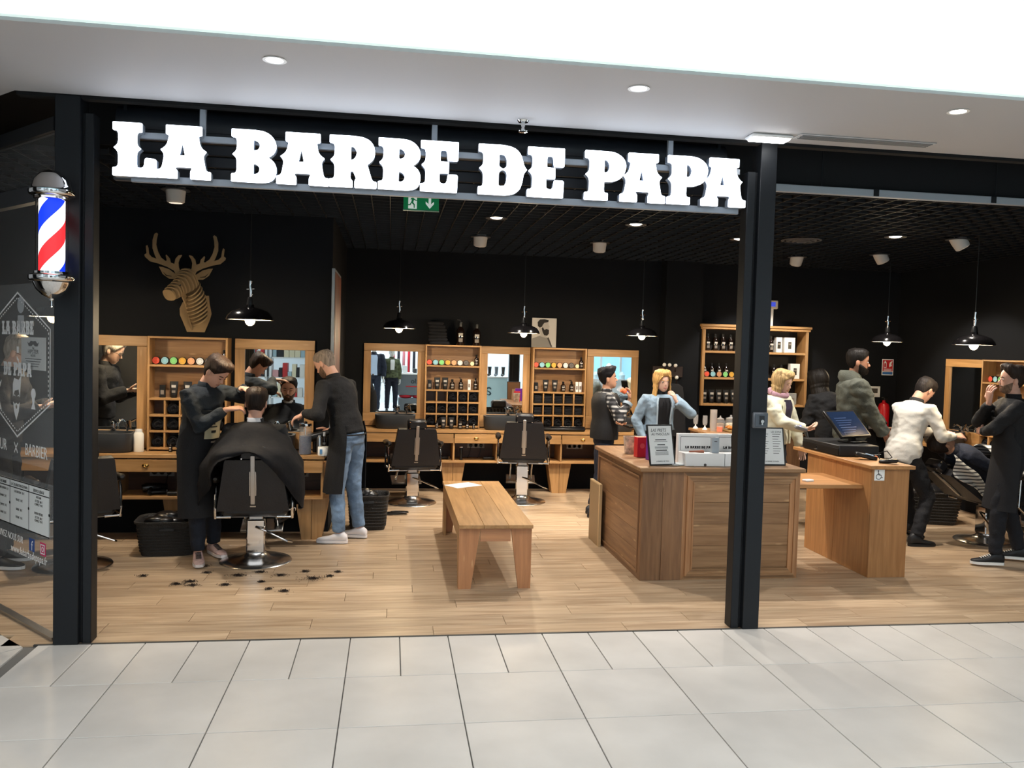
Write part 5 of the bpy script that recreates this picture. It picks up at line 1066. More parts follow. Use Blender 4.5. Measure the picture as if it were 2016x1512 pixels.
for z, w, d in ((1.42, .06, .03), (1.38, .12, .05), (1.1, .16, .07), (.75, .18, .08)): rg.append([(.08+w*math.cos(2*PI*k/16), -.11+d*math.sin(2*PI*k/16), z) for k in range(16)])
tag(MB().rings(rg).build('coat', M('dark_coat', '#17181c', .9), None, 60, (3.36, 5.18, 0)), 'dark coat hanging from the white-knobbed rack', 'coat')
t = thing('steamer_trolley', 'black trolley with chrome tap behind the plaid shirt man', 'trolley', (2.78, 4.5, 0)); MB().b2(-.13, .13, -.13, .13, .9, .93, .006).build('tray', BLKPL, t); MB().cyl((0, 0, .06), (0, 0, .9), .025, n=14).build('pole', BLKPL, t); MB().lathe([(0, 0.0), (.2, 0), (.2, .03), (.03, .06), (0, .06)], 24).build('foot', BLKPL, t); MB().ell((0, -.03, .80), (.03, .03, .03), 12, 8).build('knob', CHROME, t)
bottle(I4, 2.78, 4.48, .9305, 'black pump bottle on the trolley behind the plaid shirt man', .17, .04, pump=True)
t = thing('wall_box', 'grey wall box with pale lid beside the right mirror', 'wall box', (6.3, 5.395, .98)); MB().b2(-.17, .17, -.1, 0, -.13, .1, .004).build('body', M('box_grey', '#5b5a56', .6), t); MB().b2(-.18, .18, -.11, 0, .1, .13, .004).build('lid', WHITE, t)
# ---- cut hair on the floor: loose wisps, many strands in each clump
HB = M('cut_hair', '#241a15', .8)
cl = [(-1.3, 1.43, .06), (-1.55, 1.52, .03), (-1.62, 1.28, .05), (-.72, 1.32, .09), (-.98, 1.42, .05), (-.9, 1.0, .045), (-1.02, 1.06, .03), (-1.35, 1.18, .04), (-.55, 1.5, .03), (-1.1, 1.25, .03), (-1.7, 1.22, .05), (-1.58, 1.18, .04), (-.8, 1.52, .03), (-1.62, 1.72, .05), (-1.5, 1.9, .05), (-2.0, 1.45, .03), (-1.15, 1.52, .05), (-.6, 1.38, .03)]
for i, (x, y, r) in enumerate(cl):
    b = MB()
    for k in range(int(50+r*1400)):
        a = random.uniform(0, 2*PI); d = abs(random.gauss(0, .5))*r*(.7 if k % 9 else 1.3); px, py = d*math.cos(a)*1.5, d*math.sin(a); b2 = random.uniform(0, 2*PI); l = random.uniform(.006, .02)
        b.tube([(px, py, .003), (px+l*.5*math.cos(b2), py+l*.5*math.sin(b2), .004+random.uniform(0, .012)), (px+l*math.cos(b2+.7), py+l*math.sin(b2+.7), .003)], .0011, 3, False)
    tag(b.build('hair_clump', HB, None, 0, (x, y, .0005)), 'clump of cut dark hair on the floor in front of the barber chair', 'hair', 'cut hair on the floor', 'stuff')
print('props ok', len(bpy.data.objects))
# ================================================================== PEOPLE
V = Vector
def lerp(a, b, t): return a+(b-a)*t
def remesh(mb, vox, it=3):
    me = bpy.data.meshes.new('tmp'); me.from_pydata(mb.v, [], mb.f)
    bm = bmesh.new(); bm.from_mesh(me); bmesh.ops.recalc_face_normals(bm, faces=bm.faces); bm.to_mesh(me); bm.free()
    o = bpy.data.objects.new('tmp', me); TMP.collection.objects.link(o)
    m = o.modifiers.new('r', 'REMESH'); m.mode = 'VOXEL'; m.voxel_size = vox; m.adaptivity = 0
    if it: s = o.modifiers.new('s', 'SMOOTH'); s.factor = .5; s.iterations = it
    vl = TMP.view_layers[0]; vl.update(); out = bpy.data.meshes.new_from_object(o.evaluated_get(vl.depsgraph))
    bpy.data.objects.remove(o); bpy.data.meshes.remove(me)
    r = MB(); r.v = [tuple(v.co) for v in out.vertices]; r.f = [tuple(p.vertices) for p in out.polygons]; r.mi = [0]*len(r.f); bpy.data.meshes.remove(out)
    return r
def wrinkle(mb, amp, sc, seed=0):
    """fold the cloth a little: ridged noise stretched across the limb"""
    nv = []
    for v in mb.v:
        p = V((v[0]*sc+seed, v[1]*sc, v[2]*sc*1.6)); n = noise.noise_vector(p); m = noise.noise(p*2.3)
        nv.append((v[0]+n.x*amp+m*amp*.4, v[1]+n.y*amp+m*amp*.4, v[2]+n.z*amp*.5))
    mb.v = nv; return mb
def sheet(P, th):
    """grid of points -> closed thin solid"""
    R, C_ = len(P), len(P[0]); top = []; bot = []
    for i in range(R):
        for j in range(C_):
            a = P[min(i+1, R-1)][j]-P[max(i-1, 0)][j]; b = P[i][min(j+1, C_-1)]-P[i][max(j-1, 0)][:] if False else P[i][min(j+1, C_-1)]-P[i][max(j-1, 0)]
            n = a.cross(b); n = n.normalized() if n.length > 1e-9 else V((0, 0, 1)); top.append(P[i][j]+n*th/2); bot.append(P[i][j]-n*th/2)
    N_ = R*C_; f = []
    for i in range(R-1):
        for j in range(C_-1):
            a, b, c, d = i*C_+j, i*C_+j+1, (i+1)*C_+j+1, (i+1)*C_+j; f += [(a, b, c, d), (N_+d, N_+c, N_+b, N_+a)]
    for i in range(R-1):
        for j in (0, C_-1): f.append((i*C_+j, (i+1)*C_+j, N_+(i+1)*C_+j, N_+i*C_+j))
    for j in range(C_-1):
        for i in (0, R-1): f.append((i*C_+j, i*C_+j+1, N_+i*C_+j+1, N_+i*C_+j))
    return MB().add(top+bot, f)
def ik(a, c, l1, l2, hint):
    d = c-a; L_ = d.length
    if L_ > (l1+l2)*.995: c = a+d*((l1+l2)*.995/L_); d = c-a; L_ = d.length
    if L_ < abs(l1-l2)+.02: d = d.normalized()*(abs(l1-l2)+.02); c = a+d; L_ = d.length
    x = (l1*l1-l2*l2+L_*L_)/(2*L_); h = math.sqrt(max(l1*l1-x*x, 0)); u = d.normalized(); w = hint-u*hint.dot(u)
    w = w.normalized() if w.length > 1e-5 else u.orthogonal().normalized()
    return a+u*x+w*h, c
# head rings: height, front, back, half width (metres, head 0.235 tall)
HR = [(-.004, .060, -.015, .022), (.006, .082, .0, .036), (.03, .089, .035, .052), (.055, .090, .058, .062), (.085, .091, .078, .068), (.115, .092, .09, .0735), (.15, .095, .096, .077), (.18, .09, .095, .075), (.205, .075, .083, .064), (.224, .05, .06, .044), (.235, .012, .015, .01)]
def hr(u):
    u = max(HR[0][0], min(u, HR[-1][0]))
    for a, b in zip(HR, HR[1:]):
        if u <= b[0]:
            t = (u-a[0])/(b[0]-a[0]); return tuple(lerp(a[k], b[k], t) for k in (1, 2, 3))
    return HR[-1][1:]
def hpt(a, u, grow=0):
    """point on the head: a=0 front, +pi/2 the person's right"""
    f, b, w = hr(u); c, s = math.cos(a), math.sin(a); ry = f if c > 0 else max(b, .02)
    x, y = w*math.copysign(abs(s)**.9, s), ry*math.copysign(abs(c)**.9, c); l = math.hypot(x, y); k = (l+grow)/max(l, 1e-4)
    return V((x*k, y*k, u))
def hair_cap(style, seed):
    fr, side, nape, t_top, t_side = {'short': (.195, .125, .045, .016, .008), 'buzz': (.195, .14, .05, .006, .002), 'quiff': (.2, .135, .05, .03, .006), 'thick': (.188, .11, .03, .026, .014), 'spiky': (.196, .125, .04, .03, .01), 'grey': (.2, .11, .03, .02, .014)}[style]
    A, R = 44, 16; P = []
    for i in range(R+1):
        row = []
        for j in range(A):
            a = -PI+2*PI*j/A; c = abs(a)
            lo = lerp(fr, side, min(c/1.25, 1)**2.2) if c < 1.25 else lerp(side, nape, min((c-1.25)/1.0, 1))
            if 1.25 < c < 1.75: lo = max(lo, .125)
            v = i/R; u = lerp(.2345, lo, v**.8); t = lerp(t_top, t_side, min(max((.215-u)/.07, 0), 1))
            if style in ('quiff', 'spiky', 'thick') and c < 1.2: t += .010*max(0, math.cos(a*1.2))*max(0, min((u-.19)/.03, 1))
            n = noise.noise(V((math.cos(a)*3+seed, math.sin(a)*3, u*(40 if style == 'spiky' else 14))))*.35+noise.noise(V((a*9+seed, u*10, 3)))*.3
            t *= 1+n
            t *= 1-max(0, v-.55)**1.5*2.2
            if i == R: t = -.003
            p = hpt(a, u, t); p.z += (t*.7 if u > .2 else 0); row.append(p)
        P.append(row)
    b = MB(); vs = [p for r in P for p in r]; fs = [(i*A+j, i*A+(j+1) % A, (i+1)*A+(j+1) % A, (i+1)*A+j) for i in range(R) for j in range(A)]
    fs.append(tuple(range(A))); return b.add(vs, fs)
def long_hair(drop, seed, part=.0, open_=.62, flare=.03):
    """hair falling from the crown to `drop` below the chin, open over the face"""
    A, R = 46, 22; P = []
    for i in range(R+1):
        row = []; v = i/R
        for j in range(A+1):
            s = -1+2*j/A; a = s*PI
            # sweep angle from face edge round the back: a measured from the back
            fa = open_+(1-open_)*0; ang = PI-abs(s)*(PI-lerp(.25, open_, min(max((v-.05)/.22, 0), 1))); ang = math.copysign(ang, s if s else 1)
            u = lerp(.236, -drop, v)
            uu = max(u, .03); f, b, w = hr(min(uu, .2345)); c, sn = math.cos(ang), math.sin(ang)
            g = .014+.008*math.sin(v*3)
            if u < .06: k = min((.06-u)/.25, 1); w = lerp(w+.012, .085+flare, k); b = lerp(b+.01, .088, k); f = lerp(f, .075, k)
            ry = f if c > 0 else max(b, .03); st = 1+.09*noise.noise(V((ang*7+seed, u*2, 0)))+.05*noise.noise(V((ang*19, u*3, seed)))
            p = V(((w+g)*sn*st, (ry+g)*c*st, u+(.012 if u > .2 else 0))); row.append(p)
        P.append(row)
    return sheet(P, .016)
def hand(mb_after, palm_mb, w, d, n, side, curl=.5, spread=.1, k=1):
    """palm joins the body before remeshing, fingers come after; w wrist, d pointing, n palm normal"""
    d = d.normalized(); n = (n-d*n.dot(d)).normalized(); s = d.cross(n)*side     # s points to the thumb side
    rg = []
    for t, wd, th in ((-.01, .026, .02), (.02, .032, .019), (.05, .04, .018), (.085, .041, .015), (.098, .034, .011)):
        c = w+d*t*k; rg.append([c+s*(wd*k*math.cos(2*PI*q/14))+n*(th*k*math.sin(2*PI*q/14)) for q in range(14)])
    palm_mb.rings(rg)
    for i, (off, ln) in enumerate(((.029, .070), (.010, .078), (-.010, .073), (-.028, .058))):
        p = w+d*(.08*k)+s*(off*k); dr = (d+s*(spread*(1.2-.8*i))).normalized(); pts = [p, p+dr*.012*k]; cur = dr; q = pts[-1]
        for j, fr in enumerate((.45, .32, .23)):
            ca = curl*(1+.12*i)*(.9 if j else .7); cur = (cur*math.cos(ca)+n*math.sin(ca)).normalized(); nn = n; n2 = (n*math.cos(ca)-dr*math.sin(ca))
            q = q+cur*ln*fr*k; pts.append(q); n_ = n2
        mb_after.tube(pts, [.0095*k, .0095*k, .009*k, .0083*k, .0062*k], 8); mb_after.ell(pts[-1], (.0062*k,)*3, 8, 6)
    p = w+d*.022*k+s*.026*k; t1 = (d*.55+s*.75+n*.35).normalized(); t2 = (d*.8+s*.25+n*.5).normalized(); pts = [p, p+t1*.036*k, p+t1*.036*k+t2*.03*k, p+t1*.036*k+t2*.054*k]
    mb_after.tube(pts, [.014*k, .0115*k, .0098*k, .007*k], 8); mb_after.ell(pts[-1], (.007*k,)*3, 8, 6)
SKIN = {'light': '#cb9d88', 'tan': '#bb8c70', 'olive': '#a87a62', 'pale': '#d6b09c'}
def person(label, loc, face, h, o):
    """o: pose and dress. Local frame: +y forward, +x the person's right."""
    rz = math.radians(face)-PI/2
    t = thing('person', label, 'person', loc, rz); W = Matrix.Translation(loc) @ Matrix.Rotation(rz, 4, 'Z'); Wi = W.inverted()
    loc_ = lambda p: Wi @ V(p)
    s = h/1.75; sk = M('skin_'+o.get('skin', 'light'), SKIN[o.get('skin', 'light')], .5, spec=.4, var=.06, vscale=20); fem = o.get('fem', False); seed = len(bpy.data.objects)*.37
    lean, sl = o.get('lean', 0.), o.get('side', 0.)
    pel = V(o['pelvis']) if 'pelvis' in o else V((0, 0, .955*s))
    if 'pelvis_w' in o: pel = loc_(o['pelvis_w'])
    ax = V((math.sin(sl), math.sin(lean)*math.cos(sl), math.cos(lean)*math.cos(sl))); ax2 = V((math.sin(sl), math.sin(lean*1.35)*math.cos(sl), math.cos(lean*1.35)*math.cos(sl)))
    tw = o.get('twist', 0); Rt = V((math.cos(tw), math.sin(tw), 0)); Rt = (Rt-ax*Rt.dot(ax)).normalized()
    Rh = V((1, 0, 0)); bwd = ax.cross(Rt)*-1
    chest = pel+ax*.28*s; nb = chest+ax2*.26*s; fwd = Rt.cross(ax2)*-1
    if fwd.y < 0: fwd = -fwd
    shw = (.165 if fem else .19)*s*o.get('shw', 1); sh = {1: nb-ax2*.065*s+Rt*shw, -1: nb-ax2*.065*s-Rt*shw}
    gk = o.get('girth', 1.)
    rows = [(-.10, .135, .10), (0, .168, .115), (.1, .165, .112), (.22, .14 if fem else .15, .10), (.33, .15 if fem else .165, .112), (.42, .16 if fem else .178, .12), (.47, .155 if fem else .175, .105), (.51, .12, .085), (.535, .07, .065)]
    def sp(d):      # point on the spine at distance d above the pelvis
        return pel+ax*d*s if d <= .28 else chest+ax2*(d-.28)*s
    def torso(mb, grow, d0, d1, n=22):
        rg = []
        for d, a, b in rows:
            if d < d0-1e-6 or d > d1+1e-6: continue
            c = sp(d); rg.append([c+lerp(Rh, Rt, min(max(d/.3, 0), 1))*((a*gk*s+grow)*math.cos(2*PI*k/n))+(fwd*((b*gk*s+grow)*math.sin(2*PI*k/n))) for k in range(n)])
        mb.rings(rg)
    # arms
    el, wr = {}, {}; up_, fo_ = .285*s, .255*s
    for sd, key in ((1, 'R'), (-1, 'L')):
        tg = o.get('hand'+key); hint = V(o.get('elbow'+key, (sd*.5, -.45, -.8)))
        tg = loc_(tg) if tg is not None else sh[sd]+V((sd*.06, .05, -.52*s))
        el[sd], wr[sd] = ik(sh[sd], tg, up_, fo_, hint)
    # legs
    hip = {sd: pel+V((sd*.09*s, 0, -.02)) for sd in (1, -1)}; kn, an = {}, {}
    for sd, key in ((1, 'R'), (-1, 'L')):
        ft = loc_(o['foot'+key]) if 'foot'+key in o else V((sd*.11*s, .02 if sd > 0 else -.02, 0)); a = V((ft.x, ft.y, ft.z+.085*s))
        kn[sd], an[sd] = ik(hip[sd], a, .43*s, .42*s, V(o.get('knee'+key, (sd*.15, 1, .1))))
    # head
    hy, hp, hrl = o.get('head', (0, 0, 0)); nk = nb+ax2*.015*s
    HM = Matrix.Translation(nk+(ax2*.032+V((0, .014, 0)))*s) @ Matrix.Rotation(hy, 4, 'Z') @ Matrix.Rotation(-hp, 4, 'X') @ Matrix.Rotation(hrl, 4, 'Y') @ Matrix.Diagonal((s*1.04, s*1.04, s*1.02, 1)) @ Matrix.Translation((0, .008, -.012))
    body = MB(); after = MB()
    torso(body, -.02, -.1, .535)
    body.tube([nb-ax2*.04*s, nk, HM @ V((0, -.012, .05)), HM @ V((0, -.012, .09))], [.075*s, .056*s*(.88 if fem else 1), .052*s*(.88 if fem else 1), .05*s], 14)
    A = 24; body.rings([[HM @ hpt(2*PI*k/A, u) for k in range(A)] for u, *_ in HR])
    for sd in (1, -1):
        body.tube([sh[sd]-Rt*sd*.05, sh[sd], lerp(sh[sd], el[sd], .3), lerp(sh[sd], el[sd], .9), el[sd], lerp(el[sd], wr[sd], .3), lerp(el[sd], wr[sd], .8), wr[sd]], [x*s*(.85 if fem else 1) for x in (.04, .046, .043, .036, .033, .036, .028, .025)], 12)
        body.tube([hip[sd]+V((0, 0, .04)), hip[sd], lerp(hip[sd], kn[sd], .35), lerp(hip[sd], kn[sd], .9), kn[sd], lerp(kn[sd], an[sd], .3), lerp(kn[sd], an[sd], .85), an[sd]], [x*s for x in (.07, .074, .072, .052, .05, .05, .036, .034)], 12)
        key = 'R' if sd > 0 else 'L'; hd = o.get('dir'+key); hd = (W.to_3x3().inverted() @ V(hd)) if hd else (wr[sd]-el[sd])
        pn = o.get('palm'+key); pn = (W.to_3x3().inverted() @ V(pn)) if pn else V((-sd, .2, 0))
        if abs(hd.normalized().dot(pn.normalized())) > .97: pn = V((0, 0, -1))
        hand(after, body, wr[sd]+hd.normalized()*.012, hd, pn, sd*o.get('thumb'+key, 1), o.get('curl'+key, o.get('curl', .45)), o.get('spread', .12), s*(.92 if fem else 1.0))
    m = remesh(body, .0085, 3)
    # nose, ears, lids
    n = MB(); n.add([(-.006, .090, .118), (.006, .090, .118), (.015, .088, .078), (-.015, .088, .078), (0, .099, .115), (0, .118, .086), (0, .104, .074)], [(0, 4, 5, 3), (4, 1, 2, 5), (3, 5, 6), (5, 2, 6), (0, 1, 4), (0, 3, 6, 2, 1)])
    nn = remesh(n, .004, 2); m.add(nn.v, nn.f, HM)
    for sd in (1, -1):
        e = MB(); e.ell((sd*.076, -.004, .105), (.008, .018, .031), 12, 8, R=Matrix.Rotation(.15*sd, 3, 'Z')); m.add(e.v, e.f, HM)
    m.add(after.v, after.f)
    b_o = m.build('body', sk, t, 0); b_o.data.polygons.foreach_set('use_smooth', [True]*len(b_o.data.polygons))
    # face
    closed = o.get('eyes') == 'down'; ew = M('eye_white', '#d8d2cc', .3); ei = M('iris_dark', '#1e1512', .2)
    for sd in (1, -1):
        ey = MB().ell(HM @ V((sd*.032, .083, .118)), (.0135*s, .0095*s, (.004 if closed else .0068)*s), 12, 8, R=HM.to_3x3().normalized()).build('eye', sk if closed else ew, t)
        if not closed: MB().ell(HM @ V((sd*.032, .0905, .118)), (.0058*s, .004*s, .006*s), 10, 8, R=HM.to_3x3().normalized()).build('iris', ei, ey)
        else: MB().tube([HM @ V((sd*.02, .090, .114)), HM @ V((sd*.032, .092, .112)), HM @ V((sd*.044, .086, .114))], .0022, 6).build('lashes', ei, ey)
        MB().tube([HM @ V((sd*.014, .0925, .134)), HM @ V((sd*.032, .0915, .139)), HM @ V((sd*.05, .079, .135))], [.0035, .0042, .002], 6).build('eyebrow', hairmat(o.get('hairc', '#2a1f1a')), t)
    MB().tube([HM @ V((-.023, .084, .0475)), HM @ V((0, .0925, .049)), HM @ V((.023, .084, .0475))], [.003, .0068, .003], 8).build('mouth', M('lip_'+('f' if fem else 'm'), '#a8605a' if fem else '#9a6657', .4), t)
    # hair
    hc = o.get('hairc', '#2a1f1a'); hm = hairmat(hc)
    st = o.get('hair', 'short')
    if st == 'long' or st == 'bob':
        hb = long_hair(.27 if st == 'long' else .05, seed, open_=1.08 if st == 'long' else .95, flare=.02); hb.v = [tuple(HM @ V(v)) for v in hb.v]; hb.build('hair', hm, t, 80)
        cb = hair_cap('thick', seed); cb.v = [tuple(HM @ V(v)) for v in cb.v]; cb.build('hair_crown', hm, t, 80)
    else:
        hb = hair_cap(st, seed); hb.v = [tuple(HM @ V(v)) for v in hb.v]; hb.build('hair', hm, t, 80)
    if 'beard' in o:
        Ab, Rb = 26, 8; P = []
        for i in range(Rb+1):
            row = []
            for j in range(Ab+1):
                a = -1.5+3*j/Ab; top = lerp(.05, .10, min(abs(a)/1.4, 1)**1.5); u = lerp(top, -.006, i/Rb); th = o.get('beardt', .012)*(1+.3*noise.noise(V((a*8, u*40, seed)))) if 0 < i and 0 < j < Ab else -.002
                if u < .004: th *= .8
                row.append(HM @ hpt(a, u, th))
            P.append(row)
        vs = [p for r in P for p in r]; C_ = Ab+1; MB().add(vs, [(i*C_+j, i*C_+j+1, (i+1)*C_+j+1, (i+1)*C_+j) for i in range(Rb) for j in range(Ab)]).build('beard', hairmat(o['beard']), t, 80)
        MB().tube([HM @ V((-.03, .083, .056)), HM @ V((0, .098, .066)), HM @ V((.03, .083, .056))], [.004, .008, .004], 8).build('moustache', hairmat(o['beard']), t)
    # trousers
    tm = M('cloth_'+o.get('pants', '#15161b')[1:]+o.get('pv', ''), o.get('pants', '#15161b'), .85, bump=.3, bscale=120, var=o.get('pvar', .15), vscale=o.get('pvs', 9))
    tb = MB(); torso(tb, .006, -.1, .0)
    for sd in (1, -1):
        tb.tube([hip[sd]+V((0, 0, .05)), hip[sd], lerp(hip[sd], kn[sd], .4), kn[sd], lerp(kn[sd], an[sd], .4), lerp(kn[sd], an[sd], .97)], [x*s*o.get('legw', 1) for x in (.085, .098, .093, .072, .068, .056)], 14); tb.ell(kn[sd], (.073*s*o.get('legw', 1),)*3, 14, 10)
    wt = wrinkle(remesh(tb, .012, 4), .009, 11, seed).build('trousers', tm, t, 180)
    # top
    if o.get('top'):
        kind = o.get('topk', 'shirt'); g = {'shirt': .018, 'jacket': .026, 'coat': .032}[kind]; d0 = {'shirt': 0, 'jacket': -.02, 'coat': -.1}[kind] if 'hem' not in o else o['hem']
        cb = MB(); torso(cb, g, d0, .535)
        if d0 <= -.09: torso(cb, g+.01, -.1, .1)
        for sd in (1, -1):
            key = 'R' if sd > 0 else 'L'; sl_ = o.get('sleeve'+key, .97)
            aw = (1.0 if kind == 'shirt' else 1.18 if kind == 'jacket' else 1.32)*(.88 if fem else 1)
            cb.tube([sh[sd]-Rt*sd*.06, sh[sd], lerp(sh[sd], el[sd], .35), lerp(sh[sd], el[sd], .9), el[sd], lerp(el[sd], wr[sd], .3), lerp(el[sd], wr[sd], sl_)], [x*s*aw for x in (.055, .07, .067, .061, .062, .056, .043 if kind == 'shirt' else .048)], 14); cb.ell(el[sd], (.064*s*aw,)*3, 14, 10)
        ms = o['top'] if not isinstance(o['top'], str) else M('cloth_'+o['top'][1:]+o.get('tv', ''), o['top'], .85, bump=.35, bscale=110, var=o.get('tvar', .12), vscale=9)
        wrinkle(remesh(cb, .012, 7), o.get('fold', .011), 10, seed+5).build(o.get('topname', 'shirt'), ms, t, 180)
        if kind != 'none':   # collar
            rg = []
            for dz, r1 in ((-.03, .082), (.0, .072), (.03, .068), (.034, .062), (.0, .06)): rg.append([nb+ax2*dz*s+Rt*(r1*s*math.cos(2*PI*k/20))+fwd*((r1*.92*s)*math.sin(2*PI*k/20)+.004) for k in range(20)])
            MB().rings(rg, False).build('collar', o.get('collar') or ms, t, 60)
    # shoes
    for sd, key in ((1, 'R'), (-1, 'L')):
        a = an[sd]; ty = o.get('toe'+key, o.get('toe', sd*-.15)); base = V((a.x, a.y, a.z-.085*s)); FR = Matrix.Translation(base) @ Matrix.Rotation(ty, 4, 'Z') @ Matrix.Diagonal((s, s, s, 1)); hi = o.get('shoeh', 1)
        if 'tilt'+key in o: FR = FR @ Matrix.Rotation(o['tilt'+key], 4, 'X')
        rg = []
        for y, w, z1 in ((-.075, .012, .05), (-.07, .03, .075*hi), (-.04, .037, .098*hi), (.015, .038, .095*hi), (.055, .04, .075), (.1, .046, .058), (.15, .044, .048), (.185, .032, .04), (.2, .012, .03)):
            rg.append([FR @ V((w*math.copysign(abs(math.cos(2*PI*k/16))**.7, math.cos(2*PI*k/16)), y, .018+(z1-.018)*(.5+.5*math.sin(2*PI*k/16)))) for k in range(16)])
        sho = MB().rings(rg).build('shoe', M('shoe_'+o.get('shoe', '#111111')[1:], o.get('shoe', '#111111'), .55, var=o.get('shoev', 0), vscale=18), t, 60)
        out = [(.03*math.cos(q), -.05+.03*math.sin(q)) for q in [PI+k*PI/6 for k in range(7)]]+[(.036, -.02), (.04, .04), (.048, .11), (.044, .16), (.028, .195), (0, .206), (-.028, .195), (-.044, .16), (-.048, .11), (-.04, .04), (-.036, -.02)]
        nq = len(out); MB().add([FR @ V((x, y, z)) for z in (.001, .024) for x, y in out], [tuple(range(nq))[::-1], tuple(range(nq, 2*nq))]+[(i, (i+1) % nq, nq+(i+1) % nq, nq+i) for i in range(nq)]).build('sole', M('sole_'+o.get('sole', '#1a1a1a')[1:], o.get('sole', '#1a1a1a'), .6), sho, 30)
        if 'lace' in o:
            for q in range(5): MB().tube([FR @ V((-.022, .045+q*.018, .083-q*.006)), FR @ V((0, .05+q*.018, .091-q*.0075)), FR @ V((.022, .045+q*.018, .083-q*.006))], .0035, 6).build('lace', M('lace_'+o['lace'][1:], o['lace'], .8), sho)
    # apron
    if 'apron' in o:
        bib, hem = o['apron']; hemz = hem*s; P = []; cols = 22; wz = pel.z
        rr = []
        ds = [d for d in (.44, .36, .28, .2, .1, .02) if d <= bib]
        for d in ds:
            a_, b_ = [(a, b) for dd, a, b in rows if dd <= d+.09][-1]; rr.append((sp(d), a_*gk*s+.03, b_*gk*s+.036, .75 if d > .3 else 1.35 if d > .15 else o.get('apw', 1.75)))
        ft_y = (an[1].y+an[-1].y)/2
        for k in range(1, 8):
            f = k/7; z = lerp(pel.z, hemz, f); c = V((0, lerp(pel.y, lerp(kn[1].y, kn[-1].y, .5), f*.9), z)); rr.append((c, .198*s+.04*f, .148*s+.02*f, o.get('apw', 1.75)))
        for i, (c, a_, b_, wa) in enumerate(rr):
            row = []
            for j in range(cols+1):
                q = -wa+2*wa*j/cols; r_ = 1+.03*noise.noise(V((q*4+seed, c.z*1.5, 0)))+.02*max(0, (pel.z-c.z))*math.sin(q*9+seed)
                row.append(c+Rh*(a_*r_*math.sin(q))+V((0, 1, 0))*(b_*r_*math.cos(q)) if c.z < pel.z+.05 else c+Rt*(a_*r_*math.sin(q))+fwd*(b_*r_*math.cos(q)))
            P.append(row)
        am = M('apron_black', '#121317', .8, bump=.3, bscale=160); ap = sheet(P, .006).build('apron', am, t, 60)
        MB().tube([sp(.02)+Rh*(rows[1][1]*gk*s+.02)*math.sin(q)+V((0, 1, 0))*(rows[1][2]*gk*s+.022)*math.cos(q) for q in [2*PI*k/28 for k in range(29)]], .007, 6, False).build('apron_strings', am, t)
        o['_ap'] = ap
    return dict(t=t, W=W, Wi=Wi, HM=HM, sp=sp, Rt=Rt, fwd=fwd, ax=ax, ax2=ax2, nb=nb, sh=sh, el=el, wr=wr, pel=pel, s=s, hip=hip, kn=kn, rows=rows, gk=gk, seed=seed)
def panel(p, d, z0, z1, q0, q1, mat, name, grow=.045, cols=14, th=.004, parent=None, rowsn=8):
    """a patch of cloth lying over the torso between spine heights z0..z1 and angles q0..q1 (0 = front)"""
    P = []
    for i in range(rowsn+1):
        dd = lerp(z0, z1, i/rowsn); rr = p['rows']; a = b = None
        for r0, r1 in zip(rr, rr[1:]):
            if r0[0] <= dd <= r1[0]: k = (dd-r0[0])/(r1[0]-r0[0]); a, b = lerp(r0[1], r1[1], k), lerp(r0[2], r1[2], k)
        if a is None: a, b = rr[0][1:] if dd < rr[0][0] else rr[-1][1:]
        P.append([p['sp'](dd)+p['Rt']*((a*p['gk']*p['s']+grow)*math.sin(q))+p['fwd']*((b*p['gk']*p['s']+grow)*math.cos(q)) for q in [lerp(q0, q1, j/cols) for j in range(cols+1)]])
    return sheet(P, th).build(name, mat, parent or p['t'], 60)
def sleeve_cuff(p, sd, mat, r=.05, t0=.85, t1=.97):
    a, b = p['el'][sd], p['wr'][sd]; MB().tube([lerp(a, b, t0), lerp(a, b, t1)], r, 16).build('cuff', mat, p['t'], 40)
BLK = '#16181c'
# 1 ---- barber cutting hair
p = person('barber in black shirt and apron cutting the seated customer\'s hair', (-1.73, 1.95, 0), -32, 1.70, dict(lean=.14, head=(.12, .72, 0), handR=(-1.47, 1.78, 1.26), handL=(-1.40, 2.02, 1.42), elbowR=(.6, -.8, -.7), elbowL=(-.6, .3, -.1), dirR=(.85, .35, .1), dirL=(.9, -.1, -.05), palmR=(.2, .4, -.9), palmL=(.1, 0, -1), curlR=.6, curlL=.18, footR=(-1.685, 1.83, 0), footL=(-1.62, 2.10, 0), toeR=-.75, toeL=-.35, hairc='#2b1f19', hair='thick', eyes='down', top='#1d242b', tv='n', fold=.014, pants='#141a26', apron=(.36, .40), shoe='#c9a9a2', shoev=.35, sole='#e0d6d2', lace='#17171a', legw=1.05))
pt = panel(p, 0, .12, .30, -.42, .42, M('apron_patch', '#b5a98a', .8), 'apron_badge', .05)
for z0, z1, q in ((.24, .25, .05), (.215, .225, .2), (.17, .19, .12)): panel(p, 0, z0, z1, -q, q, INK, 'badge_print', .0535, 8, .002, pt, 3)
panel(p, 0, .085, .10, -.35, .1, M('label_print_dim'), 'apron_lettering', .05, 10, .002)
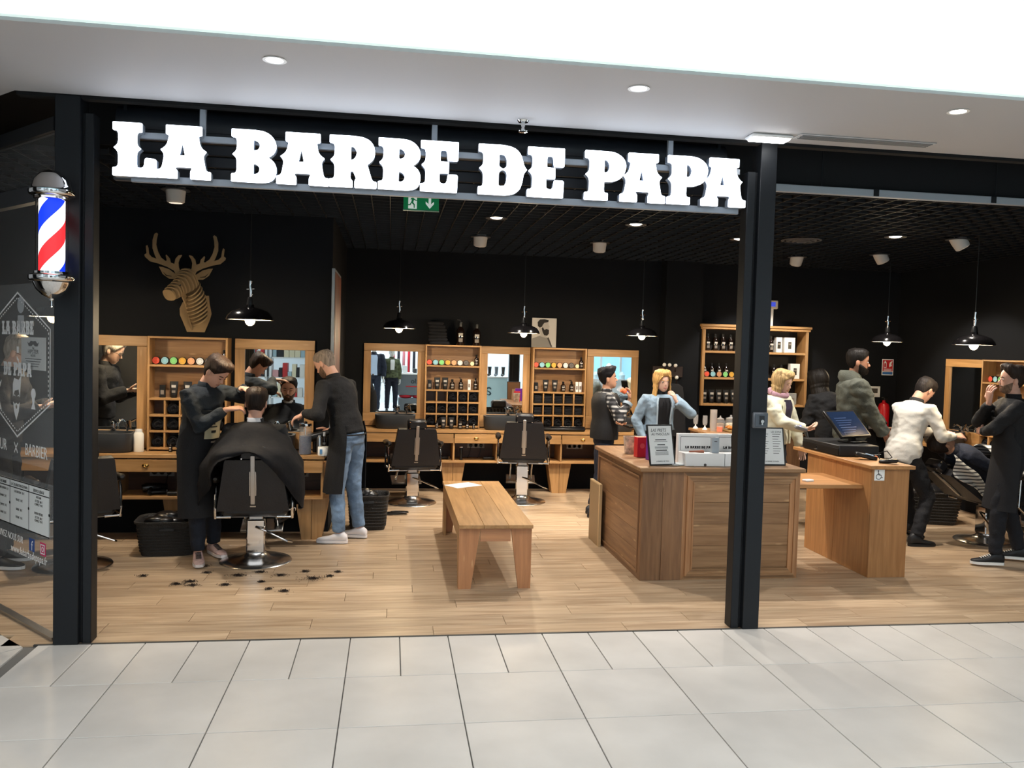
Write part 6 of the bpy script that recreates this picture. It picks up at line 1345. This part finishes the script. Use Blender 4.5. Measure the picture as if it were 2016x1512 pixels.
# 2 ---- seated customer under the cape
p = person('customer sitting under a black cape, seen from behind', (-1.25, 1.87, 0), 88, 1.76, dict(pelvis=(0, -.02, .62), lean=-.06, head=(0, .12, .03), handR=(-1.04, 2.12, .74), handL=(-1.46, 2.12, .74), footR=(-1.12, 2.40, .22), footL=(-1.38, 2.40, .22), hairc='#251c18', hair='short', eyes='down', top=BLK, pants='#17181d', skin='light', beard='#5a4436', beardt=.004))
nm = M('neck_strip', '#c4c6cc', .8); rg = []
for dz, r1 in ((-.005, .07), (.03, .066), (.035, .06), (.0, .058)): rg.append([p['nb']+V((0, 0, dz))+V((r1*math.cos(2*PI*k/24), r1*math.sin(2*PI*k/24)+.003, 0)) for k in range(24)])
MB().rings(rg, False).build('neck_strip', nm, p['t'], 60)
P = []; nb = p['nb']; NC = 56
for i in range(15):
    v = i/14; row = []
    for j in range(NC+1):
        q = 2*PI*j/NC; c, s_ = math.cos(q), math.sin(q)      # q=0 front
        back = max(-c, 0); front = max(c, 0); side = abs(s_)
        if v < .35: k = v/.35; rx, ry, z = lerp(.068, .29, k**.8), lerp(.068, .20, k), nb.z-.0-.16*k**1.6
        elif v < .65: k = (v-.35)/.3; rx, ry, z = lerp(.29, .40, k), lerp(.20, .28, k), nb.z-.16-.24*k
        else: k = (v-.65)/.35; rx, ry, z = lerp(.40, .385, k), lerp(.28, .30, k), nb.z-.40-.32*k
        y = ry*c
        if front > 0 and v > .35: y += front*.26*min((v-.35)/.3, 1); z += front*.10*min((v-.35)/.3, 1)-.16*front*max(0, (v-.65)/.35)
        if back > .0 and v > .3:
            bz = nb.z-.13-.035*min((v-.3)/.5, 1); k = min((v-.3)/.2, 1)*back**1.5; z = lerp(z, bz, k*.92); y = lerp(y, -.19-.28*min(v, .8), k)
        f = 1+(.035+.05*v)*math.sin(q*7+1.3)*v+.05*noise.noise(V((q*3, v*4, 1)))*v*1.5+.035*noise.noise(V((q*7, v*9, 4)))*min(v*2, 1)
        row.append(V((nb.x+rx*s_*f, nb.y+y*f, z+.012*math.sin(q*9)*v)))
    P.append(row)
CAPE = M('cape_black', '#0d0e13', .8, spec=.3, bump=.35, bscale=22); sheet(P, .006).build('cape', CAPE, p['t'], 70)
rg = [[V((nb.x+lerp(.15, .2, w)*math.cos(a), nb.y-.27-.03*w+.06*math.sin(a), nb.z-.15-.13*w+.03*math.cos(a*2))) for a in [2*PI*k/18 for k in range(18)]] for w in (0, .5, 1)]
# 3 ---- barber in jeans
p = person('barber in black jumper, apron and faded jeans reaching to the jar', (-.535, 2.56, 0), 150, 1.785, dict(lean=.27, head=(.0, .55, 0), handL=(-.93, 2.55, 1.17), handR=(-.72, 2.86, 1.0), dirL=(-.85, .15, -.4), palmL=(0, .2, -1), curlL=.7, elbowL=(-.5, -.3, -.8), footL=(-.60, 2.47, 0), footR=(-.43, 2.68, 0), toeL=.35, toeR=.2, hairc='#8a7d72', hair='buzz', eyes='down', beard='#6b5443', beardt=.004, top='#121316', tv='k', fold=.008, pants='#6f87a3', pv='j', pvar=.45, pvs=7, apw=2.2, apron=(.1, .46), shoe='#e4e0e2', sole='#e8e4e4', girth=1.02, shw=1.05))
# 4 ---- man reading behind the window
p = person('grey-haired man with glasses reading papers behind the angled window', (-3.17, 1.82, 0), 2, 1.80, dict(lean=.08, head=(0, .45, 0), handR=(-2.85, 1.72, 1.26), handL=(-2.87, 1.93, 1.27), dirR=(.9, .2, .1), dirL=(.9, -.2, .1), palmR=(0, .3, 1), palmL=(0, -.3, 1), curl=.6, hairc='#b5aca0', hair='grey', top='#1b1b1e', topk='jacket', topname='jacket', pants='#1a1b20', shoe='#1d2026', sole='#e4e4e4', skin='pale'))
for sd in (1, -1):
    MB().tube([p['HM'] @ V((sd*.032+.018*math.cos(a), .098-.012*abs(math.cos(a))*(1 if sd*math.cos(a) > 0 else 0), .117+.014*math.sin(a))) for a in [2*PI*k/14 for k in range(15)]]+[p['HM'] @ V((sd*.074, .07, .12)), p['HM'] @ V((sd*.078, .0, .118))], .0018, 5, False).build('glasses', BLKPL, p['t'])
t = thing('newspaper', 'open white papers held by the grey-haired man', 'papers', (-2.72, 1.83, 1.30)); MB().box((0, -.06, 0), (.3, .12, .012), .002, R=Matrix.Rotation(-.25, 4, 'Y')).build('page', PAPER, t, 0); MB().box((0, .06, .003), (.3, .12, .012), .002, R=Matrix.Rotation(-.28, 4, 'Y')).build('page', PAPER, t, 0)
# 5 ---- man drinking
PLAID = stripes('plaid_flannel', '#a9a7a2', '#2c2d30', 44, 2, .85, .12, .45, '#55555a', 44, 0)
p = person('dark-haired man in plaid shirt and black vest drinking orange juice', (2.16, 3.66, 0), -4, 1.61, dict(lean=.02, head=(-.12, -.12, 0), handR=(2.37, 3.46, 1.28), elbowR=(.35, .6, -.9), handL=(2.30, 3.44, 1.055), elbowL=(-.3, .9, -.5), dirR=(.15, .1, 1), palmR=(-.9, .2, .1), curlR=.75, dirL=(-.5, -.8, -.1), palmL=(.3, -.1, 1), curlL=.25, footR=(2.05, 3.57, 0), footL=(2.08, 3.78, 0), hairc='#151316', hair='spiky', skin='tan', top=PLAID, topname='shirt', collar=PLAID, pants='#10182b', girth=1.08, sleeveR=.9, shoe='#20242b'))
VM = M('vest_black', '#0f1013', .7, bump=.2, bscale=90); vb = MB()
for q0, q1 in ((-2.9, -.12), (.12, 2.9)): pass
panel(p, 0, -.02, .52, .10, 6.18, VM, 'vest', .034, 40, .014, None, 12)
sleeve_cuff(p, 1, M('cuff_grey', '#8a97a0', .9), .056, .78, .92)
t = thing('juice_glass', 'glass of orange juice at the lips of the plaid shirt man', 'glass', (2.345, 3.485, 1.375), 0); Rg = Matrix.Rotation(-1.05, 4, 'Y'); MB().lathe([(0, 0), (.026, 0), (.033, .1), (.031, .1), (.024, .004), (0, .004)], 20, T=Rg).build('glass', THIN, t); MB().lathe([(0, .006), (.025, .006), (.029, .06), (0, .075)], 18, T=Rg).build('juice', M('orange_juice'), t)
# 6 ---- blonde woman in denim
DEN = M('denim_jacket', '#7f93a3', .9, bump=.4, bscale=150, var=.25, vscale=6)
p = person('blonde woman in pale denim jacket eating, behind the counter', (2.77, 3.62, 0), -88, 1.60, dict(fem=True, lean=.03, head=(.12, .12, .06), handL=(2.88, 3.40, 1.29), elbowL=(-.9, .1, -.7), dirL=(-.45, -.1, .9), palmL=(-.7, .6, .1), curlL=.8, handR=(2.58, 3.56, .86), elbowR=(.6, -.4, -.4), hairc='#c49a5e', hair='long', skin='pale', top=DEN, topk='jacket', topname='denim_jacket', hem=.05, pants='#121318', shoe='#15151a', shw=1.08))
TOPB = M('black_knit', '#101115', .9); pn = panel(p, 0, -.02, .5, -.42, .36, TOPB, 'black_top', .032, 12, .01)
rg = []
for dz, r1 in ((-.02, .068), (.05, .06), (.052, .054), (-.01, .055)): rg.append([p['nb']+p['ax2']*dz+p['Rt']*(r1*math.cos(2*PI*k/20))+p['fwd']*(r1*math.sin(2*PI*k/20)+.006) for k in range(20)])
MB().rings(rg, False).build('polo_neck', TOPB, p['t'], 60)
for q in (-.5, .44): panel(p, 0, .06, .5, q-.05, q+.05, M('denim_seam', '#9fb0bc', .9), 'jacket_front_edge', .04, 3, .012)
# 7 ---- woman in cream jacket
CRM = M('cream_jacket', '#d6d4bd', .8, bump=.2, bscale=100, var=.08, vscale=8)
p = person('blonde woman in cream jacket and patterned scarf beside the product shelf', (3.81, 3.02, 0), -62, 1.65, dict(fem=True, lean=.05, head=(.15, .3, 0), handR=(4.04, 2.78, 1.08), elbowR=(.9, -.2, -.6), dirR=(.9, .1, .1), palmR=(0, .3, 1), curlR=.7, handL=(4.12, 2.98, .80), elbowL=(-.8, -.3, -.2), hairc='#b79a6c', hair='bob', eyes='down', skin='pale', top=CRM, topk='coat', topname='jacket', hem=-.02, pants='#22252d', shoe='#2a2420', girth=1.08))
SC = M('scarf_pink', '#b08a98', .9, var=.4, vscale=14); SC2 = M('scarf_navy', '#2b2338', .9, var=.6, vscale=14)
rg = []
for a in [2*PI*k/24 for k in range(25)]: rg.append(p['nb']+p['ax2']*.02+p['Rt']*(.085*math.cos(a))+p['fwd']*(.085*math.sin(a)+.01)+V((0, 0, -.02*math.sin(a))))
MB().tube(rg, .03, 10, False).build('scarf', SC, p['t'], 60); panel(p, 0, .22, .5, -.28, .26, SC2, 'scarf_end', .045, 8, .012)
for q in (-.34, .34): panel(p, 0, .02, .48, q-.07, q+.07, CRM, 'jacket_lapel', .047, 3, .01)
# 8 ---- person in black bending to the buffet
p = person('dark-haired person in long black coat bending over the buffet', (4.70, 3.38, 0), 112, 1.68, dict(fem=True, lean=.28, head=(0, .3, 0), handR=(4.75, 3.78, 1.02), handL=(4.45, 3.72, 1.02), hairc='#16120f', hair='bob', top='#0e0f12', topk='coat', topname='coat', hem=-.1, pants='#0f1013', apron=(.02, .3), girth=1.12))
# 9 ---- bearded man
p = person('bearded man in grey-green hooded coat beside the till', (4.58, 2.86, 0), -18, 1.885, dict(lean=.02, head=(-.12, .06, 0), handR=(4.84, 2.60, 1.0), elbowR=(.5, -.6, -.6), handL=(5.0, 2.86, 1.05), elbowL=(-.4, -.6, -.7), curl=.6, hairc='#15110f', hair='short', skin='olive', beard='#17120f', beardt=.014, top='#4d5048', tv='w', topk='coat', topname='coat', hem=-.1, pants='#1b1d22', shoe='#1a1a1a', tvar=.3, fold=.016))
rg = []; HL = M('hood_green', '#6f8570', .9)
for dz, rx, ry, oy in ((-.05, .13, .12, -.01), (.0, .125, .125, -.03), (.05, .105, .115, -.035), (.075, .095, .1, -.03)): rg.append([p['nb']+V((0, 0, dz))+V((rx*math.cos(2*PI*k/24), ry*math.sin(2*PI*k/24)+oy, -.05*max(0, math.sin(2*PI*k/24)))) for k in range(24)])
hd = MB().rings(rg, False).build('hood', M('cloth_4d5048w'), p['t'], 60); rg2 = [[lerp(q, p['nb']+V((0, -.02, q.z-p['nb'].z)), .1) for q in r] for r in rg]; MB().rings(rg2, False).build('hood_lining', HL, hd, 60)
panel(p, 0, -.1, .48, -.3, .3, M('coat_front_dark', '#26282a', .8), 'coat_front', .047, 8, .01)
# 10 ---- barber in white shirt
WSH = M('white_shirt', '#d9d6cd', .8, bump=.15, bscale=60)
t = thing('barber_stool', 'black round stool under the barber in the white shirt', 'stool', (4.92, 2.46, 0)); MB().lathe([(0, .70), (.17, .70), (.19, .72), (.19, .76), (.16, .785), (0, .785)], 28).build('cushion', LEATHER, t); MB().cyl((0, 0, .08), (0, 0, .7), .025, n=14).build('column', CHROME, t)
for k in range(5): a = 2*PI*k/5; MB().tube([(0, 0, .1), (.26*math.cos(a), .26*math.sin(a), .05)], [.02, .013], 8).build('leg', CHROME, t); MB().ell((.26*math.cos(a), .26*math.sin(a), .025), (.025, .025, .025), 10, 8).build('castor', BLKPL, t)
p = person('barber in white shirt bent over the reclined customer', (4.92, 2.46, 0), 14, 1.76, dict(pelvis=(0, 0, .87), lean=.24, head=(0, .75, 0), handR=(5.40, 2.36, 1.06), handL=(5.38, 2.60, 1.08), elbowR=(.5, -.3, -.9), elbowL=(-.5, -.3, -.9), dirR=(.9, .15, .05), dirL=(.9, -.2, 0), palmR=(.1, .6, -.7), palmL=(0, -.4, -.9), curl=.45, footR=(4.93, 2.20, 0), footL=(5.25, 2.75, 0), toeR=-.25, hairc='#26211f', hair='short', eyes='down', top=WSH, collar=M('black_collar', '#17181b', .8), pants='#121318', shoe='#17181b', fold=.009, hem=-.1, shoeh=1.3))
# 11 ---- reclined customer and his chair
barber_chair((5.80, 2.36, 0), -PI/2+.05, 'reclined black barber chair under the lying customer', .0, .75)
p = person('customer in navy top lying back in the reclined chair', (5.80, 2.36, 0), 2, 1.76, dict(pelvis=(0, .03, .62), lean=-.85, head=(0, -1.15, 0), handR=(5.95, 2.20, .80), handL=(5.95, 2.52, .80), footR=(6.35, 2.27, .2), footL=(6.35, 2.45, .2), kneeR=(0, .6, 1), kneeL=(0, .6, 1), hairc='#2a201b', hair='short', eyes='down', top='#1b2130', tv='nv', pants='#1a1d26', skin='tan'))
ST = stripes('towel_and_sheen_stripes', '#c9c6bd', '#3c3c3e', 60, 2, .9, .1, .62); P = []
for i in range(13):
    v = i/12; row = []
    for j in range(9): w = j/8-.5; row.append(V((5.20+.62*v, 2.36-.30-.05*math.sin(v*6)-.02*math.sin(w*8), lerp(.86, .42, v)-.05+w*.20*(1-.5*v)+.012*math.sin(v*14+w*5))))
    P.append(row)
tag(sheet(P, .008).build('painted_sheen_sheet', ST, None, 60), 'grey striped sheet along the reclined chair, painted sheen of its ribbed leather', 'towel')  # pale stripes paint the sheen on the chair's ribbed leather
P = []
for i in range(11):
    v = i/10; P.append([V((5.72+.36*v, 2.36+q*.28, .98-.10*v-.25*abs(q)**2.2+.015*math.sin(v*8+q*3))) for q in [-1+2*j/14 for j in range(15)]])
tag(sheet(P, .008).build('lap_towel', ST, None, 60), 'striped towel spread over the lap of the lying customer', 'towel')
# 12 ---- barber at the right edge
p = person('barber in black with hand on chin standing at the right edge', (5.35, 1.53, 0), 156, 1.755, dict(lean=.0, head=(.0, -.06, .0), handR=(5.19, 1.63, 1.44), elbowR=(.2, .8, -.8), dirR=(-.1, -.1, 1), palmR=(.8, .1, 0), curlR=.6, handL=(5.20, 1.70, 1.17), elbowL=(-.6, .6, -.6), dirL=(.2, .9, .1), palmL=(.8, 0, 0), footL=(5.17, 1.44, 0), footR=(5.55, 1.60, 0), toeL=.15, toeR=-.1, hairc='#2c2019', hair='quiff', top='#131417', tv='z', pants='#10131a', apron=(.36, .50), beard='#7a6250', beardt=.002, shoe='#15171b', sole='#e6e6e2', lace='#e6e6e2', shoeh=1.25))

print('people ok', len(bpy.data.objects))
# ================================================================== THE SHOP ACROSS THE CORRIDOR (seen in the mirrors)
WW = M('mall_white_wall', '#dfe6ea', .6)
slab('floor_opposite', -9, 11, -10.6, -6.0, -.05, .002, M('opposite_floor', '#c9ced0', .35))
slab('wall_opposite', -9, 11, -10.75, -10.6, 0, 3.4, WW)
slab('ceiling_opposite', -9, 11, -10.75, -6.1, 3.4, 3.5, WW)
slab('trim_opposite_header', -9, 11, -6.25, -6.1, 2.75, 3.5, M('header_teal', '#8fb8c2', .5))
for i, x in enumerate((-3.9, 3.12, 6.9)): slab('trim_opposite_pier', x-.13, x+.13, -6.3, -6.0, 0, 2.75, M('pier_black', '#131417', .5))
slab('wall_opposite_partition', -1.75, -1.6, -10.6, -6.4, 0, 3.4, WW)
for x, w in ((-6, 3.4), (-.2, 2.6), (4.8, 4.4)):
    t = thing('ceiling_panel', f'wide lit ceiling panel in the shop across the corridor, {"left" if x < -1 else "middle" if x < 2 else "right"}', 'ceiling light', (x, -8.3, 3.4), group='lit panels across the corridor')
    MB().b2(-w/2, w/2, -1.6, 1.6, -.03, -.005, .005).build('diffuser', M('panel_light', '#f2fbff', .5, emit=3.2), t)
    l = bpy.data.lights.new('panel_glow', 'AREA'); l.shape = 'RECTANGLE'; l.size, l.size_y = w, 3.2; l.energy = 110; l.color = (.92, .97, 1); o = bpy.data.objects.new('panel_glow', l); COL.objects.link(o); o.parent = t; o.location = (0, 0, -.05)
def mannequin(label, loc, face, h, d):
    p = person(label, loc, face, h, d); p['t'].name = 'mannequin'; p['t']['category'] = 'mannequin'; return p
SKIN['dummy'] = '#d9d6d0'
p = mannequin('mannequin in navy suit and pale blue shirt across the corridor', (-.62, -6.4, .0), 92, 1.86, dict(skin='dummy', hairc='#d9d6d0', hair='buzz', top='#1c2333', topk='jacket', topname='jacket', pants='#262e3f', pv='s', shoe='#1a1512'))
panel(p, 0, .0, .5, -.5, .5, M('shirt_pale_blue', '#bcd2ec', .8), 'shirt_front', .034, 10, .01); panel(p, 0, -.0, .03, -1.2, 1.2, M('belt', '#15110f', .4), 'belt', .032, 16, .01); panel(p, 0, -.0, .03, -.12, .12, CHROME, 'buckle', .04, 4, .008)
p = mannequin('mannequin in camouflage jacket and white top across the corridor', (-.15, -6.7, .0), 80, 1.72, dict(fem=True, skin='dummy', hairc='#d9d6d0', hair='buzz', top=M('camouflage', '#4c5238', .9, var=.8, vscale=12), topk='jacket', topname='jacket', pants='#171b28', pv='d', shoe='#222222'))
panel(p, 0, .22, .5, -.3, .3, M('white_top', '#e8e8e8', .8), 'white_top', .036, 8, .01)
# service desk with red cushions below, goods on top
t = thing('service_desk', 'grey service desk with red cushions across the corridor', 'desk', (.55, -7.35, 0)); GD2 = M('desk_grey', '#6f7578', .5)
MB().b2(-.55, .6, -.3, .3, .45, 1.02, .01).build('upper_body', GD2, t); MB().b2(-.5, .6, -.25, .34, 0, .36, .01).build('lower_body', GD2, t); MB().b2(-.6, .65, -.34, .34, 1.02, 1.06, .005).build('top_board', WHITE, t)
flat('lettering', text_mesh('clo', .2, .004), INK, t, Matrix.Translation((-.05, .305, .78)) @ Matrix.Rotation(PI, 4, 'Z') @ UP); MB().b2(-.3, .2, .3, .304, .68, .71).build('red_strip', M('sign_red'), t)
for k in range(3): MB().ell((-.3+k*.36, .18, .42), (.19, .14, .06), 16, 10).build('cushion', M('cushion_red', '#c41f2e', .7), t)
for k, (c, w, h) in enumerate((('#d8d8d8', .14, .2), ('#3a3a3c', .1, .12), ('#e4e4e0', .2, .1))): MB().b2(-.4+k*.3, -.4+k*.3+w, -.1, .1, 1.06, 1.06+h, .004).build('goods', M('goods_'+str(k), c, .5), t)
t = thing('clothes_rail', 'rail of red and dark garments behind the service desk', 'clothes rail', (.5, -8.6, 0)); MB().cyl((-.7, 0, 1.75), (.7, 0, 1.75), .014, n=10).build('bar', CHROME, t)
for x in (-.7, .7): MB().cyl((x, 0, 0), (x, 0, 1.75), .014, n=10).build('upright', CHROME, t)
for k in range(9):
    rg = []
    for z, w in ((1.72, .03), (1.66, .16), (1.2, .18), (.85, .2)): rg.append([(-.6+k*.15+.04*math.cos(2*PI*q/12), w*math.sin(2*PI*q/12), z) for q in range(12)])
    MB().rings(rg).build('garment', M(('cushion_red', 'suit_dark', 'garment_rose')[k % 3], ('#c41f2e', '#1b1e28', '#c97a80')[k % 3], .8), t)
# pale counter with boots
t = thing('boot_counter', 'pale blue display counter with boots across the corridor', 'counter', (2.62, -6.9, 0)); MB().b2(-.75, .4, -.35, .35, 0, 1.0, .01).build('body', M('counter_ice', '#c4e2e6', .4), t); MB().b2(-.8, .42, -.38, .38, 1.0, 1.04, .005).build('top_board', WHITE, t)
flat('lettering', text_mesh('al', .5, .006), M('letter_petrol', '#2c4a52', .5), t, Matrix.Translation((-.2, .356, .52)) @ Matrix.Rotation(PI, 4, 'Z') @ UP)
for k in range(6):
    x = -.65+k*.19; c = ('#23262c', '#2f3644', '#8a6b4a', '#1d1d20', '#6d7278', '#33302c')[k]; b = MB(); b.tube([(0, 0, .03), (0, -.01, .12), (0, -.01, .26)], [.045, .042, .055], 14); b.ell((0, .07, .035), (.042, .1, .035), 14, 10)
    o = b.build('boot', M('boot_'+str(k), c, .5), None, 60, (2.62+x, -6.85, 1.04), .4); tag(o, f'{("black", "navy", "brown", "glossy black", "grey", "dark brown")[k]} boot on the pale counter across the corridor', 'boot', 'boots on the pale counter')
# shelving with bright goods for the left mirror, doorway trim
for j, (x0, lab) in enumerate(((-3.35, 'white shelving with red and white goods across the corridor, left'), (-2.45, 'white shelving with colourful goods across the corridor, right'))):
    t = thing('goods_shelving', lab, 'shelving', (x0, -8.4, 0)); 
    for z in (.1, .55, 1.0, 1.45, 1.9): MB().b2(-.4, .4, -.2, .2, z, z+.03).build('shelf_board', WHITE, t)
    for x in (-.4, .4): MB().b2(x-.02, x+.02, -.2, .2, 0, 2.2).build('side', WHITE, t)
    for z in (.13, .58, 1.03, 1.48):
        x = -.36
        while x < .3:
            w = random.uniform(.06, .16); MB().b2(x, x+w-.01, -.1, .18, z, z+random.uniform(.12, .32), .004).build('goods', M('goods_c%d' % (int(x*50+z*7) % 6), ('#c43a3a', '#e8e4dc', '#d9a0a0', '#2a2c30', '#e6d9b8', '#a8c0c8')[int(x*50+z*7) % 6], .5), t); x += w
t = thing('display_wall', 'blue-lit glazed display across the corridor at the right', 'display', (6.0, -8.0, 0)); MB().b2(-1.2, 1.2, -.05, 0, .2, 2.5).build('panel', M('panel_iceblue', '#9fd3ea', .4, emit=.8), t)
for k in range(5): MB().b2(-1.2+k*.6-.03, -1.2+k*.6+.03, 0, .04, .2, 2.5).build('mullion', WHITE, t)
for k in range(6): MB().lathe([(.0, 0), (.08, 0), (.1, .12), (.05, .2), (0, .22)], 14, c=(-1.0+k*.4, .2, 1.0+.25*(k % 2))).build('goods', M('goods_c1') if k % 2 else M('goods_frost', '#d6eef5', .4), t)
MB().b2(-1.2, 1.2, .05, .4, .95, 1.0).build('shelf_board', WHITE, t); MB().b2(-1.2, 1.2, .05, .4, .0, .2).build('plinth', WHITE, t); MB().b2(-1.15, 1.15, .1, .35, .2, .95).build('cupboard', WHITE, t)
bpy.data.scenes.remove(TMP)
print('mall ok', len(bpy.data.objects))
